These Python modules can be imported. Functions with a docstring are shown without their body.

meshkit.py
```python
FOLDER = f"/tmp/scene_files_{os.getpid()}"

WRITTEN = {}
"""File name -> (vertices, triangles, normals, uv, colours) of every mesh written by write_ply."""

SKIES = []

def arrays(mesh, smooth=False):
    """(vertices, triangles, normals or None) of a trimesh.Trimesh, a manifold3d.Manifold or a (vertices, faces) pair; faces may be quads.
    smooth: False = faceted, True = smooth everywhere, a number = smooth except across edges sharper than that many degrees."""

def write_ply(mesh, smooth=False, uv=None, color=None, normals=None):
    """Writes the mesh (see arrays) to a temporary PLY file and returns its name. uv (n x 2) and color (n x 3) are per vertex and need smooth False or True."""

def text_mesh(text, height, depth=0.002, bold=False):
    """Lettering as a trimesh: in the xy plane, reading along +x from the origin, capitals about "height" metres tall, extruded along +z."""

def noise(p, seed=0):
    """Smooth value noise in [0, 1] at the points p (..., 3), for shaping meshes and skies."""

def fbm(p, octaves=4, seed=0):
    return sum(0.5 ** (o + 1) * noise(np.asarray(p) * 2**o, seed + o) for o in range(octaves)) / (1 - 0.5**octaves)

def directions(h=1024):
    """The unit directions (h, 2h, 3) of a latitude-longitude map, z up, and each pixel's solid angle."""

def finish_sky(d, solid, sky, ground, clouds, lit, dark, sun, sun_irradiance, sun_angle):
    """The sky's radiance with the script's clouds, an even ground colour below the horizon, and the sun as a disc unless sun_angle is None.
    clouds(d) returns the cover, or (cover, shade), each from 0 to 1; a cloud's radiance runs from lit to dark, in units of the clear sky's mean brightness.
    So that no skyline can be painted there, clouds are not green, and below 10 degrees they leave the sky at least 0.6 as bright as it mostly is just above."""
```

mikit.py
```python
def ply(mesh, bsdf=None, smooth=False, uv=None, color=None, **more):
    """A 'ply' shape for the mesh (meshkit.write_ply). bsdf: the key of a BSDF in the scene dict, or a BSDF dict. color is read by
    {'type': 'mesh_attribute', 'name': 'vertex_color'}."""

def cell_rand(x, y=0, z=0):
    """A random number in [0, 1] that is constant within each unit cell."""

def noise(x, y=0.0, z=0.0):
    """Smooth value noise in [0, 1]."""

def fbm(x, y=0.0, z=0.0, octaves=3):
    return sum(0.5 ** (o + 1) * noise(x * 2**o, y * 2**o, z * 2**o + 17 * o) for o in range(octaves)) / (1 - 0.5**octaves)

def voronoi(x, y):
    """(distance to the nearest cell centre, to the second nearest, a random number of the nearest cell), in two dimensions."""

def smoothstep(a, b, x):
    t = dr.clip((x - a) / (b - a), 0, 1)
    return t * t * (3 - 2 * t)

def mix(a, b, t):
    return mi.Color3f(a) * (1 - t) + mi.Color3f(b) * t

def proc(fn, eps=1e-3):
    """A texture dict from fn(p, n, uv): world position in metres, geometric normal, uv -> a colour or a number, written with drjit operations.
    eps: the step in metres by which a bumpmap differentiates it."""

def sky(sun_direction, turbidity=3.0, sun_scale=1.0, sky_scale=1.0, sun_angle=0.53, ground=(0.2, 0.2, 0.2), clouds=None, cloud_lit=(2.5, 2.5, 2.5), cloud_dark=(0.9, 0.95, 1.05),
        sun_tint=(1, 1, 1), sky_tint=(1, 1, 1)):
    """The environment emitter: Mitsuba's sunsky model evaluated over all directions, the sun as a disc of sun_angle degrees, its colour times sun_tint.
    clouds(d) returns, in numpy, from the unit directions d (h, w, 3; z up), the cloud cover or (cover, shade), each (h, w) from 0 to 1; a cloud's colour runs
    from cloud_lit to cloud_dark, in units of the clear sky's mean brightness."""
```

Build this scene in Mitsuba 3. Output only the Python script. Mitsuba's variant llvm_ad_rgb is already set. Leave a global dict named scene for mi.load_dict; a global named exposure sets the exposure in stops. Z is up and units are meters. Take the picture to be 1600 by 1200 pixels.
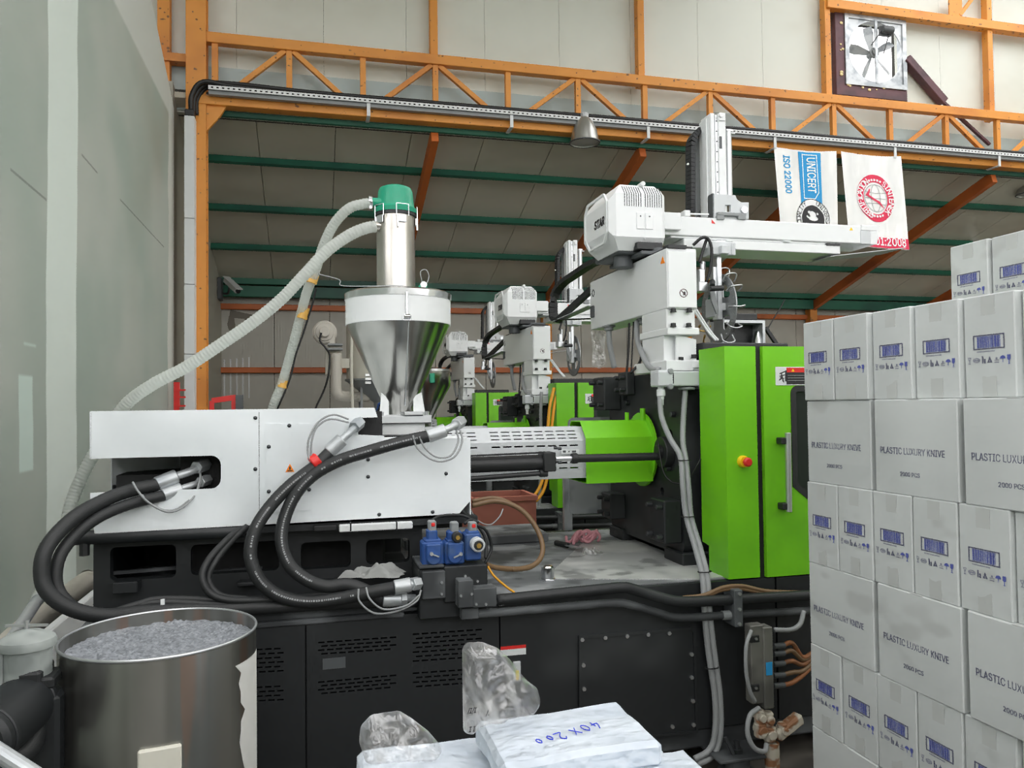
import math, random, re
import numpy as np, trimesh, drjit as dr, mitsuba as mi
import mikit, meshkit
from shapely.geometry import Polygon, Point, LineString, box as sbox
from shapely import affinity
from shapely.ops import unary_union

T = mi.ScalarTransform4f
scene, labels = {}, {}
rng = np.random.default_rng(7)

# ---------------------------------------------------------------- camera (taken from the vanishing points of the photograph)
F, EYE = 1215.0, np.array([0.0, 0.0, 1.55])
_n = lambda v: np.asarray(v, float) / np.linalg.norm(v)
AY = _n([-310, 38, F])                                   # depth axis of the hall, in camera axes (right, down, forward)
_b = np.array([4759.0, -23.0, F]); AX = _n(_b - _b.dot(AY) * AY)
AZ = np.cross(AX, AY)
FWD = np.array([AX[2], AY[2], AZ[2]]); UPV = -np.array([AX[1], AY[1], AZ[1]])
scene['camera'] = {'type': 'perspective', 'fov': math.degrees(2 * math.atan(800 / F)), 'fov_axis': 'x', 'near_clip': 0.05, 'far_clip': 200.0,
                   'to_world': T().look_at(origin=EYE.tolist(), target=(EYE + FWD).tolist(), up=UPV.tolist())}
# ---------------------------------------------------------------- daylight: an even overcast sky, coming in by the hall's open gate and its roof lights
scene['sky'] = mikit.sky([0.4, -0.6, 0.7], sun_scale=0.0, clouds=lambda d: (np.ones(d.shape[:2]), 0.0 * d[..., 0]), cloud_lit=(2.62, 2.59, 2.59), ground=(0.35, 0.35, 0.34))
exposure = 3.74

def at(px, py, X=None, Y=None, Z=None):
    """the point of a world plane that the photograph shows at a pixel (used to read off sizes and places)"""
    c = np.array([(px - 800) / F, (py - 600) / F, 1.0])
    d = np.array([AX.dot(c), AY.dot(c), AZ.dot(c)])
    if Y is not None: t = (Y - EYE[1]) / d[1]
    elif X is not None: t = (X - EYE[0]) / d[0]
    else: t = (Z - EYE[2]) / d[2]
    return EYE + d * t

def proj(p):
    q = np.asarray(p, float) - EYE
    c = q[0] * AX + q[1] * AY + q[2] * AZ
    return 800 + F * c[0] / c[2], 600 + F * c[1] / c[2]

# ---------------------------------------------------------------- shapes
def cat(*ms):
    ms = [m for x in ms for m in (x if isinstance(x, (list, tuple)) else [x])]
    return trimesh.util.concatenate(ms)

def bx(x0, x1, y0, y1, z0, z1, c=0.0):
    lo, hi = np.minimum([x0, y0, z0], [x1, y1, z1]), np.maximum([x0, y0, z0], [x1, y1, z1])
    if c <= 0:
        return trimesh.creation.box(bounds=[lo, hi])
    c = min(c, 0.45 * (hi - lo).min())
    pts = []
    for s in np.ndindex(2, 2, 2):
        for k in range(3):
            p = np.where(np.array(s) == 1, hi - c, lo + c)
            p[k] = hi[k] if s[k] else lo[k]
            pts.append(p)
    return trimesh.convex.convex_hull(np.array(pts))

def frame(d, up=(0, 0, 1)):
    d = _n(d)
    up = np.asarray(up, float)
    if abs(d.dot(_n(up))) > 0.97: up = np.array([0, 1.0, 0]) if abs(d[1]) < 0.9 else np.array([1.0, 0, 0])
    s = _n(np.cross(d, up)); u = np.cross(s, d)
    return d, s, u

def put(m, O, U, V, W):
    """local x, y, z of a mesh to the directions U, V, W at O"""
    M = np.eye(4); M[:3, 0], M[:3, 1], M[:3, 2], M[:3, 3] = U, V, W, O
    m = m.copy(); m.apply_transform(M)
    if np.linalg.det(M[:3, :3]) < 0: m.invert()
    return m

def beam(p, q, w, h, c=0.0, up=(0, 0, 1)):
    p, q = np.asarray(p, float), np.asarray(q, float)
    d, s, u = frame(q - p, up)
    return put(bx(0, np.linalg.norm(q - p), -w / 2, w / 2, -h / 2, h / 2, c), p, d, s, u)

def lathe(profile, O=(0, 0, 0), axis=(0, 0, 1), n=40):
    pr = np.asarray(profile, float)
    a = np.arange(n) * 2 * np.pi / n
    v = np.stack([pr[:, None, 0] * np.cos(a), pr[:, None, 0] * np.sin(a), np.repeat(pr[:, 1:2], n, 1)], -1).reshape(-1, 3)
    i, j = np.meshgrid(np.arange(len(pr) - 1), np.arange(n), indexing='ij')
    j2 = (j + 1) % n
    f = np.stack([i * n + j, i * n + j2, (i + 1) * n + j2, (i + 1) * n + j], -1).reshape(-1, 4)
    m = trimesh.Trimesh(v, np.vstack([f[:, [0, 1, 2]], f[:, [0, 2, 3]]]), process=True)
    m.update_faces(m.nondegenerate_faces())
    d, s, u = frame(axis)
    return put(m, O, s, u if np.dot(np.cross(s, u), d) > 0 else -u, d)

def cyl(p, q, r, n=20, c=0.0, r2=None):
    p, q = np.asarray(p, float), np.asarray(q, float)
    L = np.linalg.norm(q - p); r2 = r if r2 is None else r2
    if c: pr = [(0, 0), (r - c, 0), (r, c), (r2, L - c), (r2 - c, L), (0, L)]
    else: pr = [(0, 0), (r, 0), (r2, L), (0, L)]
    return lathe(pr, p, q - p, n)

def spline(pts, per=8):
    p = np.asarray(pts, float)
    if len(p) == 2: return np.array([p[0] + (p[1] - p[0]) * t for t in np.linspace(0, 1, per)])
    P = np.vstack([2 * p[0] - p[1], p, 2 * p[-1] - p[-2]])
    out = []
    for i in range(1, len(P) - 2):
        a, b, c, d = P[i - 1:i + 3]
        t = np.linspace(0, 1, per, endpoint=False)[:, None]
        out.append(0.5 * (2 * b + (c - a) * t + (2 * a - 5 * b + 4 * c - d) * t**2 + (3 * b - a - 3 * c + d) * t**3))
    return np.vstack(out + [p[-1:]])

def tube(pts, r, n=10, per=8, smooth=True, section=None):
    p = spline(pts, per) if smooth else np.asarray(pts, float)
    t = np.gradient(p, axis=0); t /= np.linalg.norm(t, axis=1, keepdims=True) + 1e-12
    _, s, u = frame(t[0])
    if section is None:
        a = np.arange(n) * 2 * np.pi / n; section = np.stack([np.cos(a), np.sin(a)], 1)
    n = len(section); rr = np.broadcast_to(r, (len(p),)); v = []
    for k in range(len(p)):
        s = _n(s - s.dot(t[k]) * t[k]); u = np.cross(t[k], s)
        v.append(p[k] + rr[k] * (section[:, :1] * s + section[:, 1:2] * u))
    v = np.vstack(v + [p[:1], p[-1:]])
    i, j = np.meshgrid(np.arange(len(p) - 1), np.arange(n), indexing='ij'); j2 = (j + 1) % n
    f = np.stack([i * n + j, i * n + j2, (i + 1) * n + j2, (i + 1) * n + j], -1).reshape(-1, 4)
    f = np.vstack([f[:, [0, 1, 2]], f[:, [0, 2, 3]]])
    k = np.arange(n); A, B = len(p) * n, len(p) * n + 1
    f = np.vstack([f, np.stack([k * 0 + A, (k + 1) % n, k], 1), np.stack([k * 0 + B, (len(p) - 1) * n + k, (len(p) - 1) * n + (k + 1) % n], 1)])
    return trimesh.Trimesh(v, f, process=False)

X_, Y_, Z_ = np.eye(3)
FRONT, LEFT, TOP = (X_, Z_, -Y_), (-Y_, Z_, -X_), (X_, Y_, Z_)

def ext(poly, t):
    ms = [trimesh.creation.extrude_polygon(g, t, engine='earcut') for g in getattr(poly, 'geoms', [poly]) if g.area > 1e-9]
    return cat(ms)

def front(poly, Y, t):       # polygon in world (x, z), its face at Y, thickness t away from the camera
    return put(ext(poly, t), (0, Y + t, 0), X_, Z_, -Y_)

def side(poly, X, t):        # polygon in world (y, z), its face at X (seen from -X), thickness t towards +X
    return put(ext(affinity.scale(poly, -1, 1, origin=(0, 0)), t), (X + t, 0, 0), -Y_, Z_, -X_)

def flat(poly, Z, t):        # polygon in world (x, y), top at Z
    return put(ext(poly, t), (0, 0, Z - t), X_, Y_, Z_)

def fpoly(pix, Y): return Polygon([at(x, y, Y=Y)[[0, 2]] for x, y in pix])

def fr(px0, py0, px1, py1, Y):
    """world rectangle x0, x1, z0, z1 of a pixel rectangle on the plane Y"""
    a, b = at(px0, (py0 + py1) / 2, Y=Y), at(px1, (py0 + py1) / 2, Y=Y)
    z1, z0 = at((px0 + px1) / 2, py0, Y=Y)[2], at((px0 + px1) / 2, py1, Y=Y)[2]
    return a[0], b[0], z0, z1

def fb(px0, py0, px1, py1, Y, D, c=0.004):
    x0, x1, z0, z1 = fr(px0, py0, px1, py1, Y)
    return bx(x0, x1, Y, Y + D, z0, z1, c)

def path(pix):               # [(px, py, Y), ...] -> world points
    return [at(x, y, Y=Y) for x, y, Y in pix]

def rrect(x0, x1, z0, z1, r):
    return sbox(x0 + r, z0 + r, x1 - r, z1 - r).buffer(r, quad_segs=5)

def text(s, h, O, fr_=FRONT, depth=0.001, bold=False, sx=1.0, slant=0.0, centre=False):
    m = meshkit.text_mesh(s, h, depth, bold)
    m.vertices[:, 0] = m.vertices[:, 0] * sx + m.vertices[:, 1] * slant
    if centre: m.vertices[:, 0] -= m.bounds[:, 0].mean()
    return put(m, O, *fr_)

# ---------------------------------------------------------------- entries
_used = {}
def numbered(name):
    k = _used.get(name, -1) + 1; _used[name] = k
    return name if k == 0 else f'{name}_{k:03d}'

def lab(key, **kw):
    labels.setdefault(key, {}).update({k: v for k, v in kw.items() if v})
    return key

def thing(name, label, category, group=None):
    return lab(numbered(name), label=label, category=category, group=group)

def obj(name, mesh, mat, parent=None, smooth=False, label=None, kind=None, **more):
    key = numbered(f'{parent}__{name}' if parent else name)
    scene[key] = mikit.ply(mesh, mat, smooth=smooth, **more) if not isinstance(mesh, dict) else {**mesh}
    if label or kind: lab(key, label=label, kind=kind)
    return key

def solo(name, mesh, mat, label, category, group=None, smooth=False, kind=None, **more):
    return lab(obj(name, mesh, mat, None, smooth, **more), label=label, category=category, group=group, kind=kind)

def struct(name, mesh, mat, smooth=False):
    return lab(obj(name, mesh, mat, None, smooth), kind='structure')

def dup(src, label, offset, skip=None, group=None):
    name = re.sub(r'_\d{3}$', '', src)
    key = thing(name, label, labels[src]['category'], group)
    for k in [k for k in scene if k.startswith(src + '__')]:
        if skip and re.search(skip, k): continue
        s = dict(scene[k]); s['to_world'] = T().translate(list(map(float, offset)))
        scene[key + k[len(src):]] = s
        if k in labels: labels[key + k[len(src):]] = dict(labels[k])
    return key

# ---------------------------------------------------------------- materials
def lin(c):
    c = np.asarray(c, float) / 255
    return np.where(c <= 0.04045, c / 12.92, ((c + 0.055) / 1.055) ** 2.4).tolist()

def tex(c): return c if isinstance(c, dict) else {'type': 'rgb', 'value': lin(c)}

def mat(name, color, rough=0.5, metal=0.0, spec=0.5, bump=None, bump_scale=None, **more):
    b = {'type': 'principled', 'base_color': tex(color), 'roughness': rough if isinstance(rough, dict) else float(rough), 'metallic': float(metal), 'specular': float(spec), **more}
    if bump is not None: b = {'type': 'bumpmap', 'arbitrary': bump, 'scale': bump_scale or 1.0, 'bsdf': b}
    scene['mat_' + name] = {'type': 'twosided', 'bsdf': b}

N, FB, SS = mikit.noise, mikit.fbm, mikit.smoothstep
def C(c): return mi.Color3f(*lin(c))
def P(fn, eps=1e-3): return mikit.proc(fn, eps)

def worn(base, worn_c, lo, hi, s=3.0, spots=None):
    b, w = lin(base), lin(worn_c)
    def fn(p, n, uv):
        k = SS(lo, hi, FB(p.x * s, p.y * s, p.z * s, 3))
        c = mikit.mix(b, w, k)
        if spots:
            c = mikit.mix(c, lin(spots), SS(0.74, 0.80, FB(p.x * 23 + 7, p.y * 23, p.z * 23, 2)))
        return c
    return P(fn)

mat('white', (210, 213, 213), 0.32)
mat('white_soft', (206, 210, 210), 0.45)
mat('cover_white', worn((226, 231, 233), (206, 212, 214), 0.45, 0.8, 2.2), 0.38)
mat('grey_light', (186, 190, 192), 0.4)
mat('grey_mid', (128, 132, 133), 0.5)
mat('grey_dark', (74, 78, 80), 0.5)
mat('black', (30, 32, 33), 0.5)
mat('black_soft', (22, 23, 24), 0.65)
mat('machine_black', worn((27, 30, 32), (50, 53, 54), 0.5, 0.85, 3.0), 0.5)
mat('dusty_black', worn((48, 51, 53), (104, 108, 110), 0.42, 0.75, 5.0), 0.65)
mat('rubber', (33, 35, 36), 0.55)
mat('green', worn((112, 190, 28), (98, 172, 30), 0.5, 0.85, 2.5), 0.33)
mat('teal', (28, 140, 108), 0.35)
mat('steel_paint', worn((214, 142, 58), (194, 120, 48), 0.45, 0.8, 1.7, (120, 80, 46)), 0.5)
mat('rafter_paint', worn((186, 98, 40), (158, 78, 32), 0.45, 0.8, 1.7), 0.5)
mat('purlin_green', worn((30, 98, 76), (26, 80, 66), 0.4, 0.7, 1.5), 0.5)
mat('galvanised', worn((186, 190, 192), (150, 156, 160), 0.4, 0.7, 9.0), 0.42, 0.55)
mat('chrome', (222, 224, 226), 0.14, 1.0)
mat('alu', (200, 203, 205), 0.33, 0.85)
mat('brass', (200, 164, 88), 0.3, 0.9)
mat('bolt', (70, 73, 75), 0.38, 0.7)
mat('bolt_bright', (196, 198, 200), 0.3, 0.85)
mat('cable_black', (24, 25, 26), 0.5)
mat('cable_grey', (140, 143, 144), 0.5)
mat('yellow_hose', (214, 150, 30), 0.4)
mat('brown_hose', (112, 88, 62), 0.45)
mat('tape', (206, 160, 78), 0.4)
mat('red', (208, 44, 40), 0.35)
mat('yellow', (232, 190, 30), 0.35)
mat('orange_sticker', (232, 128, 24), 0.45)
mat('blue_valve', worn((36, 72, 132), (60, 84, 122), 0.45, 0.75, 14.0), 0.5)
mat('ink_blue', (84, 92, 160), 0.6)
mat('ink_grey', (86, 88, 108), 0.6)
mat('ink_faint', (126, 128, 146), 0.6)
mat('ink_black', (36, 36, 38), 0.6)
mat('pen_blue', (52, 66, 196), 0.6)
mat('beige', (198, 196, 184), 0.45)
mat('beige_pipe', (184, 180, 170), 0.5)
mat('distributor_grey', worn((122, 122, 116), (96, 96, 92), 0.4, 0.7, 9.0), 0.45, 0.3)
mat('rusty_pvc', worn((186, 180, 166), (138, 96, 66), 0.42, 0.62, 26.0), 0.6)
mat('rust_hose', worn((140, 88, 52), (104, 70, 46), 0.4, 0.7, 20.0), 0.55)
mat('terracotta', worn((168, 104, 88), (150, 92, 78), 0.4, 0.7, 4.0), 0.6)
mat('purple_steel', worn((92, 60, 66), (70, 48, 54), 0.4, 0.7, 4.0), 0.55)
mat('canister', worn((150, 156, 153), (118, 124, 122), 0.4, 0.7, 12.0), 0.6)
mat('disc_alu', (142, 145, 146), 0.45, 0.7)
mat('pink_rag', (196, 138, 146), 0.8)
mat('foam', (214, 200, 150), 0.8)
mat('wood', worn((176, 140, 96), (150, 116, 78), 0.35, 0.7, 6.0), 0.7)
# ================================================================ THE SETTING
XW, YT, YU, YB, ZR = -1.6, 10.0, 10.25, 15.0, 8.7        # left wall, truss, upper wall, back wall, roof

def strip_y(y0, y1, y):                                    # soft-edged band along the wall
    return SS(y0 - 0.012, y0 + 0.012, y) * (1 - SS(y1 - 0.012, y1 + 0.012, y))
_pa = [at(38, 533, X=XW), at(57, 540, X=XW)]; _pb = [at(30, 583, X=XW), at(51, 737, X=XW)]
_sc = [(at(17, 265, X=XW), at(72, 312, X=XW)), (at(188, 312, X=XW), at(256, 386, X=XW)), (at(128, 242, X=XW), at(152, 270, X=XW))]
def plaster(p, n, uv):
    b = FB(p.y * 0.9, p.z * 0.9, 3.0, 3)
    c = mikit.mix(lin((150, 162, 153)), lin((166, 172, 164)), SS(0.3, 0.7, b))
    c = mikit.mix(c, lin((150, 140, 124)), 0.55 * SS(0.50, 0.72, FB(p.y * 0.45 + 4, p.z * 0.35, 9.0, 3)) * SS(7.0, 9.2, p.y))
    w = 0.05 * (FB(p.z * 2.2, 5.0, 0.0, 3) - 0.5)
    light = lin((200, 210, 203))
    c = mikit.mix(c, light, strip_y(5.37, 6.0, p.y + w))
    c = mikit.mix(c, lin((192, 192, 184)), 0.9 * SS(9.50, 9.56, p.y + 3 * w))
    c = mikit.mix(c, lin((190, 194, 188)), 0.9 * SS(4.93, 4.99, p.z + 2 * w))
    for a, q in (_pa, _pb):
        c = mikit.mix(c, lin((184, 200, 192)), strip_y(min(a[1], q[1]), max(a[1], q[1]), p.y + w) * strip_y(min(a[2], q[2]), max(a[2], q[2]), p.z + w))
    for a, q in _sc:
        dy, dz = q[1] - a[1], q[2] - a[2]; L2 = dy * dy + dz * dz
        t = dr.clip(((p.y - a[1]) * dy + (p.z - a[2]) * dz) / L2, 0, 1)
        d = dr.sqrt(dr.square(p.y - a[1] - t * dy) + dr.square(p.z - a[2] - t * dz))
        c = mikit.mix(c, lin((96, 98, 94)), 0.55 * (1 - SS(0.004, 0.012, d)))
    return c
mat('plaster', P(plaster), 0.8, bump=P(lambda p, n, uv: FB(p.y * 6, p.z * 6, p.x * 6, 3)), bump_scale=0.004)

def concrete(p, n, uv):
    k = FB(p.x * 1.3, p.y * 1.3, 2.0, 4)
    c = mikit.mix(lin((74, 71, 67)), lin((108, 104, 97)), SS(0.25, 0.75, k))
    return mikit.mix(c, lin((56, 54, 51)), 0.8 * SS(0.58, 0.75, FB(p.x * 3.1 + 9, p.y * 3.1, 5.0, 3)))
mat('concrete', P(concrete), 0.6)

def sandwich(base, dirt, amount):
    b, d = lin(base), lin(dirt)
    def fn(p, n, uv):
        k = SS(0.45, 0.85, FB(p.x * 0.7, p.z * 1.1, p.y, 4))
        return mikit.mix(b, d, amount * k)
    return P(fn)
ribs = P(lambda p, n, uv: dr.square(dr.sin(p.x * 62.0)), 2e-3)
mat('upper_panel', sandwich((206, 209, 199), (182, 180, 165), 0.5), 0.45, bump=ribs, bump_scale=0.0005)
mat('back_panel', sandwich((176, 174, 164), (150, 147, 137), 0.8), 0.5, bump=ribs, bump_scale=0.005)
mat('roof_panel', sandwich((196, 193, 178), (176, 172, 156), 0.8), 0.34)
mat('lean_wall', (150, 148, 136), 0.6)
mat('flashing', (164, 178, 176), 0.4)
mat('dark_gap', (66, 66, 62), 0.9)
mat('torn', (118, 114, 104), 0.8)

struct('floor', bx(-5.3, 16.3, -5.3, 15.4, -0.2, 0.0), 'mat_concrete')
# left partition of plasterboard, its end cut along a slope
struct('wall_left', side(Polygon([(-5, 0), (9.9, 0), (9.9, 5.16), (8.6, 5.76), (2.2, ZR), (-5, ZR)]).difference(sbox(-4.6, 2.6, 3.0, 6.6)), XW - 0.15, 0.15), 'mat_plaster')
struct('trim_1', bx(XW - 0.16, XW - 0.005, 9.88, 9.93, 0, 5.2), 'mat_dark_gap')                     # dark end of the partition
struct('wall_outer', side(sbox(-5, 0, 15.3, ZR + 0.3).difference(sbox(-4.6, 2.4, 4.4, 7.0)), -5.3, 0.3), 'mat_lean_wall')
struct('wall_right', bx(16.0, 16.3, -5, 15.3, 0, ZR + 0.3), 'mat_upper_panel')
# front wall behind the camera with an open gate
gate = Polygon([(-5.3, 0), (16.3, 0), (16.3, ZR), (-5.3, ZR)]).difference(sbox(-4.6, 2.9, 15.4, 8.2))
struct('wall_front', front(gate, -5.3, 0.3), 'mat_upper_panel')
# main roof with long roof lights left open to the sky
roof = Polygon([(-5.3, -5.3), (16.3, -5.3), (16.3, 10.6), (-5.3, 10.6)])
for x in (-4.2, -1.2, 2.5, 6.2, 9.9, 13.2): roof = roof.difference(sbox(x, -4.8, x + 1.8, 5.5 if x < 3 else 9.4))
roof = roof.difference(sbox(8.4, 5.0, 15.2, 9.7))
struct('ceiling', flat(roof, ZR + 0.2, 0.2), 'mat_roof_panel')

# upper wall: sandwich panels one by one, with a hole for the extractor fan
FX0, FX1, FZ0, FZ1 = fr(1316, 36, 1404, 136, YU)
wu = struct('wall_upper', front(sbox(-5.2, 5.24, 16.2, ZR).difference(sbox(FX0, FZ0, FX1, FZ1)), YU + 0.09, 0.06), 'mat_dark_gap')
hole = sbox(FX0, FZ0, FX1, FZ1)
x, W = -5.2, 1.07
while x < 16.1:
    pl = sbox(x + 0.0018, 5.24, min(x + W, 16.2) - 0.0018, ZR)
    pl = pl.difference(hole)
    obj('panel', front(pl, YU, 0.09), 'mat_upper_panel', wu)
    x += W
obj('flashing', bx(-1.7, 16.0, YU - 0.02, YU - 0.004, 5.26, 5.84), 'mat_flashing', wu)

# lean-to behind the truss: roof panels, back wall panels, side wall
zr = lambda y: 5.30 - (y - 10.2) * 0.3125
cl = struct('ceiling_lean', put(bx(-1.75, 16.1, 0, 5.35, 0.085, 0.12), (0, 10.05, zr(10.05)), X_, _n([0, 1, -0.3125]), _n([0, 0.3125, 1])), 'mat_dark_gap')
x = -1.7
while x < 16.0:
    obj('panel', put(bx(x + 0.004, x + 0.996, 0, 5.35, 0, 0.085, 0.003), (0, 10.05, zr(10.05)), X_, _n([0, 1, -0.3125]), _n([0, 0.3125, 1])), 'mat_roof_panel', cl)
    x += 1.0
wb = struct('wall_back', bx(-1.8, 16.2, YB + 0.08, YB + 0.16, 0, 4.2), 'mat_dark_gap')
x = -1.7
while x < 16.0:
    obj('panel', bx(x + 0.004, x + 0.996, YB, YB + 0.08, 0, 3.62 + 0.02 * math.sin(x * 9), 0.004), 'mat_back_panel', wb)
    x += 1.0
struct('wall_lean', side(Polygon([(9.95, 0), (15.1, 0), (15.1, 4.0), (9.95, 5.5)]), XW - 0.12, 0.1), 'mat_lean_wall')
# torn, unpainted patch of the back wall skin
obj('torn_patch', front(Polygon([at(x, y, Y=YB)[[0, 2]] for x, y in [(360, 484), (394, 492), (397, 503), (388, 512), (382, 498), (366, 497), (370, 525), (362, 527), (355, 508)]]), YB - 0.004, 0.004), 'mat_torn', wb)
for px in (350.6, 360.3, 370, 379.5, 389):
    a, b = at(px, 562 - (px - 350) * 0.1, Y=YB), at(px, 622, Y=YB)
    obj('bright_rib', bx(a[0] - 0.012, a[0] + 0.012, YB - 0.008, YB, b[2], a[2]), 'mat_white', wb)

struct('baseboard_left', bx(XW, XW + 0.14, 2.0, 9.8, 0, 0.30, 0.01), 'mat_white_soft')

# ---- orange steel: truss, columns, posts, rafters, purlins, rails
ZB0, ZB1, ZC0, ZC1 = 5.235, 5.345, 6.02, 6.15
tr = thing('roof_truss', 'long orange lattice truss with diagonal braces spanning the hall above the machines', 'truss')
obj('bottom_chord', bx(-1.4, 15.9, YT - 0.11, YT + 0.06, ZB0, ZB1, 0.006), 'mat_steel_paint', tr)
obj('top_chord', bx(-1.4, 15.9, YT - 0.06, YT + 0.06, ZC0, ZC1, 0.006), 'mat_steel_paint', tr)
kx = [at(px, 120 if px > 400 else 100, Y=YT)[0] for px in (336, 452, 567, 680, 793, 902, 1006, 1108, 1205, 1300, 1388, 1475, 1555)]
kx += [kx[-1] + 0.98 * i for i in (1, 2, 3, 4)]
for k, x in enumerate(kx):
    obj('upright', bx(x - 0.035, x + 0.035, YT - 0.035, YT + 0.035, ZB1 - 0.01, ZC0 + 0.01), 'mat_steel_paint', tr)
    if k:
        a, b = (kx[k - 1], x) if k % 2 else (x, kx[k - 1])
        obj('diagonal', beam((a + (0.07 if k % 2 else -0.07), YT, ZB1), (b + (-0.05 if k % 2 else 0.05), YT, ZC0), 0.06, 0.06), 'mat_steel_paint', tr)
cx0, cx1 = at(290, 70, Y=9.9)[0], at(322, 70, Y=9.9)[0]
col = thing('steel_column', 'orange steel column at the end of the plasterboard partition, carrying the truss', 'column')
obj('shaft', cat(bx(cx0, cx1, 9.90, 9.915, 0, ZR, 0.003), bx(cx0, cx1, 10.085, 10.10, 0, ZR, 0.003), bx((cx0 + cx1) / 2 - 0.02, (cx0 + cx1) / 2 + 0.02, 9.91, 10.09, 0, ZR)), 'mat_steel_paint', col)
g = at(320, 150, Y=9.93)
obj('gusset', front(Polygon([(cx1, 5.30), (cx1 + 0.26, 5.30), (cx1 + 0.16, 5.12), (cx1, 4.92)]), 9.93, 0.05), 'mat_steel_paint', col)
for i, k in enumerate((3, 6, 9, 12)):
    solo('wall_post', bx(kx[k] - 0.05, kx[k] + 0.05, YT + 0.07, YT + 0.19, ZC1 - 0.1, ZR, 0.005), 'mat_steel_paint',
         ['slim orange wall post above the truss, first one from the corner column', 'slim orange wall post above the truss over the robot motor housing', 'slim orange wall post beside the extractor fan', 'slim orange wall post beyond the extractor fan and its purple brace'][i], 'post')
solo('wall_rail', bx(kx[9] - 0.02, 15.9, YT + 0.03, YT + 0.17, 7.52, 7.66, 0.006), 'mat_steel_paint', 'horizontal orange rail along the upper wall just above the extractor fan', 'rail')
rp = at(1500, 8, Y=YT)
solo('gusset_plate', cat(bx(rp[0] - 0.13, rp[0] + 0.12, YT + 0.08, YT + 0.1, 7.66, 7.95), beam((rp[0] + 0.08, YT + 0.1, 7.7), (rp[0] + 0.5, YT + 0.1, 8.2), 0.05, 0.05)), 'mat_steel_paint', 'small orange gusset plate with a brace standing on the top wall rail', 'bracket')
# corner steel seen past the partition end
a = at(257, 30, Y=10.15)
solo('corner_post', bx(a[0] - 0.07, a[0] + 0.07, 10.08, 10.22, 5.3, ZR), 'mat_steel_paint', 'orange post seen past the sloping end of the plasterboard partition', 'post')
a, b = at(268, 91, Y=10.1), at(292, 91, Y=10.1)
solo('corner_rail', bx(a[0] - 1.2, b[0], 10.05, 10.2, a[2] - 0.05, a[2] + 0.05), 'mat_steel_paint', 'short orange rail between the partition end and the corner column', 'rail')

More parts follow.
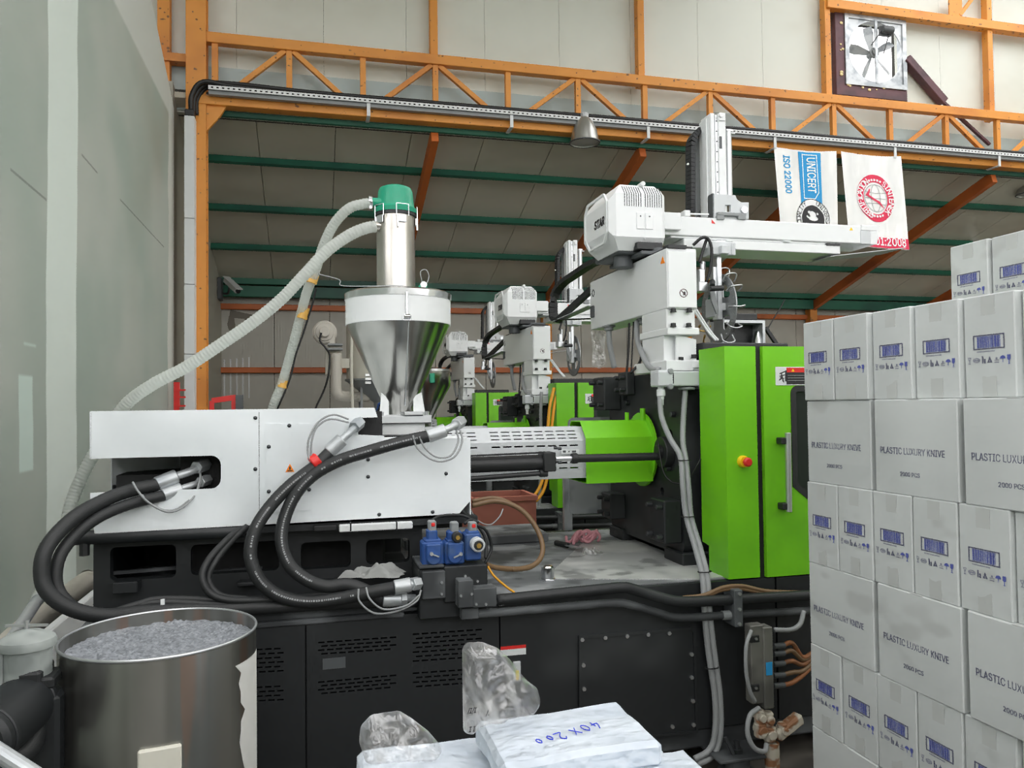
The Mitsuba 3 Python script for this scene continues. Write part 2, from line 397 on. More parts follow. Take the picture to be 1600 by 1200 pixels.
raf = [kx[k] for k in (3, 6, 9, 12, 15)]
zf = lambda y: zr(y) - 0.12
for i, x in enumerate(raf):
    solo('rafter', beam((x, 10.08, zf(10.08) - 0.09), (x, 14.9, zf(14.9) - 0.09), 0.1, 0.18, 0.006), 'mat_rafter_paint',
         ['orange sloping rafter behind the vacuum loader of the hopper', 'orange sloping rafter behind the large robot motor housing', 'orange sloping rafter behind the two hanging banners', 'orange sloping rafter running down behind the carton stack', 'orange sloping rafter out beyond the carton stack'][i], 'rafter')
for i, x in enumerate(raf[1:4]):
    solo('back_column', bx(x - 0.09, x + 0.09, 14.78, 14.96, 0, zf(14.8) - 0.1, 0.006), 'mat_steel_paint',
         ['orange column of the back wall behind the middle robot', 'orange column of the back wall behind the robot gripper', 'orange column of the back wall next to the carton stack'][i], 'column')
solo('purlin', bx(-1.2, 15.9, 10.07, 10.13, 5.17, 5.235, 0.004), 'mat_purlin_green', 'thin dark green angle right under the bottom chord of the truss', 'purlin')
for i, y in enumerate((11.15, 12.33, 13.49)):
    solo('purlin', put(bx(-1.68, 15.9, -0.035, 0.035, -0.10, -0.005, 0.004), (0, y, zr(y)), X_, _n([0, 1, -0.3125]), _n([0, 0.3125, 1])), 'mat_purlin_green',
         ['dark green roof purlin, first one behind the truss', 'dark green roof purlin, second one behind the truss', 'dark green roof purlin, third one behind the truss'][i], 'purlin')
solo('eave_beam', cat(bx(-1.68, 15.9, 14.72, 14.86, 3.58, 3.78, 0.006), bx(-1.68, 15.9, 14.66, 14.78, 3.80, 3.92, 0.004)), 'mat_purlin_green', 'deep green eave beam along the top of the back wall', 'beam')
for i, z in enumerate((3.42, 2.26)):
    solo('back_rail', bx(-1.68, 15.9, 14.88, 15.0, z - 0.05, z + 0.05, 0.006), 'mat_rafter_paint', ['upper thin orange rail across the back wall, close under the green eave beam', 'lower thin orange rail across the back wall'][i], 'rail')

# ---- cable tray, cables, riser
ty = 9.77
ct = thing('cable_tray', 'perforated white cable tray rail fixed along the bottom chord of the truss', 'cable tray')
rail = sbox(-1.2, 5.372, 15.8, 5.422)
hx = np.arange(-1.17, 15.78, 0.062)
rail = rail.difference(unary_union([sbox(h, 5.389, h + 0.026, 5.405) for h in hx]))
obj('perforated_rail', front(rail, ty, 0.004), 'mat_white', ct)
obj('channel', cat(bx(-1.2, 15.8, ty + 0.005, ty + 0.12, 5.372, 5.378), bx(-1.2, 15.8, ty + 0.03, ty + 0.10, 5.325, 5.371)), 'mat_grey_mid', ct)
for px in (576, 800, 1014, 1212, 1400, 1563):
    a = at(px, 170 + (px - 576) * 0.078, Y=ty)
    obj('hanger', cat(bx(a[0] - 0.022, a[0] + 0.022, ty + 0.012, ty + 0.024, 5.22, 5.37), bx(a[0] - 0.022, a[0] + 0.022, ty + 0.012, ty + 0.25, 5.205, 5.222)), 'mat_white_soft', ct)
for i in range(3):
    pts = [(-1.39 + 0.02 * i, 9.76 + 0.07 * i, 5.09), (-1.38 + 0.02 * i, 9.76 + 0.07 * i, 5.28), (-1.25 + 0.02 * i, 9.76 + 0.07 * i, 5.45), (-0.9, ty + 0.035 + 0.03 * i, 5.44 + 0.045 * (i == 1))]
    pts += [(xx, ty + 0.035 + 0.03 * i, 5.415 + 0.047 * (i == 1) + 0.006 * math.sin(xx * 2.3)) for xx in np.arange(0, 15.6, 1.3)]
    pts = [np.array(q) for q in pts]
    solo('power_cable', tube(pts, 0.029, 8, 6), 'mat_cable_black', 'black cable lying along the white truss tray, bending down at the corner column', 'cable', 'cables in the tray', smooth=True)
ra, rb = at(288.5, 400, Y=9.76), at(304.5, 400, Y=9.76)
ri = thing('cable_riser', 'pale grey vertical cable duct in front of the corner column', 'duct')
for i in range(4):
    z0, z1 = [0, 2.2, 3.02, 3.8, 5.02][i:i + 2]
    obj('cover', bx(ra[0], rb[0], 9.72, 9.89, z0 + 0.003, z1 - 0.003, 0.004), 'mat_white_soft', ri)
obj('sleeve', bx(ra[0] + 0.004, rb[0] - 0.004, 9.73, 9.87, 5.02, 5.10, 0.01), 'mat_black', ri)

# ---- extractor fan in the upper wall with its purple mount and brace
fan = thing('extractor_fan', 'square steel extractor fan with a bright round opening high in the upper wall', 'fan')
ow, oh = FX1 - FX0, FZ1 - FZ0
fc = np.array([(FX0 + FX1) / 2, YU - 0.12, (FZ0 + FZ1) / 2])
outer = sbox(FX0 - 0.04, FZ0 - 0.05, FX1 + 0.04, FZ1 + 0.05)
obj('housing', front(outer.difference(sbox(FX0 + 0.03, FZ0 + 0.03, FX1 - 0.03, FZ1 - 0.03)), YU - 0.13, 0.13), 'mat_galvanised', fan)
obj('orifice_plate', front(sbox(FX0 + 0.02, FZ0 + 0.02, FX1 - 0.02, FZ1 - 0.02).difference(affinity.scale(Point(fc[0], fc[2]).buffer(1, quad_segs=12), ow * 0.47, oh * 0.47)), YU - 0.11, 0.015), 'mat_galvanised', fan)
obj('cross_bar', bx(fc[0] - 0.022, fc[0] + 0.022, YU - 0.135, YU - 0.115, FZ0, FZ1), 'mat_galvanised', fan)
obj('hub', cat(cyl((fc[0], YU - 0.12, fc[2]), (fc[0], YU + 0.04, fc[2]), 0.05, 18), cyl((fc[0], YU - 0.09, fc[2]), (fc[0], YU - 0.06, fc[2]), 0.08, 20)), 'mat_grey_mid', fan, 40)
for i in range(5):
    a = i * math.pi / 2.5 + 0.5
    rad, tan = np.array([math.cos(a), 0, math.sin(a)]), np.array([-math.sin(a), 0.7, math.cos(a)])
    bl = Polygon([(0.06, -0.03), (0.30, -0.07), (0.42, -0.06), (0.42, 0.06), (0.30, 0.07), (0.06, 0.03)])
    tn = _n(tan); obj('blade', put(ext(bl, 0.006), (fc[0], YU - 0.03, fc[2]), rad, tn, np.cross(rad, tn)), 'mat_galvanised', fan)
mp = at(1386, 47, Y=YU - 0.18)
obj('motor', cat(cyl((mp[0] - 0.1, mp[1], mp[2]), (mp[0] + 0.1, mp[1], mp[2]), 0.06, 18, 0.01), bx(mp[0] - 0.1, mp[0] + 0.1, mp[1] + 0.02, mp[1] + 0.07, mp[2] - 0.07, mp[2] + 0.07)), 'mat_grey_dark', fan, 40)
obj('belt', cat(beam((mp[0] - 0.08, YU - 0.17, mp[2]), (fc[0] - 0.1, YU - 0.14, fc[2] + 0.08), 0.012, 0.012), beam((mp[0] + 0.06, YU - 0.17, mp[2]), (fc[0] + 0.12, YU - 0.14, fc[2] - 0.02), 0.012, 0.012)), 'mat_black', fan)
fm = thing('fan_mount', 'rough dark purple steel mount around the extractor fan, patched with foam', 'bracket')
obj('side_plate', bx(FX0 - 0.20, FX0 - 0.045, YU - 0.11, YU - 0.01, FZ0 - 0.22, FZ1 + 0.08, 0.006), 'mat_purple_steel', fm)
obj('sill_plate', bx(FX0 - 0.20, FX1 + 0.05, YU - 0.11, YU - 0.01, FZ0 - 0.22, FZ0 - 0.055, 0.006), 'mat_purple_steel', fm)
obj('hanger', bx(fc[0] + 0.33, fc[0] + 0.43, YU - 0.10, YU - 0.02, FZ1 + 0.055, 7.62), 'mat_purple_steel', fm)
for i in range(14):
    q = rng.random(2)
    pos = (FX0 - 0.12 + 0.05 * q[0], YU - 0.115, FZ0 - 0.2 + q[1] * 1.1) if i % 2 else (FX0 + q[0] * ow, YU - 0.115, FZ0 - 0.10 + 0.06 * q[1])
    s = trimesh.creation.icosphere(1, 0.012 + 0.014 * rng.random()); s.vertices *= [1.3, 0.5, 1]; s.apply_translation(pos)
    obj('foam_blob', s, 'mat_foam', fm, True)
a, b, c = at(1415, 92, Y=YU - 0.09), at(1474, 160, Y=YU - 0.09), at(1546, 226, Y=YU - 0.12)
br = thing('fan_brace', 'dark purple diagonal steel tube running down from the extractor fan', 'brace')
obj('tube', beam(a, b, 0.13, 0.13, 0.01), 'mat_purple_steel', br)
obj('strap', beam(b, c, 0.05, 0.035), 'mat_purple_steel', br)

# ---- high-bay lamps
mat('lamp_alu', (186, 188, 184), 0.3, 0.8)
scene['mat_lamp_lens'] = {'type': 'twosided', 'bsdf': {'type': 'roughplastic', 'diffuse_reflectance': {'type': 'rgb', 'value': [0.42, 0.44, 0.43]}, 'alpha': 0.12}}
def lamp(px, py, Y, d, label, hang):
    c = at(px, py, Y=Y); r = d / 2
    t = thing('high_bay_lamp', label, 'lamp', None)
    pr = [(r * 0.02, 0.0), (r * 0.34, 0), (r * 0.36, -0.05 * d), (r * 0.62, -0.18 * d), (r * 0.86, -0.48 * d), (r * 0.98, -0.82 * d), (r * 1.04, -0.88 * d), (r * 1.0, -0.88 * d), (r * 0.94, -0.8 * d), (r * 0.6, -0.22 * d), (0.01, -0.2 * d)]
    obj('reflector', lathe(pr, c, (0, 0, 1), 40), 'mat_lamp_alu', t, 40)
    obj('lens', lathe([(0, -0.86 * d), (r * 0.9, -0.85 * d), (r * 0.98, -0.82 * d), (0, -0.80 * d)], c, (0, 0, 1), 40), 'mat_lamp_lens', t, 40)
    obj('gear_box', cat(cyl(c + [0, 0, -0.01], c + [0, 0, 0.16 * d], r * 0.3, 20, 0.01), cyl(c + [0, 0, 0.15 * d], (c[0], c[1], hang), 0.008, 8)), 'mat_grey_light', t, 40)
    obj('rim', lathe([(r * 1.0, -0.9 * d), (r * 1.07, -0.89 * d), (r * 1.07, -0.86 * d), (r * 1.0, -0.86 * d), (r * 1.0, -0.9 * d)], c, (0, 0, 1), 40), 'mat_grey_dark', t, 40)
lamp(913, 184, 9.8, 0.39, 'bell shaped steel high bay lamp hanging just under the cable tray beside the robot column', 5.36)
lamp(890, 399, 13.0, 0.40, 'dusty bell lamp hanging in the lean-to between the middle robot and the motor housing', zf(13.0) - 0.178)
lamp(1608, 272, 10.6, 0.40, 'bell lamp cut by the edge of the photo above the carton stack', zr(10.6))
lamp(1520, 368, 12.4, 0.42, 'bell lamp whose top shows just above the uppermost cartons', zr(12.4) - 0.1)

# ---- security camera, red frame
sc_ = thing('security_camera', 'white bullet security camera on the back wall corner under the green eave beam', 'camera')
a, b = at(353, 437, Y=14.3), at(370, 453, Y=13.9)
obj('housing', cat(beam(a, b + (b - a) * 0.1, 0.10, 0.10, 0.02), beam(a + [0, 0, 0.055], b + (b - a) * 0.25 + [0, 0, 0.055], 0.12, 0.012)), 'mat_white_soft', sc_)
obj('lens', cyl(b, b + (b - a) * 0.14, 0.04, 16), 'mat_black', sc_, 40)
obj('arm', tube([a + (b - a) * 0.4, at(356, 458, Y=14.5), at(347, 458, Y=14.6)], 0.02, 8), 'mat_grey_dark', sc_, True)
obj('bracket', bx(XW - 0.02, XW + 0.05, 14.35, 14.65, at(347, 470, Y=14.6)[2], at(347, 436, Y=14.6)[2], 0.01), 'mat_grey_dark', sc_)
rf = thing('equipment_stand', 'red welded steel stand behind the white injection cover by the lean-to wall', 'frame')
Y = 7.6
x0, x1, z0, z1 = fr(331, 626, 369, 639, Y)
obj('tube', cat(beam((x0, Y, z1), (x1, Y, z1 + 0.03), 0.04, 0.05), beam((x1 - 0.02, Y, z1 + 0.02), (x1 - 0.02, Y, 0), 0.04, 0.04), beam((x0, Y, z1), (x0, Y, 0), 0.04, 0.04), beam((x0, Y, 0.5), (x1, Y, 0.5), 0.04, 0.04)), 'mat_red', rf)
obj('post', bx(x1 + 0.0, x1 + 0.06, Y - 0.05, Y + 0.05, 0, z1 + 0.05), 'mat_grey_dark', rf)
rs = thing('red_stand', 'narrow red hose stand between the partition end and the grey cable duct', 'stand')
a = at(277, 600, Y=9.5)
obj('pole', bx(a[0] - 0.03, a[0] + 0.03, 9.45, 9.5, 0, a[2] + 0.02), 'mat_red', rs)
for dz in (0.06, 0.14, 0.24): obj('arm', bx(a[0] - 0.02, a[0] + 0.09, 9.44, 9.5, a[2] - dz - 0.02, a[2] - dz), 'mat_red', rs)

# ---- banners hung from the truss
def fold(p, n, uv):
    return mikit.mix(lin((240, 241, 238)), lin((226, 228, 226)), SS(0.3, 0.7, FB(p.x * 4, p.z * 1.3, 2.0, 3)))
mat('cloth_white', P(fold), 0.75)
mat('print_blue', (40, 146, 204), 0.7)
mat('print_red', (214, 52, 84), 0.7)
mat('print_white', (236, 238, 238), 0.7)
def banner(label, quad, Y):
    """a hanging cloth from its four corners (u, v in 0..1, v down); returns its thing and a function placing flat print on it"""
    tl, tr_, bl_, br_ = [at(x, y, Y=Y) for x, y in quad]
    def place(u, v):
        u, v = np.asarray(u, float), np.asarray(v, float)
        p = (tl * ((1 - u) * (1 - v))[..., None] + tr_ * (u * (1 - v))[..., None] + bl_ * ((1 - u) * v)[..., None] + br_ * (u * v)[..., None])
        w = 0.012 * np.sin(u * 11 + v * 1.5) * (0.3 + 0.7 * v) + 0.004 * np.sin(u * 27 + v * 3)
        sag = 0.03 * np.sin(np.pi * u) * (1 - v) ** 3
        p = p.copy(); p[..., 1] += w; p[..., 2] -= sag
        return p
    nu, nv = 130, 90
    U, V = np.meshgrid(np.linspace(0, 1, nu), np.linspace(0, 1, nv))
    g = place(U, V).reshape(-1, 3); i, j = np.meshgrid(np.arange(nv - 1), np.arange(nu - 1), indexing='ij')
    f = np.stack([i * nu + j, (i + 1) * nu + j, (i + 1) * nu + j + 1, i * nu + j + 1], -1).reshape(-1, 4)
    t = thing('banner', label, 'banner')
    obj('cloth', (g, f), 'mat_cloth_white', t, True)
    Wd, Hd = np.linalg.norm(tr_ - tl), np.linalg.norm(bl_ - tl)
    def draw(name, poly, matn, lift=0.004):
        """poly in (u * width, v down * height) metres of the cloth"""
        polys = [g for g in getattr(poly, 'geoms', [poly]) if g.area > 1e-7]
        ms = []
        for pg in polys:
            pg = pg.segmentize(0.02)
            v2, f2 = trimesh.creation.triangulate_polygon(pg, engine='earcut')
            m2 = trimesh.Trimesh(np.c_[v2, np.zeros(len(v2))], f2, process=False)
            for _ in range(4):
                if len(m2.faces) and m2.edges_unique_length.max() > 0.025: m2 = m2.subdivide_to_size(0.025, 8)
            w = place(m2.vertices[:, 0] / Wd, m2.vertices[:, 1] / Hd); w[:, 1] -= lift * 1.3
            ms.append(trimesh.Trimesh(w, m2.faces, process=False))
        obj(name, cat(ms), matn, t)
    return t, draw, Wd, Hd
def text_poly(s, h, bold=False):
    m = meshkit.text_mesh(s, h, 0.001, bold)
    m = m.slice_plane([0, 0, 0.0005], [0, 0, 1], cap=False)
    tri = m.triangles[np.abs(m.face_normals[:, 2]) > 0.9][:, :, :2]
    return unary_union([Polygon(t).buffer(1e-5) for t in tri if abs(np.cross(t[1] - t[0], t[2] - t[0])) > 1e-12])
def arc_text(s, h, c, r, a0, step, inward=True, bold=True):
    out = []
    for i, ch in enumerate(s):
        if ch == ' ': continue
        a = a0 + i * step
        g = text_poly(ch, h, bold); b = g.bounds
        g = affinity.translate(g, -(b[0] + b[2]) / 2, 0)
        g = affinity.scale(g, 1, -1, origin=(0, 0))                       # cloth coordinates run downwards
        g = affinity.rotate(g, math.degrees(a) + 90, origin=(0, 0))
        out.append(affinity.translate(g, c[0] + r * math.cos(a), c[1] + r * math.sin(a)))
    return unary_union(out)
YBN = 9.80
b1, draw, Wd, Hd = banner('white banner with a blue UNICERT panel hanging from the truss above the white robot arm', [(1209, 229), (1307, 236), (1222, 372), (1309, 378)], YBN)
draw('blue_panel', sbox(Wd * 0.37, Hd * 0.02, Wd * 0.74, Hd * 0.62), 'mat_print_blue')
ring = Polygon([(0.43 * Wd, 0.05 * Hd), (0.665 * Wd, 0.05 * Hd), (0.69 * Wd, 0.47 * Hd), (0.62 * Wd, 0.545 * Hd), (0.43 * Wd, 0.545 * Hd)])
draw('frame_line', ring.exterior.buffer(0.007), 'mat_print_white', 0.007)
tp = text_poly('UNICERT', Wd * 0.135, True); bb = tp.bounds
tp = affinity.translate(tp, -bb[0], -bb[1]); tp = affinity.scale(tp, Hd * 0.40 / (bb[2] - bb[0]), -1, origin=(0, 0))
tp = affinity.translate(affinity.rotate(tp, 90, origin=(0, 0)), 0.50 * Wd, 0.08 * Hd)
draw('lettering', tp, 'mat_print_white', 0.007)
tp = text_poly('ISO 22000', Wd * 0.10, True); bb = tp.bounds
tp = affinity.translate(tp, -bb[0], -bb[1]); tp = affinity.scale(tp, Hd * 0.42 / (bb[2] - bb[0]), -1, origin=(0, 0))
tp = affinity.translate(affinity.rotate(tp, 90, origin=(0, 0)), 0.13 * Wd, 0.08 * Hd)
draw('lettering', tp, 'mat_print_blue', 0.005)
ec = (0.56 * Wd, 0.775 * Hd); er = 0.285 * Wd
clip = sbox(-1, 0, 2, Hd * 0.995)
draw('emblem', Point(ec).buffer(er).intersection(clip), 'mat_print_white', 0.006)
draw('emblem_line', Point(ec).buffer(er).exterior.buffer(0.004).intersection(clip), 'mat_ink_black', 0.008)
blk = Point(ec).buffer(er * 0.70)
blk = blk.difference(unary_union([affinity.rotate(affinity.scale(Point(ec[0] + dx * er, ec[1] - dy * er).buffer(1), sx * er, sy * er), rot) for dx, dy, sx, sy, rot in [(0.02, 0.25, 0.22, 0.16, 20), (-0.2, 0.36, 0.09, 0.07, 0), (0.32, 0.3, 0.07, 0.05, 30), (0.05, 0.06, 0.3, 0.12, 0), (-0.3, 0.12, 0.1, 0.05, 40)]]))
draw('emblem_disc', blk.intersection(clip), 'mat_ink_black', 0.009)
draw('emblem_lettering', arc_text('QUALITY', 0.07, ec, er * 0.76, math.radians(-122) - 1.2, 0.2, bold=False).intersection(clip), 'mat_ink_black', 0.009)
draw('emblem_lettering', arc_text('UNIVERSAL', 0.07, ec, er * 0.76, math.radians(-66), 0.2, bold=False).intersection(clip), 'mat_ink_black', 0.009)

b2, draw, Wd, Hd = banner('white banner with a round red certification seal hanging from the truss beside the blue one', [(1314, 236), (1408, 244), (1329, 384), (1420, 391)], YBN)
ec = (0.50 * Wd, 0.47 * Hd); er = 0.305 * Wd
ell = lambda r: affinity.scale(Point(ec).buffer(r, quad_segs=24), 1, 1.12)
draw('red_ring', ell(er).difference(ell(er * 0.68)), 'mat_print_red')
draw('globe_lines', unary_union([affinity.scale(Point(ec).buffer(er * 0.64, quad_segs=16), k, 1).exterior.buffer(0.0035) for k in (0.4, 0.98)] + [LineString([(ec[0] - er * 0.6, ec[1] + q * er), (ec[0], ec[1] + q * er * 0.8), (ec[0] + er * 0.6, ec[1] + q * er)]).buffer(0.0035) for q in (-0.28, 0.02, 0.3)]), 'mat_grey_mid', 0.006)
ck = Polygon([(ec[0] - 0.58 * er, ec[1] - 0.1 * er), (ec[0] - 0.33 * er, ec[1] - 0.42 * er), (ec[0] - 0.3 * er, ec[1] - 0.36 * er), (ec[0] - 0.40 * er, ec[1] - 0.12 * er), (ec[0] + 0.2 * er, ec[1] + 0.15 * er), (ec[0] + 0.5 * er, ec[1] + 0.52 * er), (ec[0] + 0.05 * er, ec[1] + 0.18 * er)])
draw('check_mark', ck, 'mat_print_red', 0.008)
draw('lettering', arc_text('SINTENEK', 0.085, ec, er * 0.75, math.radians(-52), 0.245), 'mat_print_white', 0.008)
draw('lettering', arc_text('CERTIFICATION', 0.085, ec, er * 0.75, math.radians(113), 0.178), 'mat_print_white', 0.008)
st = [Point(ec[0] + er * 0.84 * math.cos(a), ec[1] + er * 0.86 * math.sin(a)).buffer(0.02, quad_segs=2) for b0 in (-90, 90) for a in np.radians([b0 - 22, b0 - 11, b0, b0 + 11, b0 + 22])]
for s_ in st: draw('star', s_, 'mat_print_white', 0.008)
draw('red_band', sbox(0, Hd * 0.885, Wd, Hd * 0.995), 'mat_print_red')
tp = text_poly('9001:2008', Wd * 0.115, True); bb = tp.bounds
tp = affinity.translate(tp, -bb[0], -bb[1]); tp = affinity.scale(tp, Wd * 0.68 / (bb[2] - bb[0]), -1, origin=(0, 0))
draw('lettering', affinity.translate(tp, 0.27 * Wd, 0.972 * Hd), 'mat_print_white', 0.006)
# ================================================================ THE INJECTION MOULDING MACHINE (nearest)
YF, YC, YR = 3.0, 3.75, 4.5                                # bed front, machine axis, bed rear
m1 = thing('injection_molding_machine', 'nearest black, white and green injection moulding machine filling the middle of the hall', 'machine')
BZ = 0.80
xl = at(122, 945, Y=YF)[0]                                  # left end of the bed
core = cat(bx(xl, 4.4, YF + 0.03, YR, 0.17, 0.765, 0.008), bx(0.40, 4.4, YF + 0.03, YR, 0.7, BZ - 0.004, 0.006))
obj('bed', core, 'mat_machine_black', m1)
# front sheets of the bed, with louvre slots cut through
def slots(px0, px1, rows, skew):
    out = []
    for r, y in enumerate(rows):
        x = px0 + (5 if r % 2 else 0)
        while x < px1 - 9:
            yy = y + (x - px0) * skew
            out.append(fpoly([(x, yy), (x + 10, yy + 10 * skew), (x + 10, yy + 2.5 + 10 * skew), (x, yy + 2.5)], YF)); x += 14
    return out
cut = slots(400, 446, [1014 + 7 * i for i in range(6)] + [1073 + 7 * i for i in range(4)], -0.05)
cut += slots(497, 620, [1003 + 6 * i for i in range(4)], -0.07) + slots(497, 620, [1065 + 6 * i for i in range(4)], -0.09)
cut += slots(645, 755, [990 + 7 * i for i in range(7)], -0.07) + slots(645, 755, [1051 + 7 * i for i in range(4)], -0.07)
cut = unary_union(cut)
seams = [xl, at(478, 1050, Y=YF)[0], at(781, 1000, Y=YF)[0], 1.93]
for i in range(3):
    p = sbox(seams[i] + 0.003, 0.19, seams[i + 1] - 0.003, 0.76 if i < 2 else 0.795)
    obj('side_panel', front(p.difference(cut), YF, 0.028), 'mat_machine_black', m1)
obj('side_panel', bx(1.936, 4.4, YF, YF + 0.028, 0.19, 0.795), 'mat_machine_black', m1)
obj('top_edge', bx(xl, 0.33, YF - 0.012, YF + 0.05, 0.752, 0.772, 0.005), 'mat_dusty_black', m1)
obj('skid', bx(0.9, 4.4, YF + 0.02, YF + 0.14, 0.10, 0.185, 0.01), 'mat_dusty_black', m1)
obj('skid', bx(xl, 4.4, YR - 0.14, YR - 0.02, 0.0, 0.185, 0.01), 'mat_dusty_black', m1)
obj('skid', bx(xl, 0.6, YF + 0.06, YF + 0.18, 0.0, 0.185, 0.01), 'mat_dusty_black', m1)
# access panel with bolts
q = fpoly([(905, 994), (1076, 981), (1082, 985), (1086, 1141), (905, 1158)], YF)
ap = obj('access_panel', cat(front(q, YF - 0.012, 0.014), front(q.buffer(0.006).difference(q.buffer(-0.006)), YF - 0.018, 0.018)), 'mat_machine_black', m1)
for px, py in [(909, 999), (945, 996), (979, 993.5), (1012, 991), (1045, 989), (911, 1039), (912, 1076), (1080, 1022), (1080, 1058), (1082, 1095), (1083, 1132), (1050, 1135)]:
    a = at(px, py, Y=YF - 0.012); obj('bolt', cyl(a, a - [0, 0.009, 0], 0.0085, 6), 'mat_bolt_bright', ap)
# small decals and a level gauge
a = obj('warning_label', fb(782, 1010, 822, 1024, YF - 0.003, 0.003, 0), 'mat_white_soft', m1, label='small white label with a red stripe')
obj('red_stripe', fb(782, 1009, 822, 1014, YF - 0.004, 0.002, 0), 'mat_red', a)
lg = obj('level_gauge', fb(802, 1034, 814, 1065, YF - 0.012, 0.012, 0.003), 'mat_grey_light', m1, label='oil level gauge with a yellow tube')
obj('sight_tube', fb(806, 1048, 811, 1063, YF - 0.016, 0.006, 0.002), 'mat_yellow', lg)
obj('data_plate', fb(504, 1028, 540, 1045, YF - 0.003, 0.003, 0), 'mat_grey_dark', m1)

# bed top: dusty plates and checker plate under the nozzle
def checker(p, n, uv):
    a, b = (p.x + p.y) * 26.0, (p.x - p.y) * 26.0
    ia, ib = dr.floor(a), dr.floor(b)
    fa, fb_ = a - ia - 0.5, b - ib - 0.5
    par = (ia + ib) - 2 * dr.floor((ia + ib) * 0.5)
    ex, ey = dr.select(par > 0.5, fa, fb_), dr.select(par > 0.5, fb_, fa)
    return 1 - SS(0.0, 0.45, dr.sqrt(dr.square(ex * 2.6) + dr.square(ey * 1.1)))
def plate_col(p, n, uv):
    c = mikit.mix(lin((168, 170, 170)), lin((202, 203, 202)), SS(0.35, 0.65, FB(p.x * 5, p.y * 5, 0.0, 3)))
    return mikit.mix(c, lin((84, 86, 86)), 0.6 * SS(0.55, 0.72, FB(p.x * 9 + 3, p.y * 9, 4.0, 3)))
mat('checker_plate', P(plate_col), 0.45, 0.35, bump=P(checker, 5e-4), bump_scale=0.0012)
def dusty_top(p, n, uv):
    c = mikit.mix(lin((98, 101, 103)), lin((136, 139, 141)), SS(0.35, 0.7, FB(p.x * 4, p.y * 9, 0.0, 3)))
    return mikit.mix(c, lin((52, 54, 56)), 0.7 * SS(0.55, 0.75, FB(p.x * 7 + 3, p.y * 7, 4.0, 3)))
mat('dusty_top', P(dusty_top), 0.6)
c0 = [at(px, py, Z=BZ)[:2] for px, py in [(958, 878), (1094, 878), (1094, 906), (850, 905.5), (915, 845), (990, 845)]]
obj('checker_plate', flat(Polygon([c0[3], c0[2], (1.72, 3.05), (1.72, 4.2), c0[5], c0[4]]).buffer(0), BZ + 0.004, 0.006), 'mat_checker_plate', m1)
obj('bed_cover', bx(0.42, 1.725, YF + 0.035, 4.42, BZ - 0.012, BZ + 0.001, 0.002), 'mat_dusty_top', m1)
obj('rear_ledge', bx(0.46, 1.25, 4.12, 4.48, BZ, BZ + 0.05, 0.006), 'mat_dusty_top', m1)

# carriage between bed and injection unit: plate with long openings, rails, shelf
YP = 3.22
a0, a1, z0, z1 = fr(146, 842, 640, 922, YP)
plate = sbox(a0, 0.80, at(660, 880, Y=YP)[0], 1.085)
for px0, px1, py0, py1 in [(172, 275, 853, 905), (298, 436, 848, 895), (470, 548, 846, 888), (572, 640, 842, 880)]:
    h = fr(px0, py0, px1, py1, YP); plate = plate.difference(rrect(*h, 0.02))
for y_ in (YP, 4.05): obj('carriage_frame', front(plate if y_ == YP else sbox(a0, 0.80, at(660, 880, Y=YP)[0], 1.085), y_, 0.05), 'mat_machine_black', m1)
obj('top_rail', cat(cyl(at(112, 841, Y=3.14), at(382, 829, Y=3.14), 0.026, 16), bx(a0, 0.65, 3.14, 4.2, 1.075, 1.10)), 'mat_machine_black', m1, 40)
obj('base_shelf', cat(bx(xl, 0.42, YF + 0.02, 4.3, 0.765, 0.80, 0.004), bx(xl, 0.42, 3.25, 3.9, 0.80, 0.835, 0.004)), 'mat_dusty_black', m1)
obj('inner_block', bx(a0 + 0.25, 0.3, 3.45, 3.9, 0.83, 1.0, 0.01), 'mat_black_soft', m1)
obj('frame_end', bx(a0 + 0.002, a0 + 0.02, YP + 0.05, 4.05, 0.80, 1.08), 'mat_machine_black', m1)
for px in (195, 390, 520): obj('shelf_block', fb(px - 20, 910, px + 20, 928 - (px - 195) * 0.06, YP - 0.07, 0.07), 'mat_machine_black', m1)
for px in (215, 350, 500): obj('slide_bar', beam(at(px - 60, 897, Y=3.3), at(px + 60, 887, Y=3.3), 0.02, 0.012), 'mat_dusty_black', m1)
obj('foot_bolt', cyl(at(132, 842, Y=3.14), at(132, 868, Y=3.14), 0.018, 8), 'mat_black', m1)
ls = obj('linear_scale', fb(530, 818, 645, 829, 3.08, 0.03, 0.003), 'mat_white', m1, label='white linear position scale')
obj('scale_joint', cat(fb(547, 817, 549, 830, 3.078, 0.03, 0), fb(619, 816, 621, 829, 3.078, 0.03, 0)), 'mat_black', ls)
obj('sensor_box', fb(490, 822, 526, 830, 3.09, 0.06, 0.003), 'mat_black_soft', m1)

# white sheet cover of the injection unit
YV, YVB = 3.12, 4.32
out = [(140, 643), (585, 637), (602, 687), (735, 685), (735.5, 782), (717, 803), (148, 834), (141, 800)]
pv = fpoly(out, YV)
slot = fpoly([(130, 717), (330, 713)], YV) if False else None
hx0, hx1, hz0, hz1 = fr(120, 714.5, 345, 767, YV)
notch = sbox(hx0 - 0.2, hz0, hx1 - 0.04, hz1).union(rrect(hx0, hx1, hz0, hz1, 0.035))
win = fpoly([(556, 658), (562, 653), (590, 652), (602, 681), (560, 679)], YV)
pv = pv.difference(notch).difference(win)
body = obj('injection_cover', front(pv, YV, 0.004), 'mat_cover_white', m1, label='large white sheet metal cover with rounded slot')
vx0, vx1 = at(141, 740, Y=YV)[0], at(585, 637, Y=YV)[0]
vx2, vz1 = at(735, 720, Y=YV)[0], 1.545
zt2 = at(668, 686, Y=YV)[2]
obj('top_sheet', bx(vx0, vx1, YV, YVB, vz1, vz1 + 0.004), 'mat_cover_white', m1)
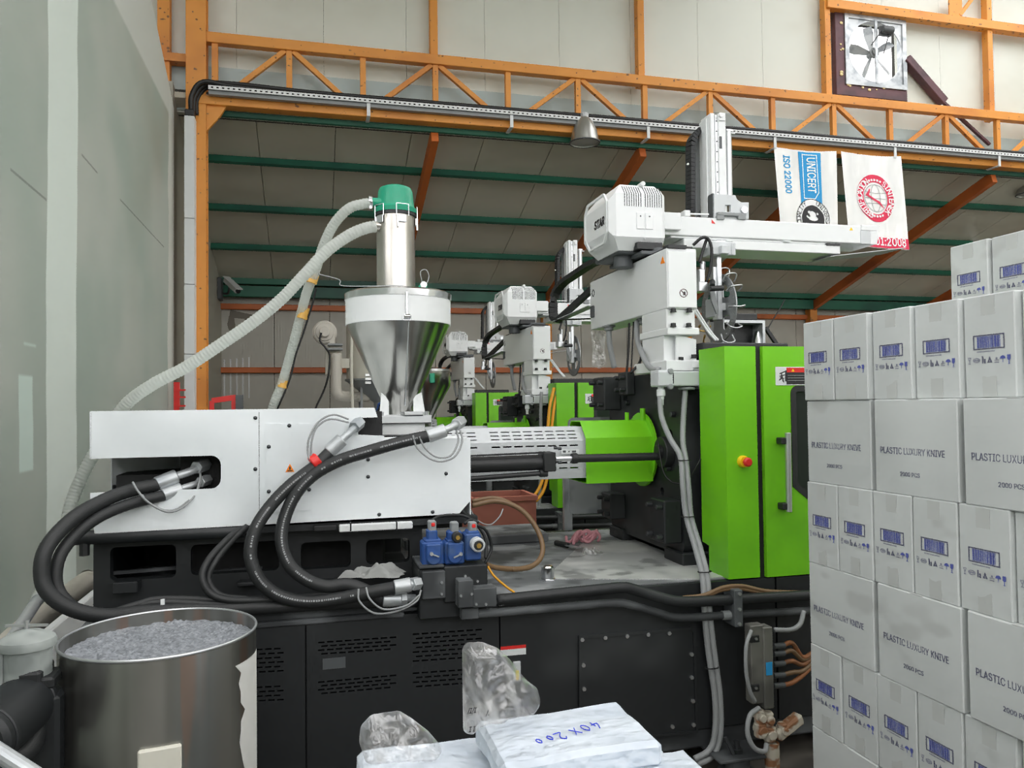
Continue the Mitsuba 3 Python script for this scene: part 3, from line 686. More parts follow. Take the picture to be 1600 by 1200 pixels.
obj('rear_sheet', bx(vx0, vx2, YVB, YVB + 0.004, 1.10, zt2), 'mat_cover_white', m1)
obj('low_sheet', cat(bx(vx1 + 0.04, vx2, YV, 3.42, zt2 - 0.004, zt2), bx(vx1 + 0.04, vx2, 4.1, YVB, zt2 - 0.004, zt2)), 'mat_cover_white', m1)
obj('end_sheet', cat(bx(vx2 - 0.004, vx2, YV, 3.55, 1.11, zt2), bx(vx2 - 0.004, vx2, 3.95, YVB, 1.11, zt2), bx(vx2 - 0.004, vx2, 3.55, 3.95, 1.11, 1.19)), 'mat_cover_white', m1)
obj('end_sheet', cat(bx(vx0, vx0 + 0.004, YV, YVB, hz1, vz1), bx(vx0, vx0 + 0.004, YV + 0.3, YVB, 1.1, hz1), put(bx(0, 0.6, 0, 0.004, hz0, hz1), (vx0, YV + 0.3, 0), _n([0.8, 0.6, 0]), _n([-0.6, 0.8, 0]), Z_)), 'mat_grey_light', m1)
obj('inner_housing', cat(bx(vx0 + 0.28, vx1 - 0.05, YV + 0.16, YVB - 0.1, 1.11, 1.52), bx(vx0 + 0.05, vx2 - 0.1, YV + 0.16, YVB - 0.1, 1.11, zt2 - 0.12)), 'mat_black_soft', m1)
obj('inner_housing', bx(at(540, 665, Y=3.2)[0], at(597, 665, Y=3.2)[0], 3.2, 3.5, 1.40, 1.535), 'mat_black_soft', m1)
ac = obj('access_plate', front(fpoly([(415, 662), (487, 662), (487, 797), (417, 801)], YV), YV - 0.004, 0.004), 'mat_cover_white', body)
tri = fpoly([(453, 724.5), (446, 737.5), (460, 737)], YV)
ws = obj('warning_triangle', front(tri, YV - 0.0055, 0.002), 'mat_orange_sticker', body, label='orange hot surface warning triangle')
obj('symbol', front(unary_union([fpoly([(452, 729), (454, 729), (454, 734), (452, 734)], YV), fpoly([(449, 735), (457, 734.6), (457, 736), (449, 736.3)], YV)]), YV - 0.0065, 0.002), 'mat_ink_black', ws)
for px, py in [(399, 653), (399, 733), (575, 718), (575, 745), (697, 740), (592.5, 804), (676, 800), (452, 665), (420, 698), (420, 768), (483, 765)]:
    a = at(px, py, Y=YV - 0.004 * (405 < px < 490)); obj('screw', lathe([(0.0075, 0), (0.0075, 0.002), (0.005, 0.005), (0, 0.006)], a, (0, -1, 0), 12), 'mat_bolt', body, 40)
obj('fold_line', fb(404.5, 644, 405.6, 819, YV - 0.0008, 0.002, 0), 'mat_grey_mid', body)

# hopper throat block on the barrel
XH = at(624, 660, Y=YC)[0]
tb = obj('throat_block', bx(XH - 0.10, XH + 0.10, YC - 0.17, YC + 0.17, 1.42, 1.485, 0.006), 'mat_white', m1, label='white feed throat block')
obj('flange', cat(bx(XH - 0.12, XH + 0.13, YC - 0.19, YC - 0.02, 1.475, 1.512, 0.004), bx(XH - 0.12, XH + 0.13, YC, YC + 0.19, 1.475, 1.512, 0.004)), 'mat_alu', tb)
for dx in (-0.1, 0.02, 0.11):
    for s in (-1, 1): obj('bolt', cyl((XH + dx, YC + s * 0.16, 1.51), (XH + dx, YC + s * 0.16, 1.53), 0.012, 8), 'mat_bolt_bright', tb)
obj('saddle', bx(XH - 0.10, XH + 0.12, YC - 0.14, YC + 0.14, 1.35, 1.43, 0.004), 'mat_black_soft', m1)

# barrel guard of slotted grey sheet (octagon), nozzle cover (green), platen
def octa(r, y=YC, z=1.318, top=0.46): # apothem r
    k = r * top
    return np.array([(-r, -r), (r, -r), (r, k), (k, r), (-k, r), (-r, k)]) + [y, z]
def octa_faces(r, x0, x1, t, holes):
    """the eight sheets of the guard, each with its own slots; holes(face index, length, width) -> polygon"""
    o, ms = octa(r), []
    for i in range(6):
        a, b = o[i], o[(i + 1) % 6]; w = np.linalg.norm(b - a); d = (b - a) / w
        p = sbox(0, 0, x1 - x0, w); h = holes(i, x1 - x0, w)
        if h is not None: p = p.difference(h)
        V = np.array([0, d[0], d[1]]); W = np.cross(X_, V)
        ms.append(put(ext(p, t), np.array([x0, a[0], a[1]]) - W * 0, X_, V, W))
    return cat(ms)
gx0, gx1 = vx2 - 0.05, at(916, 720, Y=3.63)[0]
def guard_slots(i, L, w):
    if i not in (4, 5): return None
    hs = []
    rows = [0.3, 0.55, 0.8] if i == 4 else [0.12, 0.58, 0.72]
    for r in rows:
        x = 0.03
        while x < L - 0.05:
            if not (0.16 < x < 0.20): hs.append(sbox(x, w * r - 0.0035, x + 0.042, w * r + 0.0035))
            x += 0.056
    return unary_union(hs)
obj('barrel_guard', octa_faces(0.125, gx0, gx1, 0.003, guard_slots), 'mat_grey_light', m1, label='pale grey octagonal barrel guard with slots')
obj('barrel', cat(cyl((gx0 - 0.3, YC, 1.318), (1.66, YC, 1.318), 0.07, 24), cyl((gx0 + 0.1, YC, 1.318), (1.2, YC, 1.318), 0.085, 24)), 'mat_black_soft', m1, 40)
hd = at(830, 674, Y=3.72)
obj('guard_handle', tube([at(835, 676, Y=3.72), at(837, 672.5, Y=3.72), at(858, 672, Y=3.72), at(860, 675, Y=3.72)], 0.006, 8), 'mat_white_soft', m1, True)
nx1 = 1.66
obj('nozzle_cover', octa_faces(0.152, gx1 - 0.012, nx1 - 0.02, 0.004, lambda i, L, w: None), 'mat_green', m1, label='green octagonal nozzle cover')
nf = lathe([(0.145, 0), (0.19, 0), (0.19, 0.012), (0.145, 0.012)], (nx1 - 0.02, YC, 1.318), X_, 40)
obj('nozzle_flange', cat(nf, cyl((nx1 - 0.1, YC - 0.02, 1.465), (nx1 - 0.1, YC - 0.02, 1.51), 0.011, 12), cyl((nx1 - 0.03, YC - 0.06, 1.46), (nx1 - 0.03, YC - 0.06, 1.53), 0.014, 12)), 'mat_green', m1, 40)
# injection pull cylinder
YK = 3.47
ci = obj('pull_cylinder', cat(cyl(at(700, 728, Y=YK), at(852, 722, Y=YK), 0.036, 24), fb(850, 707, 869, 737, YK - 0.05, 0.1, 0.004), beam(at(700, 714, Y=YK - 0.03), at(852, 707, Y=YK - 0.03), 0.012, 0.008)), 'mat_black', m1, 40, label='black hydraulic pull cylinder')
obj('rod', cyl(at(868, 717, Y=YK), at(900, 716, Y=YK), 0.012, 16), 'mat_chrome', ci, 40)
obj('rod_end', cat(cyl(at(895, 716.5, Y=YK), at(1030, 713, Y=YK), 0.019, 20, 0.004), cyl(at(893, 716.5, Y=YK), at(902, 716, Y=YK), 0.025, 20, 0.003)), 'mat_black', ci, 40)
obj('rod_mount', cat(cyl((1.62, YK, 1.318), (1.665, YK, 1.318), 0.075, 24, 0.004), cyl((1.60, YK, 1.318), (1.66, YK, 1.318), 0.035, 16, 0.004)), 'mat_black', ci, 40)
obj('tie_rod', cat(cyl(at(736, 748, Y=YK - 0.02), at(845, 739.5, Y=YK - 0.02), 0.011, 12), cyl(at(843, 739.5, Y=YK - 0.02), at(855, 739, Y=YK - 0.02), 0.018, 12, 0.002)), 'mat_black', ci, 40)
for dy in (-0.03, 0.03):
    for dz in (-0.04, 0.04): obj('bolt', cyl((at(869, 720, Y=YK)[0], YK + dy, 1.318 + dz * 0.8), (at(874, 720, Y=YK)[0], YK + dy, 1.318 + dz * 0.8), 0.007, 8), 'mat_bolt', ci)
gp = obj('guard_plate', fb(877, 702, 905, 709, 3.6, 0.006, 0), 'mat_white_soft', m1)
obj('marks', cat(fb(880, 704, 884, 707, 3.598, 0.004, 0), fb(888, 704.5, 890, 706.5, 3.598, 0.004, 0), fb(894, 704, 900, 707, 3.598, 0.004, 0)), 'mat_grey_dark', gp)

XP = 1.665
PZ1 = at(1085, 579, Y=3.3)[2]
pl = sbox(3.32, 0.84, 4.24, PZ1).buffer(-0.06).buffer(0.06)
holes = [Point(YC, 1.318).buffer(0.13), sbox(3.98, 1.58, 4.02, 1.66).buffer(0.01), sbox(3.52, 1.60, 3.545, 1.66).buffer(0.008)]
holes += [Point(YC - 0.30, 1.40).buffer(0.028), Point(YC + 0.28, 1.40).buffer(0.028), Point(YC - 0.2, 1.12).buffer(0.02)]
obj('fixed_platen', cat(side(pl.difference(unary_union(holes)), XP, 0.28), side(Point(YC, 1.318).buffer(0.2).difference(Point(YC, 1.318).buffer(0.1)), XP + 0.02, 0.1)), 'mat_machine_black', m1, label='black cast fixed platen')
for y, z in [(3.55, 1.56), (3.95, 1.56), (3.44, 1.02), (4.1, 1.02), (3.40, 1.5), (4.12, 1.3), (3.46, 1.24)]:
    obj('platen_bolt', cat(cyl((XP, y, z), (XP - 0.022, y, z), 0.014, 12, 0.002), cyl((XP - 0.022, y, z), (XP - 0.023, y, z), 0.008, 6)), 'mat_bolt', m1)
def clamp_block(x0, x1, y0, y1, z0, z1):
    k = obj('clamp_block', bx(x0, x1, y0, y1, z0, z1, 0.006), 'mat_machine_black', m1)
    for z in (z0 + 0.03, z1 - 0.03):
        for y in (y0 + 0.025, y1 - 0.025):
            obj('bolt', cyl((x0, y, z), (x0 - 0.03, y, z), 0.012, 12, 0.002), 'mat_bolt', k)
clamp_block(XP - 0.09, XP, 3.34, 3.50, 0.90, 1.10)
clamp_block(XP - 0.09, XP, 4.02, 4.16, 0.92, 1.06)
clamp_block(XP - 0.10, XP, 4.06, 4.24, 1.52, PZ1 + 0.0)
clamp_block(XP - 0.05, XP + 0.0, 3.86, 3.98, 1.60, PZ1 + 0.02)
obj('tie_bar', cat(*[cyl((XP + 0.05, y, z), (4.0, y, z), 0.055, 20) for y in (3.5, 4.0) for z in (1.05, 1.58)]), 'mat_chrome', m1, 40)
for y_ in (3.30, 4.02): obj('mount_foot', bx(XP - 0.02, XP + 0.35, y_, y_ + 0.2, BZ, 0.86, 0.006), 'mat_machine_black', m1)
gs = rrect(4.05, 4.44, 0.98, 1.50, 0.03)
gq = fr(889, 652, 972, 802, 4.44)
obj('rear_guard', cat(front(rrect(*gq, 0.035), 4.44, 0.012), bx(1.45, 1.5, 4.45, 4.48, BZ, 1.2)), 'mat_galvanised', m1, label='rounded bare steel guard plate behind the nozzle')

# junction box on the platen with its two conduits
YJ = 3.24
jb = obj('junction_box', cat(fb(1029, 580, 1104, 603, YJ, 0.09, 0.004), fb(1029, 578, 1052, 604, YJ + 0.004, 0.09, 0.004)), 'mat_grey_light', m1, label='grey junction box with clip corners')
for px, py in [(1049, 580), (1049, 604), (1097, 579), (1097, 602)]:
    a = at(px, py, Y=YJ - 0.008); obj('clip', cyl(a, a + [0, 0.02, 0], 0.013, 12, 0.003), 'mat_grey_mid', jb, 40)
obj('side_plate', fb(1101, 575, 1105, 607, YJ - 0.01, 0.12, 0.002), 'mat_grey_mid', jb)
obj('joint_line', cat(fb(1051.5, 583, 1053, 599, YJ - 0.001, 0.01, 0), fb(1096, 583, 1097.5, 599, YJ - 0.001, 0.01, 0)), 'mat_black', jb)
gl = at(1032.5, 604, Y=YJ + 0.04)
obj('gland', cat(cyl(gl, gl - [0, 0, 0.06], 0.014, 14), cyl(gl - [0, 0, 0.012], gl - [0, 0, 0.045], 0.02, 14, 0.003), cyl(gl - [0, 0, 0.055], gl - [0, 0, 0.085], 0.012, 12)), 'mat_white_soft', jb, 40)
obj('locknut', cat(cyl(at(1073, 605, Y=YJ + 0.04), at(1073, 609, Y=YJ + 0.04), 0.04, 18, 0.004)), 'mat_grey_mid', jb, 40)
cpath = [[(1031, 620, 3.28), (1034, 652, 3.26), (1047, 685, 3.22), (1063, 714, 3.16), (1067, 760, 3.13), (1072, 806, 3.12), (1087, 858, 3.06), (1098, 905, 2.985), (1101, 960, 2.955), (1107, 1020, 2.96), (1117, 1090, 2.96), (1117, 1145, 2.96), (1108, 1172, 2.96), (1085, 1186, 2.96)],
         [(1071, 606, 3.28), (1068, 650, 3.26), (1067, 690, 3.22), (1072, 722, 3.16), (1076, 764, 3.13), (1080, 808, 3.12), (1094, 856, 3.06), (1105, 902, 2.985), (1109, 960, 2.955), (1116, 1020, 2.96), (1125, 1090, 2.96), (1125, 1150, 2.96), (1113, 1181, 2.96), (1090, 1194, 2.96)]]
for i, pth in enumerate(cpath):
    cd = obj('conduit', tube(path(pth), 0.0125, 12, 8), 'mat_cable_grey', m1, True, label='grey corrugated electric conduit')
    if i == 0:
        for px, py, Y in [(1070, 719, 3.13), (1075, 807, 3.09), (1101, 893, 2.97), (1112, 1043, 2.93)]:
            a = at(px, py, Y=Y + 0.02); obj('cable_tie', put(lathe([(0.014, -0.002), (0.016, -0.002), (0.016, 0.002), (0.014, 0.002)], n=16).apply_scale([2.0, 1.1, 1]) if True else None, a, X_, Y_, Z_), 'mat_black', cd)
obj('wire', tube(path([(1101, 705, 3.27), (1092, 722, 3.22), (1080, 745, 3.24), (1077, 764, 3.25)]), 0.004, 6), 'mat_cable_black', m1, True)
obj('wire', tube(path([(1028, 690, 3.45), (1036, 735, 3.38), (1048, 752, 3.33), (1062, 756, 3.28)]), 0.004, 6), 'mat_cable_black', m1, True)

# green clamp guard: corner post, sliding door with window and handle
GZ1, GZ0 = at(1160, 541, Y=YF)[2], at(1160, 904, Y=YF)[2]
gxa, gxb = at(1135, 720, Y=YF)[0], at(1184, 720, Y=YF)[0]
gyb = at(1095, 720, X=gxa)[1]
gd = obj('guard_post', front(sbox(gxa, GZ0, gxb, GZ1), YF, 0.02), 'mat_green', m1, label='green corner panel of the clamp guard')
obj('return', side(Polygon([(YF, GZ0), (gyb - 0.06, GZ0 + 0.0), (gyb - 0.06, GZ0 + 0.115), (gyb, GZ0 + 0.125), (gyb, GZ1), (YF, GZ1)]), gxa, 0.015), 'mat_green', gd)
obj('roof', bx(gxa, gxb, YF, gyb, GZ1 - 0.015, GZ1, 0.002), 'mat_green', gd)
es = at(1160, 721, Y=YF)
e = obj('emergency_stop', lathe([(0.0, 0.0), (0.026, 0), (0.026, 0.012), (0.022, 0.022), (0, 0.022)], es, (0, -1, 0), 24), 'mat_yellow', gd, 40, label='red and yellow emergency stop button')
obj('button', lathe([(0.0, 0.02), (0.011, 0.02), (0.011, 0.035), (0.019, 0.037), (0.02, 0.046), (0.014, 0.053), (0, 0.054)], es, (0, -1, 0), 24), 'mat_red', e, 40)
gxc = at(1193, 720, Y=YF)[0]
obj('door_gap', bx(gxb - 0.004, gxc + 0.004, YF + 0.012, YF + 0.05, GZ0 - 0.05, GZ1), 'mat_black_soft', m1)
wx0, wx1, wz0, wz1 = fr(1236, 604, 1250, 792, YF)
wpoly = rrect(wx0, wx0 + 0.85, wz0, wz1, 0.03)
wpoly = wpoly.difference(Polygon([(wx0 - 0.01, wz0 - 0.01), (wx0 + 0.13, wz0 - 0.01), (wx0 - 0.01, wz0 + 0.10)]))
gdr = obj('guard_door', front(sbox(gxc, GZ0, gxc + 1.15, GZ1).difference(wpoly), YF - 0.01, 0.03), 'mat_green', m1, label='green sliding guard door')
obj('seal', front(wpoly.buffer(0.004).difference(wpoly.buffer(-0.022)), YF - 0.014, 0.03), 'mat_rubber', gdr)
scene['mat_window'] = {'type': 'thindielectric'}
mat('dark_glass', (40, 44, 44), 0.08, 0.0, 0.6)
obj('window', front(wpoly.buffer(-0.02), YF + 0.0, 0.006), 'mat_dark_glass', gdr)
ha, hb = at(1231, 676, Y=YF - 0.045), at(1233, 800, Y=YF - 0.045)
hn = obj('handle', cyl(hb, ha, 0.013, 20, 0.002), 'mat_alu', gdr, 40, label='round aluminium door handle')
for zz, px in ((at(1225, 688, Y=YF)[2], 0), (at(1228, 789, Y=YF)[2], 0)):
    obj('handle_bracket', bx(ha[0] - 0.034, ha[0] + 0.012, YF - 0.05, YF - 0.008, zz - 0.014, zz + 0.014, 0.003), 'mat_black', hn)
sg = obj('safety_sign', fb(1212, 573, 1262, 602, YF - 0.0125, 0.003, 0), 'mat_white_soft', gdr, label='white, red and black crushing hazard sign')
obj('red_header', fb(1229, 574.5, 1261, 582, YF - 0.0135, 0.002, 0), 'mat_red', sg)
obj('black_panel', fb(1229, 582, 1261, 600.5, YF - 0.0135, 0.002, 0), 'mat_ink_black', sg)
pc = [fpoly([(1224, 579), (1226.5, 579), (1226.5, 596), (1224, 596)], YF)]
for a_, b_ in [((1216, 584), (1223, 581)), ((1216, 588), (1223, 586)), ((1217, 590), (1222, 592)), ((1215, 594), (1220, 590)), ((1218, 588), (1222, 597)), ((1218, 583), (1221, 596))]:
    p1, p2 = at(*a_, Y=YF), at(*b_, Y=YF); pc.append(LineString([p1[[0, 2]], p2[[0, 2]]]).buffer(0.0022))
obj('pictogram', front(unary_union(pc), YF - 0.0135, 0.002), 'mat_ink_black', sg)
for y in (586, 590, 594): obj('fine_print', fb(1231, y, 1258, y + 1, YF - 0.0145, 0.001, 0), 'mat_grey_mid', sg)
tr3 = fpoly([(1236, 576), (1233.5, 581), (1238.5, 581)], YF); obj('triangle', front(tr3, YF - 0.0145, 0.001), 'mat_yellow', sg)
obj('guard_rear', cat(bx(gxc + 0.05, 4.4, 4.2, 4.3, BZ, GZ1 - 0.05), bx(gxc + 1.16, 4.4, YF, YF + 0.03, GZ0, GZ1), ), 'mat_green', m1)
obj('guard_roof', bx(gxc, 4.4, YF + 0.1, 4.25, GZ1 - 0.06, GZ1 - 0.04), 'mat_machine_black', m1)
obj('sill', bx(gxa + 0.03, 4.4, YF + 0.03, YF + 0.3, BZ - 0.01, GZ0 + 0.03), 'mat_black_soft', m1)
obj('guard_top_box', bx(at(1106, 540, Y=3.3)[0], 2.25, 3.34, 3.7, GZ1 - 0.02, GZ1 + 0.045, 0.006), 'mat_black', m1)
mp_ = obj('movable_platen', bx(2.45, 2.75, 3.35, 4.15, 0.84, 1.66, 0.02), 'mat_machine_black', m1)

# ---- hydraulic manifold with three blue valves
YM = 2.93
mf = obj('manifold', cat(fb(655, 886, 760, 965, YM + 0.02, 0.22, 0.004), fb(694, 884, 762, 940, YM, 0.22, 0.004)), 'mat_machine_black', m1, label='black hydraulic manifold block')
for x0, y0, x1, y1, d in [(716, 907, 740, 950, 0.06), (739, 919, 776, 949, 0.06), (721, 950, 748, 968, 0.03), (660, 893, 696, 936, 0.015)]:
    bl = obj('port_block', fb(x0, y0, x1, y1, YM - d, d + 0.01, 0.003), 'mat_dusty_black', mf)
for px, py, d in [(720, 931, 0.06), (737, 928, 0.06), (744, 944, 0.06), (759, 944, 0.06), (690, 910, 0.015), (690, 928, 0.015), (746, 908, 0.0), (727, 900, 0)]:
    a = at(px, py, Y=YM - d); obj('screw', cyl(a, a - [0, 0.006, 0], 0.005, 8), 'mat_bolt_bright', mf)
obj('top_plate', fb(655, 884, 694, 888, YM - 0.0, 0.22, 0.002), 'mat_dusty_black', mf)
vdat = [(660, 694, 845, 884, 668, 684, 828, False), (695, 726, 845, 882, 700, 722, 830, False), (727, 752, 832, 876, 729, 750, 830, True)]
for i, (x0, x1, y0, y1, cx0_, cx1_, cy0, coil) in enumerate(vdat):
    YVv = YM + 0.03
    v = obj('solenoid_valve', cat(fb(x0, y0 + 2, x1, y1, YVv, 0.08, 0.006), fb(x0 + 4, y0 - 2, x1 - 4, y0 + 8, YVv + 0.005, 0.07, 0.004), fb(cx0_, cy0, cx1_, y0 + 4, YVv + 0.012, 0.05, 0.006)), 'mat_blue_valve', m1, label='dusty blue solenoid valve')
    plx = (cx0_ + cx1_) / 2
    obj('plug', fb(plx - 6, cy0 - 14, plx + 6, cy0 + 3, YVv + 0.015, 0.04, 0.004), 'mat_grey_mid', v)
    if i != 1: obj('pilot_light', fb(plx - 2, cy0 - 11, plx + 4, cy0 - 5, YVv + 0.012, 0.02, 0.003), 'mat_red', v)
    if i < 2:
        a = at((x0 + x1) / 2, y1 - 14, Y=YVv)
        obj('face_cap', cat(cyl(a + [0, 0.01, 0], a - [0, 0.02, 0], 0.028, 20, 0.004), bx(a[0] - 0.028, a[0] + 0.028, YVv - 0.02, YVv, a[2], a[2] + 0.05, 0.004)), 'mat_blue_valve', v)
        p = at((x0 + x1) / 2 - 3 + 12 * i, y0 + 20, Y=YVv - 0.02); obj('lever', cat(cyl(p, p - [0, 0.012, 0], 0.007, 10), beam(p - [0, 0.01, 0], p + [0.028 * (1 - 2 * i), -0.01, -0.012], 0.007, 0.005)), 'mat_alu', v)
    if i == 1:
        a = at(713, 838, Y=YVv + 0.01); obj('coil', cat(cyl(a, a - [0, 0.03, 0], 0.02, 20, 0.003)), 'mat_black', v, 40); obj('brass_nut', cyl(a - [0, 0.03, 0], a - [0, 0.038, 0], 0.009, 6), 'mat_brass', v)
    if coil:
        a = at(744, 849, Y=YVv + 0.0); obj('coil', cyl(a, a - [0, 0.045, 0], 0.027, 24, 0.004), 'mat_grey_light', v, 40)
        obj('coil_ring', cyl(a - [0, 0.04, 0], a - [0, 0.05, 0], 0.018, 20, 0.002), 'mat_black', v, 40); obj('brass_nut', cyl(a - [0, 0.05, 0], a - [0, 0.058, 0], 0.010, 6), 'mat_brass', v)
for pth in [[(745, 820, 3.02), (760, 830, 3.04), (768, 856, 3.06), (758, 880, 3.04)], [(672, 815, 3.0), (690, 806, 3.05), (730, 808, 3.08), (757, 838, 3.08), (759, 872, 3.03)], [(726, 818, 3.02), (736, 812, 3.05), (747, 816, 3.03)]]:
    obj('wire', tube(path(pth), 0.006, 8), 'mat_rubber', m1, True)

# ---- hydraulic hoses with their fittings and safety wires
def hose(pth, r, fits, wires, label, band=None):
    h = obj('hydraulic_hose', tube(path(pth), r, 16, 10), 'mat_rubber', m1, True, label=label)
    for f in fits:
        c, e, k = f['crimp'], f['elbow'], path(f['crimp'])
        obj('crimp', cyl(k[0], k[1], r * 1.14, 20, 0.003), 'mat_galvanised', h, 40)
        obj('elbow', tube(path(e), r * 0.62, 14, 6), 'mat_galvanised', h, True)
        n = path(f['nut']); obj('nut', cyl(n[0], n[1], r * 1.05, 6, 0.002), 'mat_galvanised', h)
    for w in wires: obj('safety_wire', tube(path(w), 0.004, 6), 'mat_cable_grey', h, True)
    if band: k = path(band); obj('red_band', cyl(k[0], k[1], r * 1.25, 18, 0.004), 'mat_red', h, 40)
    return h
hose([(247, 757, 3.13), (205, 766, 3.08), (160, 783, 3.0), (112, 812, 2.9), (72, 858, 2.82), (66, 905, 2.80), (84, 935, 2.80), (122, 955, 2.82), (170, 962, 2.86), (230, 956, 2.92), (330, 952, 2.96), (440, 947, 2.97), (560, 940, 2.98), (652, 938, 3.0)], 0.0245,
     [{'crimp': [(244, 757, 3.13), (276, 744, 3.16)], 'elbow': [(270, 746, 3.155), (296, 737, 3.18), (310, 731, 3.22), (316, 726, 3.28)], 'nut': [(306, 731, 3.20), (322, 725, 3.27)]}],
     [[(207, 753, 3.05), (216, 768, 3.04), (232, 785, 3.04), (258, 799, 3.05), (280, 796, 3.08), (303, 776, 3.12), (312, 750, 3.16), (313, 740, 3.18)]],
     'thick black hydraulic hose looping out past the end of the white cover, upper one')
hose([(256, 774, 3.12), (205, 787, 3.06), (160, 805, 2.98), (124, 830, 2.92), (94, 868, 2.86), (88, 912, 2.84), (106, 942, 2.84), (140, 961, 2.88), (200, 962, 2.95), (330, 944, 3.0), (440, 938, 3.02), (560, 932, 3.02), (640, 928, 3.04)], 0.0205,
     [{'crimp': [(254, 774, 3.12), (283, 763, 3.15)], 'elbow': [(278, 765, 3.145), (300, 758, 3.17), (314, 754, 3.21), (320, 751, 3.26)], 'nut': [(312, 754, 3.19), (325, 749, 3.25)]}],
     [[(222, 773, 3.06), (230, 784, 3.05), (256, 797, 3.06), (279, 794, 3.1), (306, 770, 3.14), (316, 745, 3.18)]],
     'black hydraulic hose looping out past the end of the white cover, lower one')
hose([(517, 705, 3.06), (494, 727, 3.04), (455, 757, 3.02), (424, 789, 3.0), (400, 825, 2.97), (391, 862, 2.95), (398, 893, 2.94), (414, 916, 2.94), (442, 933, 2.94), (482, 940, 2.94), (530, 935, 2.93), (580, 925, 2.91), (617, 918, 2.90)], 0.0235,
     [{'crimp': [(514, 706, 3.06), (535, 686, 3.06)], 'elbow': [(530, 691, 3.06), (545, 677, 3.07), (555, 668, 3.10), (560, 663, 3.18)], 'nut': [(553, 668, 3.09), (563, 659, 3.13)]},
      {'crimp': [(616, 918, 2.90), (642, 913, 2.90)], 'elbow': [(638, 914, 2.90), (648, 912, 2.91), (658, 911, 2.94)], 'nut': [(643, 913, 2.90), (655, 911, 2.92)]}],
     [[(545, 655, 3.06), (520, 648, 3.05), (497, 660, 3.04), (483, 685, 3.03), (481, 706, 3.03), (484, 718, 3.02)], [(545, 660, 3.06), (515, 655, 3.05), (495, 668, 3.04), (487, 690, 3.03), (486, 715, 3.03)], [(560, 920, 2.9), (562, 940, 2.89), (585, 958, 2.89), (620, 955, 2.89), (650, 940, 2.88), (658, 922, 2.9)], [(572, 918, 2.9), (578, 936, 2.88), (600, 952, 2.88), (635, 946, 2.88), (655, 930, 2.88)]],
     'black hydraulic hose with a red band, arching down over the white cover', [(487, 725, 3.035), (498, 717, 3.04)])
hose([(671, 681, 3.02), (630, 690, 3.02), (580, 704, 3.02), (530, 720, 3.02), (490, 742, 3.02), (462, 772, 3.01), (444, 812, 3.0), (440, 848, 2.98), (452, 882, 2.96), (478, 905, 2.95), (510, 916, 2.95), (548, 914, 2.95), (600, 936, 2.93)], 0.0235,
     [{'crimp': [(668, 682, 3.02), (696, 672, 3.02)], 'elbow': [(690, 674, 3.02), (706, 667, 3.03), (716, 662, 3.07), (719, 660, 3.14)], 'nut': [(712, 664, 3.04), (721, 658, 3.11)]},
      {'crimp': [(598, 937, 2.93), (627, 936, 2.93)], 'elbow': [(622, 936, 2.93), (636, 935, 2.94), (648, 934, 2.96)], 'nut': [(626, 936, 2.93), (636, 935, 2.93)]}],
     [[(645, 680, 3.0), (652, 700, 3.0), (672, 717, 3.0), (692, 721, 3.0), (712, 712, 3.0), (722, 690, 3.02), (719, 672, 3.03)], [(655, 682, 3.0), (664, 700, 3.0), (682, 714, 3.0), (704, 712, 3.0), (716, 690, 3.02), (713, 672, 3.03)]],
     'black hydraulic hose sweeping from the nozzle end across the white cover')
# white print running along the two arching hoses
def hose_print(pth, r, name):
    p = spline(path(pth), 24); L = np.r_[0, np.cumsum(np.linalg.norm(np.diff(p, axis=0), axis=1))]; ms = []; s = 0.05; g = np.random.default_rng(len(pth))
    while s < L[-1] - 0.06:
        d_ = g.uniform(0.003, 0.009)
        a_, b_ = (np.array([np.interp(q, L, p[:, k]) for k in range(3)]) for q in (s, s + d_))
        v_ = _n(EYE + [0.25, -1.0, 0.5] - a_); v_ = _n(v_ - v_.dot(_n(b_ - a_)) * _n(b_ - a_)); ms.append(beam(a_ + v_ * r, b_ + v_ * r, 0.0065, 0.0012, up=v_))
        s += d_ + (g.uniform(0.002, 0.004) if g.random() < 0.88 else g.uniform(0.02, 0.05))
    lab(obj('print', cat(ms), 'mat_grey_mid', name), kind='stuff')
hk_ = [k for k in scene if re.fullmatch(r'injection_molding_machine__hydraulic_hose(_\d+)?', k)]
hose_print([(494, 727, 3.04), (455, 757, 3.02), (424, 789, 3.0), (400, 825, 2.97), (391, 862, 2.95), (398, 893, 2.94), (414, 916, 2.94), (442, 933, 2.94), (482, 940, 2.94), (530, 935, 2.93), (580, 925, 2.91)], 0.0236, hk_[2])
hose_print([(671, 681, 3.02), (630, 690, 3.02), (580, 704, 3.02), (530, 720, 3.02), (490, 742, 3.02), (462, 772, 3.01), (444, 812, 3.0), (440, 848, 2.98), (452, 882, 2.96), (478, 905, 2.95), (510, 916, 2.95)], 0.0236, hk_[3])
# thinner hoses along the shelf
for pth, r in [([(376, 826, 3.12), (352, 846, 3.06), (326, 875, 3.0), (316, 902, 2.97), (330, 928, 2.96), (365, 938, 2.96), (430, 936, 2.97), (520, 930, 3.0)], 0.013),
               ([(386, 822, 3.12), (362, 846, 3.07), (338, 876, 3.0), (326, 905, 2.98), (345, 930, 2.97), (390, 936, 2.97)], 0.011),
               ([(180, 955, 2.93), (215, 944, 2.95), (250, 936, 2.97), (330, 937, 2.97), (420, 940, 2.975), (520, 936, 2.98), (640, 928, 3.0)], 0.012),
               ([(170, 960, 2.94), (240, 942, 2.955), (330, 944, 2.96), (430, 948, 2.965), (560, 936, 2.97)], 0.012)]:
    obj('thin_hose', tube(path(pth), r, 10, 8), 'mat_rubber', m1, True)
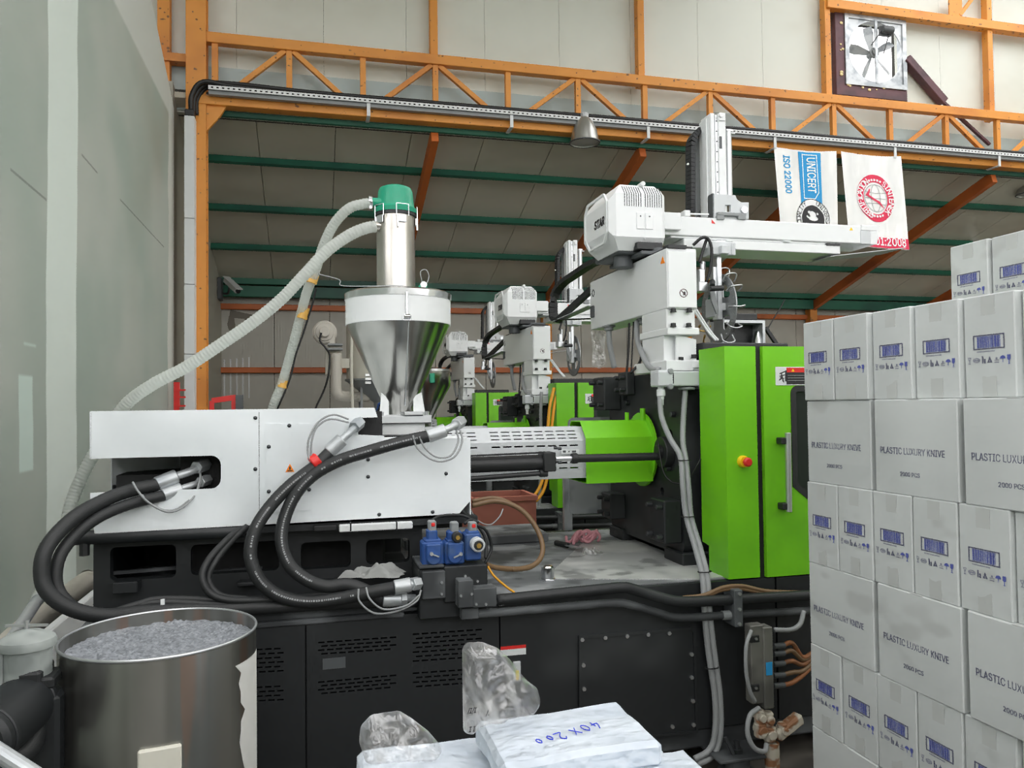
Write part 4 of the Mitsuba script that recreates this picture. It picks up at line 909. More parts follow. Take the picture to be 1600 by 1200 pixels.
# brown hose loop on the bed, thin wires
obj('brown_hose', tube(path([(738, 790, 3.35), (775, 783, 3.35), (812, 795, 3.33), (838, 825, 3.3), (848, 858, 3.25), (838, 880, 3.2), (812, 889, 3.15), (775, 887, 3.1), (760, 882, 3.08)]), 0.011, 12), 'mat_brown_hose', m1, True, label='brown rubber hose curling onto the bed')
obj('brown_hose', tube(path([(738, 783, 3.38), (772, 778, 3.38), (800, 788, 3.36), (830, 812, 3.33), (846, 846, 3.28), (846, 868, 3.24), (830, 886, 3.18), (800, 890, 3.12)]), 0.009, 12), 'mat_brown_hose', m1, True, label='second brown rubber hose curling onto the bed')
obj('safety_wire', tube(path([(733, 792, 3.2), (745, 812, 3.2), (765, 820, 3.2), (780, 808, 3.2), (786, 795, 3.22)]), 0.003, 6), 'mat_cable_grey', m1, True)
obj('wire', tube(path([(762, 885, 3.0), (772, 900, 2.98), (790, 916, 2.97), (804, 926, 2.96)]), 0.0045, 6), 'mat_yellow_hose', m1, True)
obj('wire', tube(path([(1067, 934, 2.95), (1100, 930, 2.94), (1130, 918, 2.94), (1160, 916, 2.94), (1200, 924, 2.95), (1262, 926, 2.96)]), 0.009, 8), 'mat_brown_hose', m1, True)
obj('wire', tube(path([(1067, 938, 2.95), (1098, 934, 2.94), (1128, 922, 2.94), (1158, 920, 2.94), (1200, 928, 2.95), (1262, 930, 2.96)]), 0.008, 8), 'mat_yellow_hose' if False else 'mat_brown_hose', m1, True)
# two steel pipes along the bed and their clamp
p1 = obj('hydraulic_pipe', tube(path([(776, 938, 2.93), (850, 930, 2.93), (930, 922, 2.93), (972, 918, 2.93), (990, 921, 2.93), (1030, 933, 2.93), (1066, 940, 2.93), (1140, 937, 2.93), (1300, 928, 2.93)]), 0.022, 16, 6), 'mat_machine_black', m1, True, label='upper black steel hydraulic pipe with a long bend')
p2 = obj('hydraulic_pipe', tube(path([(720, 960, 2.94), (800, 955, 2.94), (930, 944, 2.94), (968, 942, 2.94), (985, 945, 2.94), (1030, 958, 2.94), (1062, 965, 2.94), (1140, 961, 2.94), (1300, 952, 2.94)]), 0.0165, 16, 6), 'mat_dusty_black', m1, True, label='lower black steel hydraulic pipe with a long bend')
obj('sleeve', cyl(at(1128, 961.5, Y=2.94), at(1148, 960.5, Y=2.94), 0.019, 16), 'mat_grey_mid', p2, 40)
pcx = obj('pipe_clamp', fb(1148, 922, 1161, 980, 2.90, 0.09, 0.003), 'mat_grey_dark', m1)
for y in (928, 952, 975): a = at(1155, y, Y=2.90); obj('bolt', cyl(a, a - [0, 0.008, 0], 0.007, 6), 'mat_bolt_bright', pcx)
obj('union', cat(cyl(at(776, 938, Y=2.93), at(808, 935, Y=2.93), 0.014, 12), cyl(at(778, 938, Y=2.93), at(786, 937, Y=2.93), 0.022, 6), cyl(at(792, 936.5, Y=2.93), at(800, 935.5, Y=2.93), 0.02, 6)), 'mat_grey_mid', p1, 40)
# levelling foot
ft = at(1150, 1185, Y=2.93)
lf = obj('levelling_foot', cat(bx(ft[0] - 0.11, ft[0] + 0.1, 2.86, 3.03, 0.10, 0.112, 0.003), cyl((ft[0], 2.92, 0.0), (ft[0], 2.92, 0.045), 0.085, 24, 0.012), cyl((ft[0], 2.92, 0.045), (ft[0], 2.92, 0.10), 0.05, 20, 0.004)), 'mat_dusty_black', m1, 40, label='levelling foot with threaded stud')
obj('stud', cat(cyl((ft[0], 2.92, 0.1), (ft[0], 2.92, 0.16), 0.012, 10), cyl((ft[0], 2.92, 0.112), (ft[0], 2.92, 0.128), 0.024, 6)), 'mat_bolt', lf)
obj('bracket', front(fpoly([(1132, 1153), (1136, 1152), (1148, 1176), (1146, 1182)], 2.90), 2.90, 0.01), 'mat_dusty_black', lf)
# water distributor with fittings and hoses low at the right
YD = 2.86
wd = obj('water_distributor', cat(fb(1174, 977, 1196, 1100, YD, 0.05, 0.004), fb(1194, 980, 1209, 1108, YD - 0.01, 0.06, 0.004)), 'mat_distributor_grey', m1, label='grey vertical water distributor with rusty orange hoses')
obj('blue_tag', fb(1197.5, 1035, 1207, 1055, YD - 0.013, 0.004, 0), 'mat_print_blue', wd)
for y in (997, 1074):
    k = obj('strap', fb(1172, y - 4, 1187, y + 7, YD - 0.006, 0.01, 0.002), 'mat_black', wd); a = at(1181, y + 1, Y=YD - 0.006); obj('bolt', cyl(a, a - [0, 0.006, 0], 0.006, 6), 'mat_bolt_bright', wd)
for i, y in enumerate((1010, 1022, 1038, 1056, 1072)):
    a = at(1209, y, Y=YD + 0.02)
    obj('nipple', cyl(a, a + [0.05, 0, 0], 0.012, 10), 'mat_grey_dark', wd, 40)
    obj('orange_hose', tube([a + [0.04, 0, 0], a + [0.09, 0.005, 0.004], a + [0.15, 0.02, -0.02 - 0.022 * (i - 2) * -1], a + [0.24, 0.06, (i - 2) * 0.028]], 0.010, 8), 'mat_brown_hose' if i % 2 else 'mat_rust_hose', wd, True)
obj('loop_hose', tube(path([(1174, 985, 2.84), (1166, 1010, 2.82), (1166, 1050, 2.82), (1172, 1080, 2.83), (1180, 1096, 2.85)]), 0.008, 8), 'mat_cable_grey', wd, True)
obj('loop_hose', tube(path([(1186, 1106, 2.85), (1172, 1118, 2.83), (1168, 1145, 2.82), (1178, 1168, 2.82), (1194, 1174, 2.84), (1198, 1162, 2.86)]), 0.010, 8), 'mat_cable_grey', wd, True)
obj('loop_hose', tube(path([(1210, 984, 2.87), (1235, 984, 2.87), (1250, 975, 2.88), (1256, 955, 2.9)]), 0.010, 8), 'mat_cable_grey', wd, True)
for (x, y, r) in [(1187, 1120, 0.022), (1200, 1123, 0.022), (1188, 1140, 0.026), (1202, 1146, 0.026), (1222, 1140, 0.02)]:
    a = at(x, y, Y=2.88); obj('valve_body', cat(cyl(a - [0, 0, 0.03], a + [0, 0, 0.03], r, 14, 0.006), cyl(a - [0, 0.03, 0], a + [0, 0.03, 0], r * 0.8, 14, 0.004)), 'mat_rusty_pvc', wd, 40)
obj('down_pipe', cat(cyl(at(1206, 1160, Y=2.88), (at(1206, 1160, Y=2.88)[0], 2.88, 0.0), 0.03, 14), beam(at(1212, 1150, Y=2.88), at(1250, 1120, Y=2.9), 0.05, 0.05, 0.01)), 'mat_rusty_pvc', wd, 40)

# ================================================================ material hopper and vacuum loader on the near machine
H0 = np.array([XH, YC, 0.0])
hr = 81.5 / F * ((XH * FWD[0] + YC * FWD[1]))
mat('hopper_steel', worn((178, 178, 174), (158, 158, 154), 0.4, 0.75, 6.0), 0.19, 0.97)
mat('loader_steel', worn((190, 187, 180), (170, 166, 158), 0.4, 0.75, 5.0), 0.28, 0.95)
ho = thing('material_hopper', 'polished steel cone hopper with a white band, standing on the white injection unit', 'hopper')
zb1, zb0 = 2.062, 1.945
obj('cone', lathe([(0.0, 1.50), (0.062, 1.50), (0.066, 1.545), (hr * 0.985, zb0 - 0.004), (hr * 0.985, zb0 + 0.02)], H0, Z_, 72), 'mat_hopper_steel', ho, 30)
obj('band', lathe([(hr * 0.98, zb0 - 0.005), (hr, zb0 - 0.003), (hr, zb1), (hr * 0.98, zb1)], H0, Z_, 72), 'mat_white', ho, 30, label='white painted rim band')
obj('lid', lathe([(hr * 0.99, zb1 - 0.004), (hr * 1.015, zb1 - 0.003), (hr * 1.02, zb1 + 0.026), (hr * 0.97, zb1 + 0.034), (0, zb1 + 0.042)], H0, Z_, 72), 'mat_chrome', ho, 30)
lt = obj('latch', cat(bx(-0.006, 0.006, -hr - 0.016, -hr - 0.004, zb0 + 0.005, zb1 + 0.01, 0.002), cyl((-0.016, -hr - 0.012, zb0 + 0.012), (0.016, -hr - 0.012, zb0 + 0.012), 0.012, 12, 0.002), bx(-0.02, 0.02, -hr - 0.008, -hr, zb0 - 0.006, zb0 + 0.02, 0.002)).apply_translation(H0 + [0.01, 0, 0]), 'mat_chrome', ho)
seam = [H0 + [0.02, -(0.068 + (hr * 0.985 - 0.066) * t) - 0.0015, 1.545 + (zb0 - 1.545) * t] for t in np.linspace(0.03, 0.98, 6)]
obj('weld_seam', tube(seam, 0.0028, 6, smooth=False), 'mat_alu', ho, True)
for nb in (front(Polygon([(XH - 0.10, 1.5), (XH - 0.055, 1.5), (XH - 0.055, 1.59), (XH - 0.09, 1.62)]), YC - 0.06, 0.006), front(Polygon([(XH + 0.12, 1.5), (XH + 0.06, 1.5), (XH + 0.06, 1.60), (XH + 0.10, 1.62)]), YC - 0.06, 0.006)): obj('neck_bracket', nb, 'mat_white', ho)
obj('slide_gate', cat(bx(XH - 0.07, XH + 0.07, YC - 0.07, YC + 0.07, 1.50, 1.516, 0.003), bx(XH + 0.0, XH + 0.09, YC - 0.2, YC - 0.06, 1.512, 1.53, 0.003)), 'mat_alu', ho)
vl = thing('vacuum_loader', 'steel vacuum loader cylinder with a green cap on top of the polished hopper', 'loader')
lr = 31.0 / F * 3.6
XL = at(618.5, 400, Y=YC)[0]; L0 = np.array([XL, YC, 0.0])
zc0, zc1 = zb1 + 0.036, at(620, 334, Y=YC)[2]
obj('cylinder', lathe([(0, zc0), (lr * 1.0, zc0), (lr, zc1), (0, zc1)], L0, Z_, 56), 'mat_loader_steel', vl, 30)
zt = at(615, 294, Y=YC)[2]
obj('cap', lathe([(lr * 1.12, zc1 - 0.004), (lr * 1.16, zc1 + 0.016), (lr * 1.0, zc1 + 0.026), (lr * 0.95, zc1 + 0.05), (lr * 0.90, zt - 0.02), (lr * 0.82, zt - 0.004), (lr * 0.6, zt + 0.006), (0, zt + 0.008)], L0, Z_, 56), 'mat_teal', vl, 30, label='glossy green plastic cap')
obj('gasket', lathe([(lr * 0.9, zc1 - 0.02), (lr * 1.09, zc1 - 0.018), (lr * 1.09, zc1 - 0.002), (lr * 0.9, zc1)], L0, Z_, 48), 'mat_black', vl, 30)
for a in (-1.35, -0.15, -2.5, 1.6):
    d = np.array([math.cos(a), math.sin(a), 0]); tn = np.array([-d[1], d[0], 0])
    cpt = L0 + d * (lr * 1.13) + [0, 0, zc1]
    k = obj('toggle_latch', cat(beam(cpt + tn * 0.03 + [0, 0, 0.025], cpt - tn * 0.03 + [0, 0, 0.025], 0.004, 0.004), beam(cpt + tn * 0.03 + [0, 0, 0.025], cpt + tn * 0.03 - [0, 0, 0.03], 0.004, 0.004), beam(cpt - tn * 0.03 + [0, 0, 0.025], cpt - tn * 0.03 - [0, 0, 0.03], 0.004, 0.004),
            put(bx(-0.02, 0.02, -0.004, 0.004, -0.06, -0.025, 0.002), cpt - d * 0.006, tn, d, Z_), beam(cpt - tn * 0.026 - [0, 0, 0.03], cpt - tn * 0.022 - [0, 0, 0.085], 0.008, 0.005)), 'mat_alu', vl)
def stub(px, py, pz2, label):
    a = at(px, py, Y=YC - 0.02); d = _n([-1, -0.12, 0.0])
    return a, d
s1 = at(588, 316, Y=YC - 0.03); s2 = at(592, 353, Y=YC - 0.03)
obj('inlet', cat(cyl(s1 + [0.05, 0, 0], s1 - [0.035, 0, 0], 0.021, 18)), 'mat_teal', vl, 40)
obj('inlet', cat(cyl(s2 + [0.05, 0, 0], s2 - [0.03, 0, 0], 0.024, 18), cyl(s2 - [0.03, 0, 0], s2 - [0.02, 0, 0], 0.027, 18)), 'mat_loader_steel', vl, 40)
obj('hose_clip', cat(lathe([(0.026, -0.008), (0.029, -0.008), (0.029, 0.008), (0.026, 0.008)], s1 - [0.028, 0, 0], X_, 24), cyl(s1 + [-0.028, -0.02, -0.03], s1 + [-0.028, 0.02, -0.03], 0.007, 8)), 'mat_chrome', vl, 40)
sw = L0 + [lr + 0.02, -0.03, zc0]
obj('level_switch', cat(bx(sw[0] - 0.01, sw[0] + 0.03, sw[1] - 0.03, sw[1] + 0.03, zb1 + 0.03, zc0 + 0.035, 0.004)), 'mat_teal', vl)
obj('knob', cyl(sw + [0.012, -0.03, 0.035], sw + [0.012, -0.045, 0.035], 0.016, 14, 0.003), 'mat_white_soft', vl, 40)
obj('signal_wire', tube([sw + [0.01, 0, 0.05], sw + [-0.0, -0.02, 0.10], sw + [0.03, -0.01, 0.11], sw + [0.04, -0.01, 0.07], sw + [0.0, -0.03, 0.02], L0 + [0.0, -lr - 0.02, zc0 + 0.02], L0 + [-0.14, -lr - 0.02, zb1 + 0.05], L0 + [-0.26, -0.08, zb1 + 0.055], at(530, 437, Y=YC - 0.05), at(497, 428, Y=YC - 0.05)], 0.0025, 5), 'mat_cable_grey', vl, True)

# ---- the two clear corrugated conveying hoses
scene['mat_clear_hose'] = {'type': 'principledthin', 'base_color': {'type': 'rgb', 'value': lin((226, 230, 226))}, 'roughness': 0.35, 'spec_trans': 0.35, 'diff_trans': 0.9, 'eta': 1.4}
def ribbed(pth, r, pitch=0.016, amp=0.0016):
    p = spline(path(pth), 14)
    L = np.r_[0, np.cumsum(np.linalg.norm(np.diff(p, axis=0), axis=1))]
    s = np.arange(0, L[-1], pitch / 4); q = np.stack([np.interp(s, L, p[:, k]) for k in range(3)], 1)
    return tube(q, r + amp * np.sin(2 * np.pi * s / pitch), 14, smooth=False)
hs = thing('conveying_hose', 'clear ribbed hose from the green cap, taped to a black cable as it runs down', 'hose')
obj('tube', ribbed([(580, 317, 3.72), (566, 319, 3.71), (545, 326, 3.72), (522, 350, 3.78), (505, 385, 3.86), (492, 425, 3.95), (480, 455, 4.05), (471, 488, 4.14), (456, 545, 4.26), (440, 600, 4.35), (425, 640, 4.40), (418, 690, 4.44)], 0.0235), 'mat_clear_hose', hs, True)
for (x0, y0), (x1, y1) in [((490, 429), (486, 442)), ((477, 481), (472, 498)), ((444, 594), (441, 606))]:
    Yk = 3.98 if y0 < 450 else 4.14 if y0 < 520 else 4.35
    obj('tape_wrap', cyl(at(x0, y0, Y=Yk), at(x1, y1, Y=Yk), 0.028, 16), 'mat_tape', hs, 40)
obj('signal_wire', tube(path([(494, 450, 4.0), (488, 475, 4.08), (474, 520, 4.18), (462, 555, 4.25), (452, 595, 4.32), (433, 640, 4.39)]), 0.005, 6), 'mat_cable_black', hs, True)
hs2 = thing('conveying_hose', 'clear ribbed hose from the steel loader inlet, sweeping down along the plasterboard wall', 'hose')
obj('tube', ribbed([(586, 354, 3.70), (570, 357, 3.69), (545, 368, 3.68), (510, 393, 3.68), (478, 427, 3.68), (440, 467, 3.69), (400, 500, 3.70), (345, 538, 3.72), (290, 574, 3.75), (240, 600, 3.78), (195, 634, 3.84), (158, 690, 3.9), (128, 745, 3.9), (112, 785, 3.88), (100, 830, 3.82), (72, 900, 3.6)], 0.027), 'mat_clear_hose', hs2, True)
obj('suction_lance', cyl(at(60, 935, Y=3.45), at(-6, 1036, Y=2.9), 0.022, 18, 0.003), 'mat_galvanised', hs2, 40, label='galvanised steel suction pipe')
obj('joint', tube(path([(80, 882, 3.66), (70, 912, 3.55), (58, 938, 3.44)]), 0.0255, 14), 'mat_clear_hose', hs2, True)
# ================================================================ take-out robot on the near machine
RX0, RX1, RY0, RY1 = 1.62, 1.775, 3.36, 4.41
RZ1, RZ0 = at(1046, 385, X=RX0)[2], at(1046, 481, X=RX0)[2]
rb = thing('takeout_robot', 'white take-out robot with a large ribbed motor housing mounted on the nearest machine', 'robot')
bm = obj('traverse_beam', bx(RX0, RX1, RY0, RY1, RZ0, RZ1, 0.004), 'mat_white', rb)
obj('end_cap', bx(RX0 + 0.004, RX1 - 0.004, RY0 - 0.006, RY0 + 0.002, RZ0 + 0.004, RZ1 - 0.012, 0.003), 'mat_white', bm)
obj('rail', cat(bx(RX0 + 0.02, RX0 + 0.06, RY0 + 0.01, RY1 - 0.02, RZ1, RZ1 + 0.012), bx(RX1 - 0.05, RX1 - 0.015, RY0 + 0.01, RY1 - 0.02, RZ1, RZ1 + 0.012), bx(RX0 + 0.005, RX0 + 0.10, RY0 - 0.01, RY0 + 0.05, RZ1 - 0.002, RZ1 + 0.014)), 'mat_black', bm)
t3 = [at(1035.5, 400.5, X=RX0)[1:], at(1032, 412.5, X=RX0)[1:], at(1039, 411, X=RX0)[1:]]
obj('warning_sticker', side(Polygon(t3), RX0 - 0.001, 0.002), 'mat_orange_sticker', bm, label='small orange warning triangle')
a = at(1068, 458, Y=RY0 - 0.006)
icon = unary_union([Point(a[0], a[2]).buffer(0.0205, quad_segs=12).difference(Point(a[0], a[2]).buffer(0.0175, quad_segs=12)), LineString([(a[0] - 0.013, a[2] + 0.013), (a[0] + 0.013, a[2] - 0.013)]).buffer(0.0014)])
obj('prohibition_sign', front(icon, RY0 - 0.0075, 0.002), 'mat_red' if False else 'mat_purple_steel', bm, label='round no-touch sign')
hand = unary_union([sbox(a[0] - 0.002, a[2] - 0.010, a[0] + 0.010, a[2] + 0.002)] + [sbox(a[0] - 0.004 + 0.0038 * i, a[2], a[0] - 0.0015 + 0.0038 * i, a[2] + 0.008 - 0.001 * abs(i - 2)) for i in range(4)])
obj('hand', front(hand, RY0 - 0.0073, 0.0015), 'mat_ink_black', bm)
a = at(927, 458, X=RX0)
obj('small_sign', side(Point(a[1], a[2]).buffer(0.022).difference(Point(a[1], a[2]).buffer(0.014)), RX0 - 0.001, 0.002), 'mat_grey_dark', bm)
a = at(927, 487, X=RX0)
obj('lock', bx(RX0 - 0.012, RX0, a[1] - 0.025, a[1] + 0.025, a[2] - 0.035, a[2] + 0.035, 0.004), 'mat_grey_dark', bm)
# riser: upper block, flange, gusseted lower block, base plate
PZt = PZ1
zA, zB, zC_, zD = at(1066, 512, Y=RY0)[2], at(1066, 523, Y=RY0)[2], at(1066, 563, Y=RY0)[2], PZt
ri2 = obj('riser', cat(bx(RX0 - 0.0, RX1 - 0.006, RY0 + 0.015, 3.66, zA, RZ0, 0.003), bx(RX0 - 0.005, RX1 + 0.005, RY0 - 0.006, 3.68, zB, zA, 0.003),
    bx(RX0 + 0.0, RX1 - 0.03, RY0 + 0.05, 3.66, zC_, zB, 0.003), bx(RX0 - 0.02, RX1 + 0.02, RY0 - 0.02, 3.72, zD, zC_, 0.003),
    front(Polygon([(RX0 + 0.05, zC_), (RX1, zC_), (RX1, zB - 0.02), (RX0 + 0.06, zB), (RX0 + 0.05, zB)]), RY0 + 0.02, 0.012)), 'mat_white', rb)
for px, py in [(1052, 484), (1077, 484), (1052, 507), (1076, 507), (1064, 560), (1084, 556)]:
    a = at(px, py, Y=RY0 - 0.004); obj('bolt', cat(cyl(a - [0, 0, 0.009], a + [0, 0, 0.007], 0.012, 14, 0.002), cyl(a - [0, 0, 0.012], a - [0, 0, 0.008], 0.015, 14)), 'mat_black', ri2, 40)
a = at(1084, 566, Y=RY0)
obj('levelling_sleeve', cyl(a - [0, 0, 0.028], a + [0, 0, 0.006], 0.028, 24, 0.002), 'mat_white', ri2, 40)
for pth, r, mt_ in [([(951, 513, 4.15), (953, 540, 4.15), (960, 575, 4.15)], 0.016, 'mat_cable_grey'), ([(995, 502, 3.8), (996, 530, 3.75), (1004, 555, 3.6), (1016, 575, 3.5), (1030, 578, 3.40)], 0.014, 'mat_cable_grey'),
                    ([(1006, 500, 3.75), (1005, 530, 3.75), (1000, 565, 3.7), (985, 583, 3.7)], 0.007, 'mat_cable_black'), ([(983, 505, 3.9), (982, 545, 3.9), (979, 585, 3.9)], 0.006, 'mat_cable_black'), ([(990, 503, 3.9), (988, 545, 3.9), (986, 585, 3.9)], 0.004, 'mat_cable_black')]:
    obj('cable', tube(path(pth), r, 10), mt_, rb, True)
for px, Y in ((951, 4.15), (1006, 3.78)):
    a = at(px, 508, Y=Y); obj('cable_gland', cat(cyl([a[0], a[1], RZ0 - 0.03], [a[0], a[1], RZ0 + 0.002], 0.026, 14, 0.003), bx(a[0] - 0.03, a[0] + 0.03, a[1] - 0.03, a[1] + 0.03, RZ0 - 0.012, RZ0, 0.003)), 'mat_grey_mid', rb, 40)
# motor housing
MX0, MX1, MY0, MY1 = 1.435, 1.733, 3.60, 4.02
MZ0, MZ1 = at(1000, 389, Y=MY0)[2], at(1000, 286, Y=MY0)[2]
cu = 0.055
prof = [(MY0 + 0.0, MZ0 + 0.06), (MY0, MZ1 - cu), (MY0 + 0.045, MZ1), (MY1 - 0.05, MZ1), (MY1, MZ1 - cu), (MY1, MZ0 + 0.09), (MY1 - 0.08, MZ0), (MY0 + 0.05, MZ0)]
def housing_solid():
    A = []                                                     # two rings of an octagonal body, pulled in at the left end, hulled
    for x, k in ((MX0, 0.86), (MX0 + 0.03, 1.0), (MX1 - 0.015, 1.0), (MX1, 0.95)):
        cy_, cz_ = (MY0 + MY1) / 2, (MZ0 + MZ1) / 2
        A += [(x, cy_ + (y - cy_) * k, cz_ + (z - cz_) * k) for y, z in prof]
    return trimesh.convex.convex_hull(np.array(A))
# front view also has cut corners: intersect with an octagon in x, z
hpoly = Polygon([(MX0, MZ0 + 0.09), (MX0 + 0.0, MZ1 - 0.09), (MX0 + 0.07, MZ1), (MX1 - 0.04, MZ1), (MX1, MZ1 - 0.05), (MX1, MZ0 + 0.012), (MX1 - 0.01, MZ0), (MX0 + 0.06, MZ0)])
hm = trimesh.boolean.intersection([housing_solid(), front(hpoly, MY0 - 0.1, MY1 - MY0 + 0.2)], engine='manifold')
mh = obj('motor_housing', hm, 'mat_white', rb, label='large white motor housing with ribs and lettering')
pan = affinity.scale(Polygon([(y, z) for y, z in prof]), 0.72, 0.70)
obj('side_panel', side(pan.buffer(0.012).difference(pan), MX0 - 0.004, 0.01), 'mat_white_soft', mh)
a = at(937, 351, X=MX0)
obj('lettering', text('STAR', 0.042, (MX0 - 0.0015, a[1] + 0.0, a[2] - 0.014), (_n([0.0, -1, 0.0]), Z_, -X_), 0.002, True, 0.95, 0.12, True), 'mat_ink_black', mh)
for i in range(16):
    x = MX0 + 0.075 + i * 0.0125 + (0.012 if i > 7 else 0)
    y0v = MZ1 - 0.012; obj('vent_slot', cat(bx(x, x + 0.0042, MY0 - 0.0012, MY0 + 0.003, MZ1 - 0.120, MZ1 - cu + 0.0005), put(bx(0, 0.0042, -0.0005, 0.056, -0.002, 0.0012), (x, MY0, MZ1 - cu), X_, _n([0, 0.045, cu]), _n([0, -cu, 0.045]))), 'mat_grey_dark', mh)
mcx = (MX0 + MX1) / 2 + 0.035
obj('centre_rib', cat(bx(mcx - 0.0016, mcx + 0.0016, MY0 - 0.001, MY0 + 0.003, MZ0 + 0.05, MZ1 - 0.05), cyl((mcx, MY0 + 0.01, MZ1 + 0.002), (mcx, MY0 + 0.06, MZ1 + 0.002), 0.012, 12)), 'mat_white_soft', mh)
obj('cover_plate', cat(bx(mcx - 0.045, mcx - 0.004, MY0 - 0.005, MY0 + 0.001, MZ0 + 0.10, MZ0 + 0.185, 0.002), bx(mcx + 0.004, mcx + 0.045, MY0 - 0.005, MY0 + 0.001, MZ0 + 0.10, MZ0 + 0.185, 0.002)), 'mat_white', mh)
for s in (-0.024, 0.024): obj('screw', cyl((mcx + s, MY0 - 0.005, MZ0 + 0.165), (mcx + s, MY0 - 0.007, MZ0 + 0.165), 0.004, 8), 'mat_grey_dark', mh)
obj('carriage', cat(bx(RX0 - 0.03, RX1 + 0.03, MY0 - 0.02, MY1, RZ1 + 0.012, RZ1 + 0.03, 0.003), bx(RX0 - 0.12, RX1 + 0.05, MY0 + 0.06, MY1 - 0.02, RZ1 + 0.03, MZ0 + 0.02, 0.006)), 'mat_grey_dark', rb)
for dm_ in (cyl((RX0 - 0.055, 3.76, RZ1 - 0.03), (RX0 - 0.055, 3.76, MZ0), 0.05, 20, 0.004), cyl((RX0 + 0.07, MY0 + 0.02, RZ1 + 0.02), (RX0 + 0.07, MY0 + 0.02, MZ0 + 0.01), 0.035, 20, 0.004)): obj('drive_motor', dm_, 'mat_grey_dark', rb, 40)
obj('black_slot', bx(MX0 + 0.14, MX1 - 0.02, MY0 - 0.004, MY0 + 0.06, MZ0 - 0.002, MZ0 + 0.036, 0.003), 'mat_black', mh)
# energy chain hanging in a bend beyond the beam end
sec = np.array([(-0.03, -0.012), (0.03, -0.012), (0.03, 0.012), (-0.03, 0.012)])
def chain(name, pts, w, t, mat_, up0=None, pitch=0.035):
    p = spline(pts, 20); L = np.r_[0, np.cumsum(np.linalg.norm(np.diff(p, axis=0), axis=1))]
    n = int(L[-1] / pitch); ms = []
    for i in range(n):
        a_, b_ = (np.array([np.interp((i + q) * L[-1] / n, L, p[:, k]) for k in range(3)]) for q in (0.04, 0.96))
        ms.append(beam(a_, b_, w, t, 0.0, up=up0))
    return obj(name, cat(ms), mat_, rb, kind=None)
# links of the chains are too small to pick apart singly: one part each
k = chain('energy_chain', path([(975, 393, 3.98), (950, 402, 4.15), (925, 412, 4.35), (900, 428, 4.6), (880, 442, 4.78), (868, 458, 4.88), (864, 478, 4.88), (866, 498, 4.86), (874, 501, 4.80)]), 0.055, 0.03, 'mat_rubber', up0=(0, 0.3, 1)); lab(k, kind='stuff')
obj('chain_bracket', cat(beam(at(872, 500, Y=4.80), at(925, 452, Y=4.42), 0.03, 0.035), beam(at(866, 500, Y=4.84), at(925, 498, Y=4.41), 0.05, 0.006)), 'mat_black', rb)
obj('chain_tray', beam(at(868, 503, Y=4.84), at(925, 478, Y=4.41), 0.06, 0.004), 'mat_grey_light', rb)
# kick arm beam
KY0, KY1 = 3.70, 3.92
kx0, kx1 = at(1036, 362, Y=KY0)[0], at(1374, 366, Y=KY0)[0]
kz1, kz0 = at(1200, 345, Y=KY0)[2], at(1200, 374, Y=KY0)[2]
kb = obj('kick_arm', bx(kx0, kx1 - 0.02, KY0, KY1, kz0, kz1, 0.004), 'mat_white', rb, label='long white horizontal arm beam')
xe = at(1312, 390, Y=KY0 + 0.01)[0]
obj('lower_rail', cat(bx(kx0 + 0.05, xe, KY0 + 0.012, KY1 - 0.02, kz0 - 0.012, kz0, 0.002), bx(kx0 + 0.12, xe, KY0 + 0.004, KY1 + 0.02, kz0 - 0.062, kz0 - 0.014, 0.003)), 'mat_white', kb)
obj('top_rail', bx(kx0 + 0.1, kx1 - 0.1, KY0 + 0.04, KY1 - 0.04, kz1, kz1 + 0.008), 'mat_grey_mid', kb)
ex0 = at(1345, 360, Y=KY0)[0]
obj('end_plate', cat(bx(ex0, kx1 - 0.02, KY0 - 0.006, KY0 + 0.03, at(1360, 361, Y=KY0)[2], kz1 + 0.004, 0.003), front(Polygon([(kx1 - 0.06, kz0 - 0.002), (kx1 - 0.02, kz0 - 0.0), (kx1, kz1 + 0.006), (kx1 - 0.06, kz1 + 0.006)]), KY0 - 0.004, 0.012)), 'mat_white', kb)
obj('end_bracket', cat(bx(ex0 - 0.004, kx1 - 0.06, KY0 - 0.003, KY0 + 0.01, kz0, at(1360, 361, Y=KY0)[2]), put(bx(0, 0.5, 0, 0.004, 0, 0.20), (xe - 0.05, KY1, kz0 - 0.075), _n([0.52, 0, 0.07]), _n([-0.07, 0, 0.52]), -Y_)), 'mat_grey_light', kb)
obj('rail_slot', bx(xe - 0.09, xe - 0.005, KY0 - 0.001, KY0 + 0.02, kz0 - 0.018, kz0 - 0.006), 'mat_black', kb)
for px, py in [(1115, 374), (1230, 377), (1140, 376)]:
    a = at(px, py, Y=KY0); obj('clip', bx(a[0] - 0.02, a[0] + 0.02, KY0 - 0.004, KY0 + 0.004, a[2] - 0.003, a[2] + 0.003), 'mat_white_soft', kb)
obj('red_flag', front(fpoly([(1112, 343), (1112, 349), (1118, 349.5)], KY0 - 0.001), KY0 - 0.0015, 0.002), 'mat_red', kb)
obj('yellow_flag', front(fpoly([(1330, 355), (1327, 360), (1333, 360)], KY0 - 0.001), KY0 - 0.0015, 0.002), 'mat_yellow', kb)
obj('carriage_block', cat(bx(kx0 - 0.05, kx0 + 0.09, KY0 - 0.03, KY1, kz0 + 0.02, kz1 + 0.01, 0.004), bx(at(1070, 330, Y=KY0)[0], at(1079, 330, Y=KY0)[0], KY0, KY0 + 0.05, kz1, at(1075, 328, Y=KY0)[2], 0.003), beam(at(1068, 334, Y=KY0 + 0.02), at(1107, 335, Y=KY0 + 0.02), 0.01, 0.008)), 'mat_white', kb)
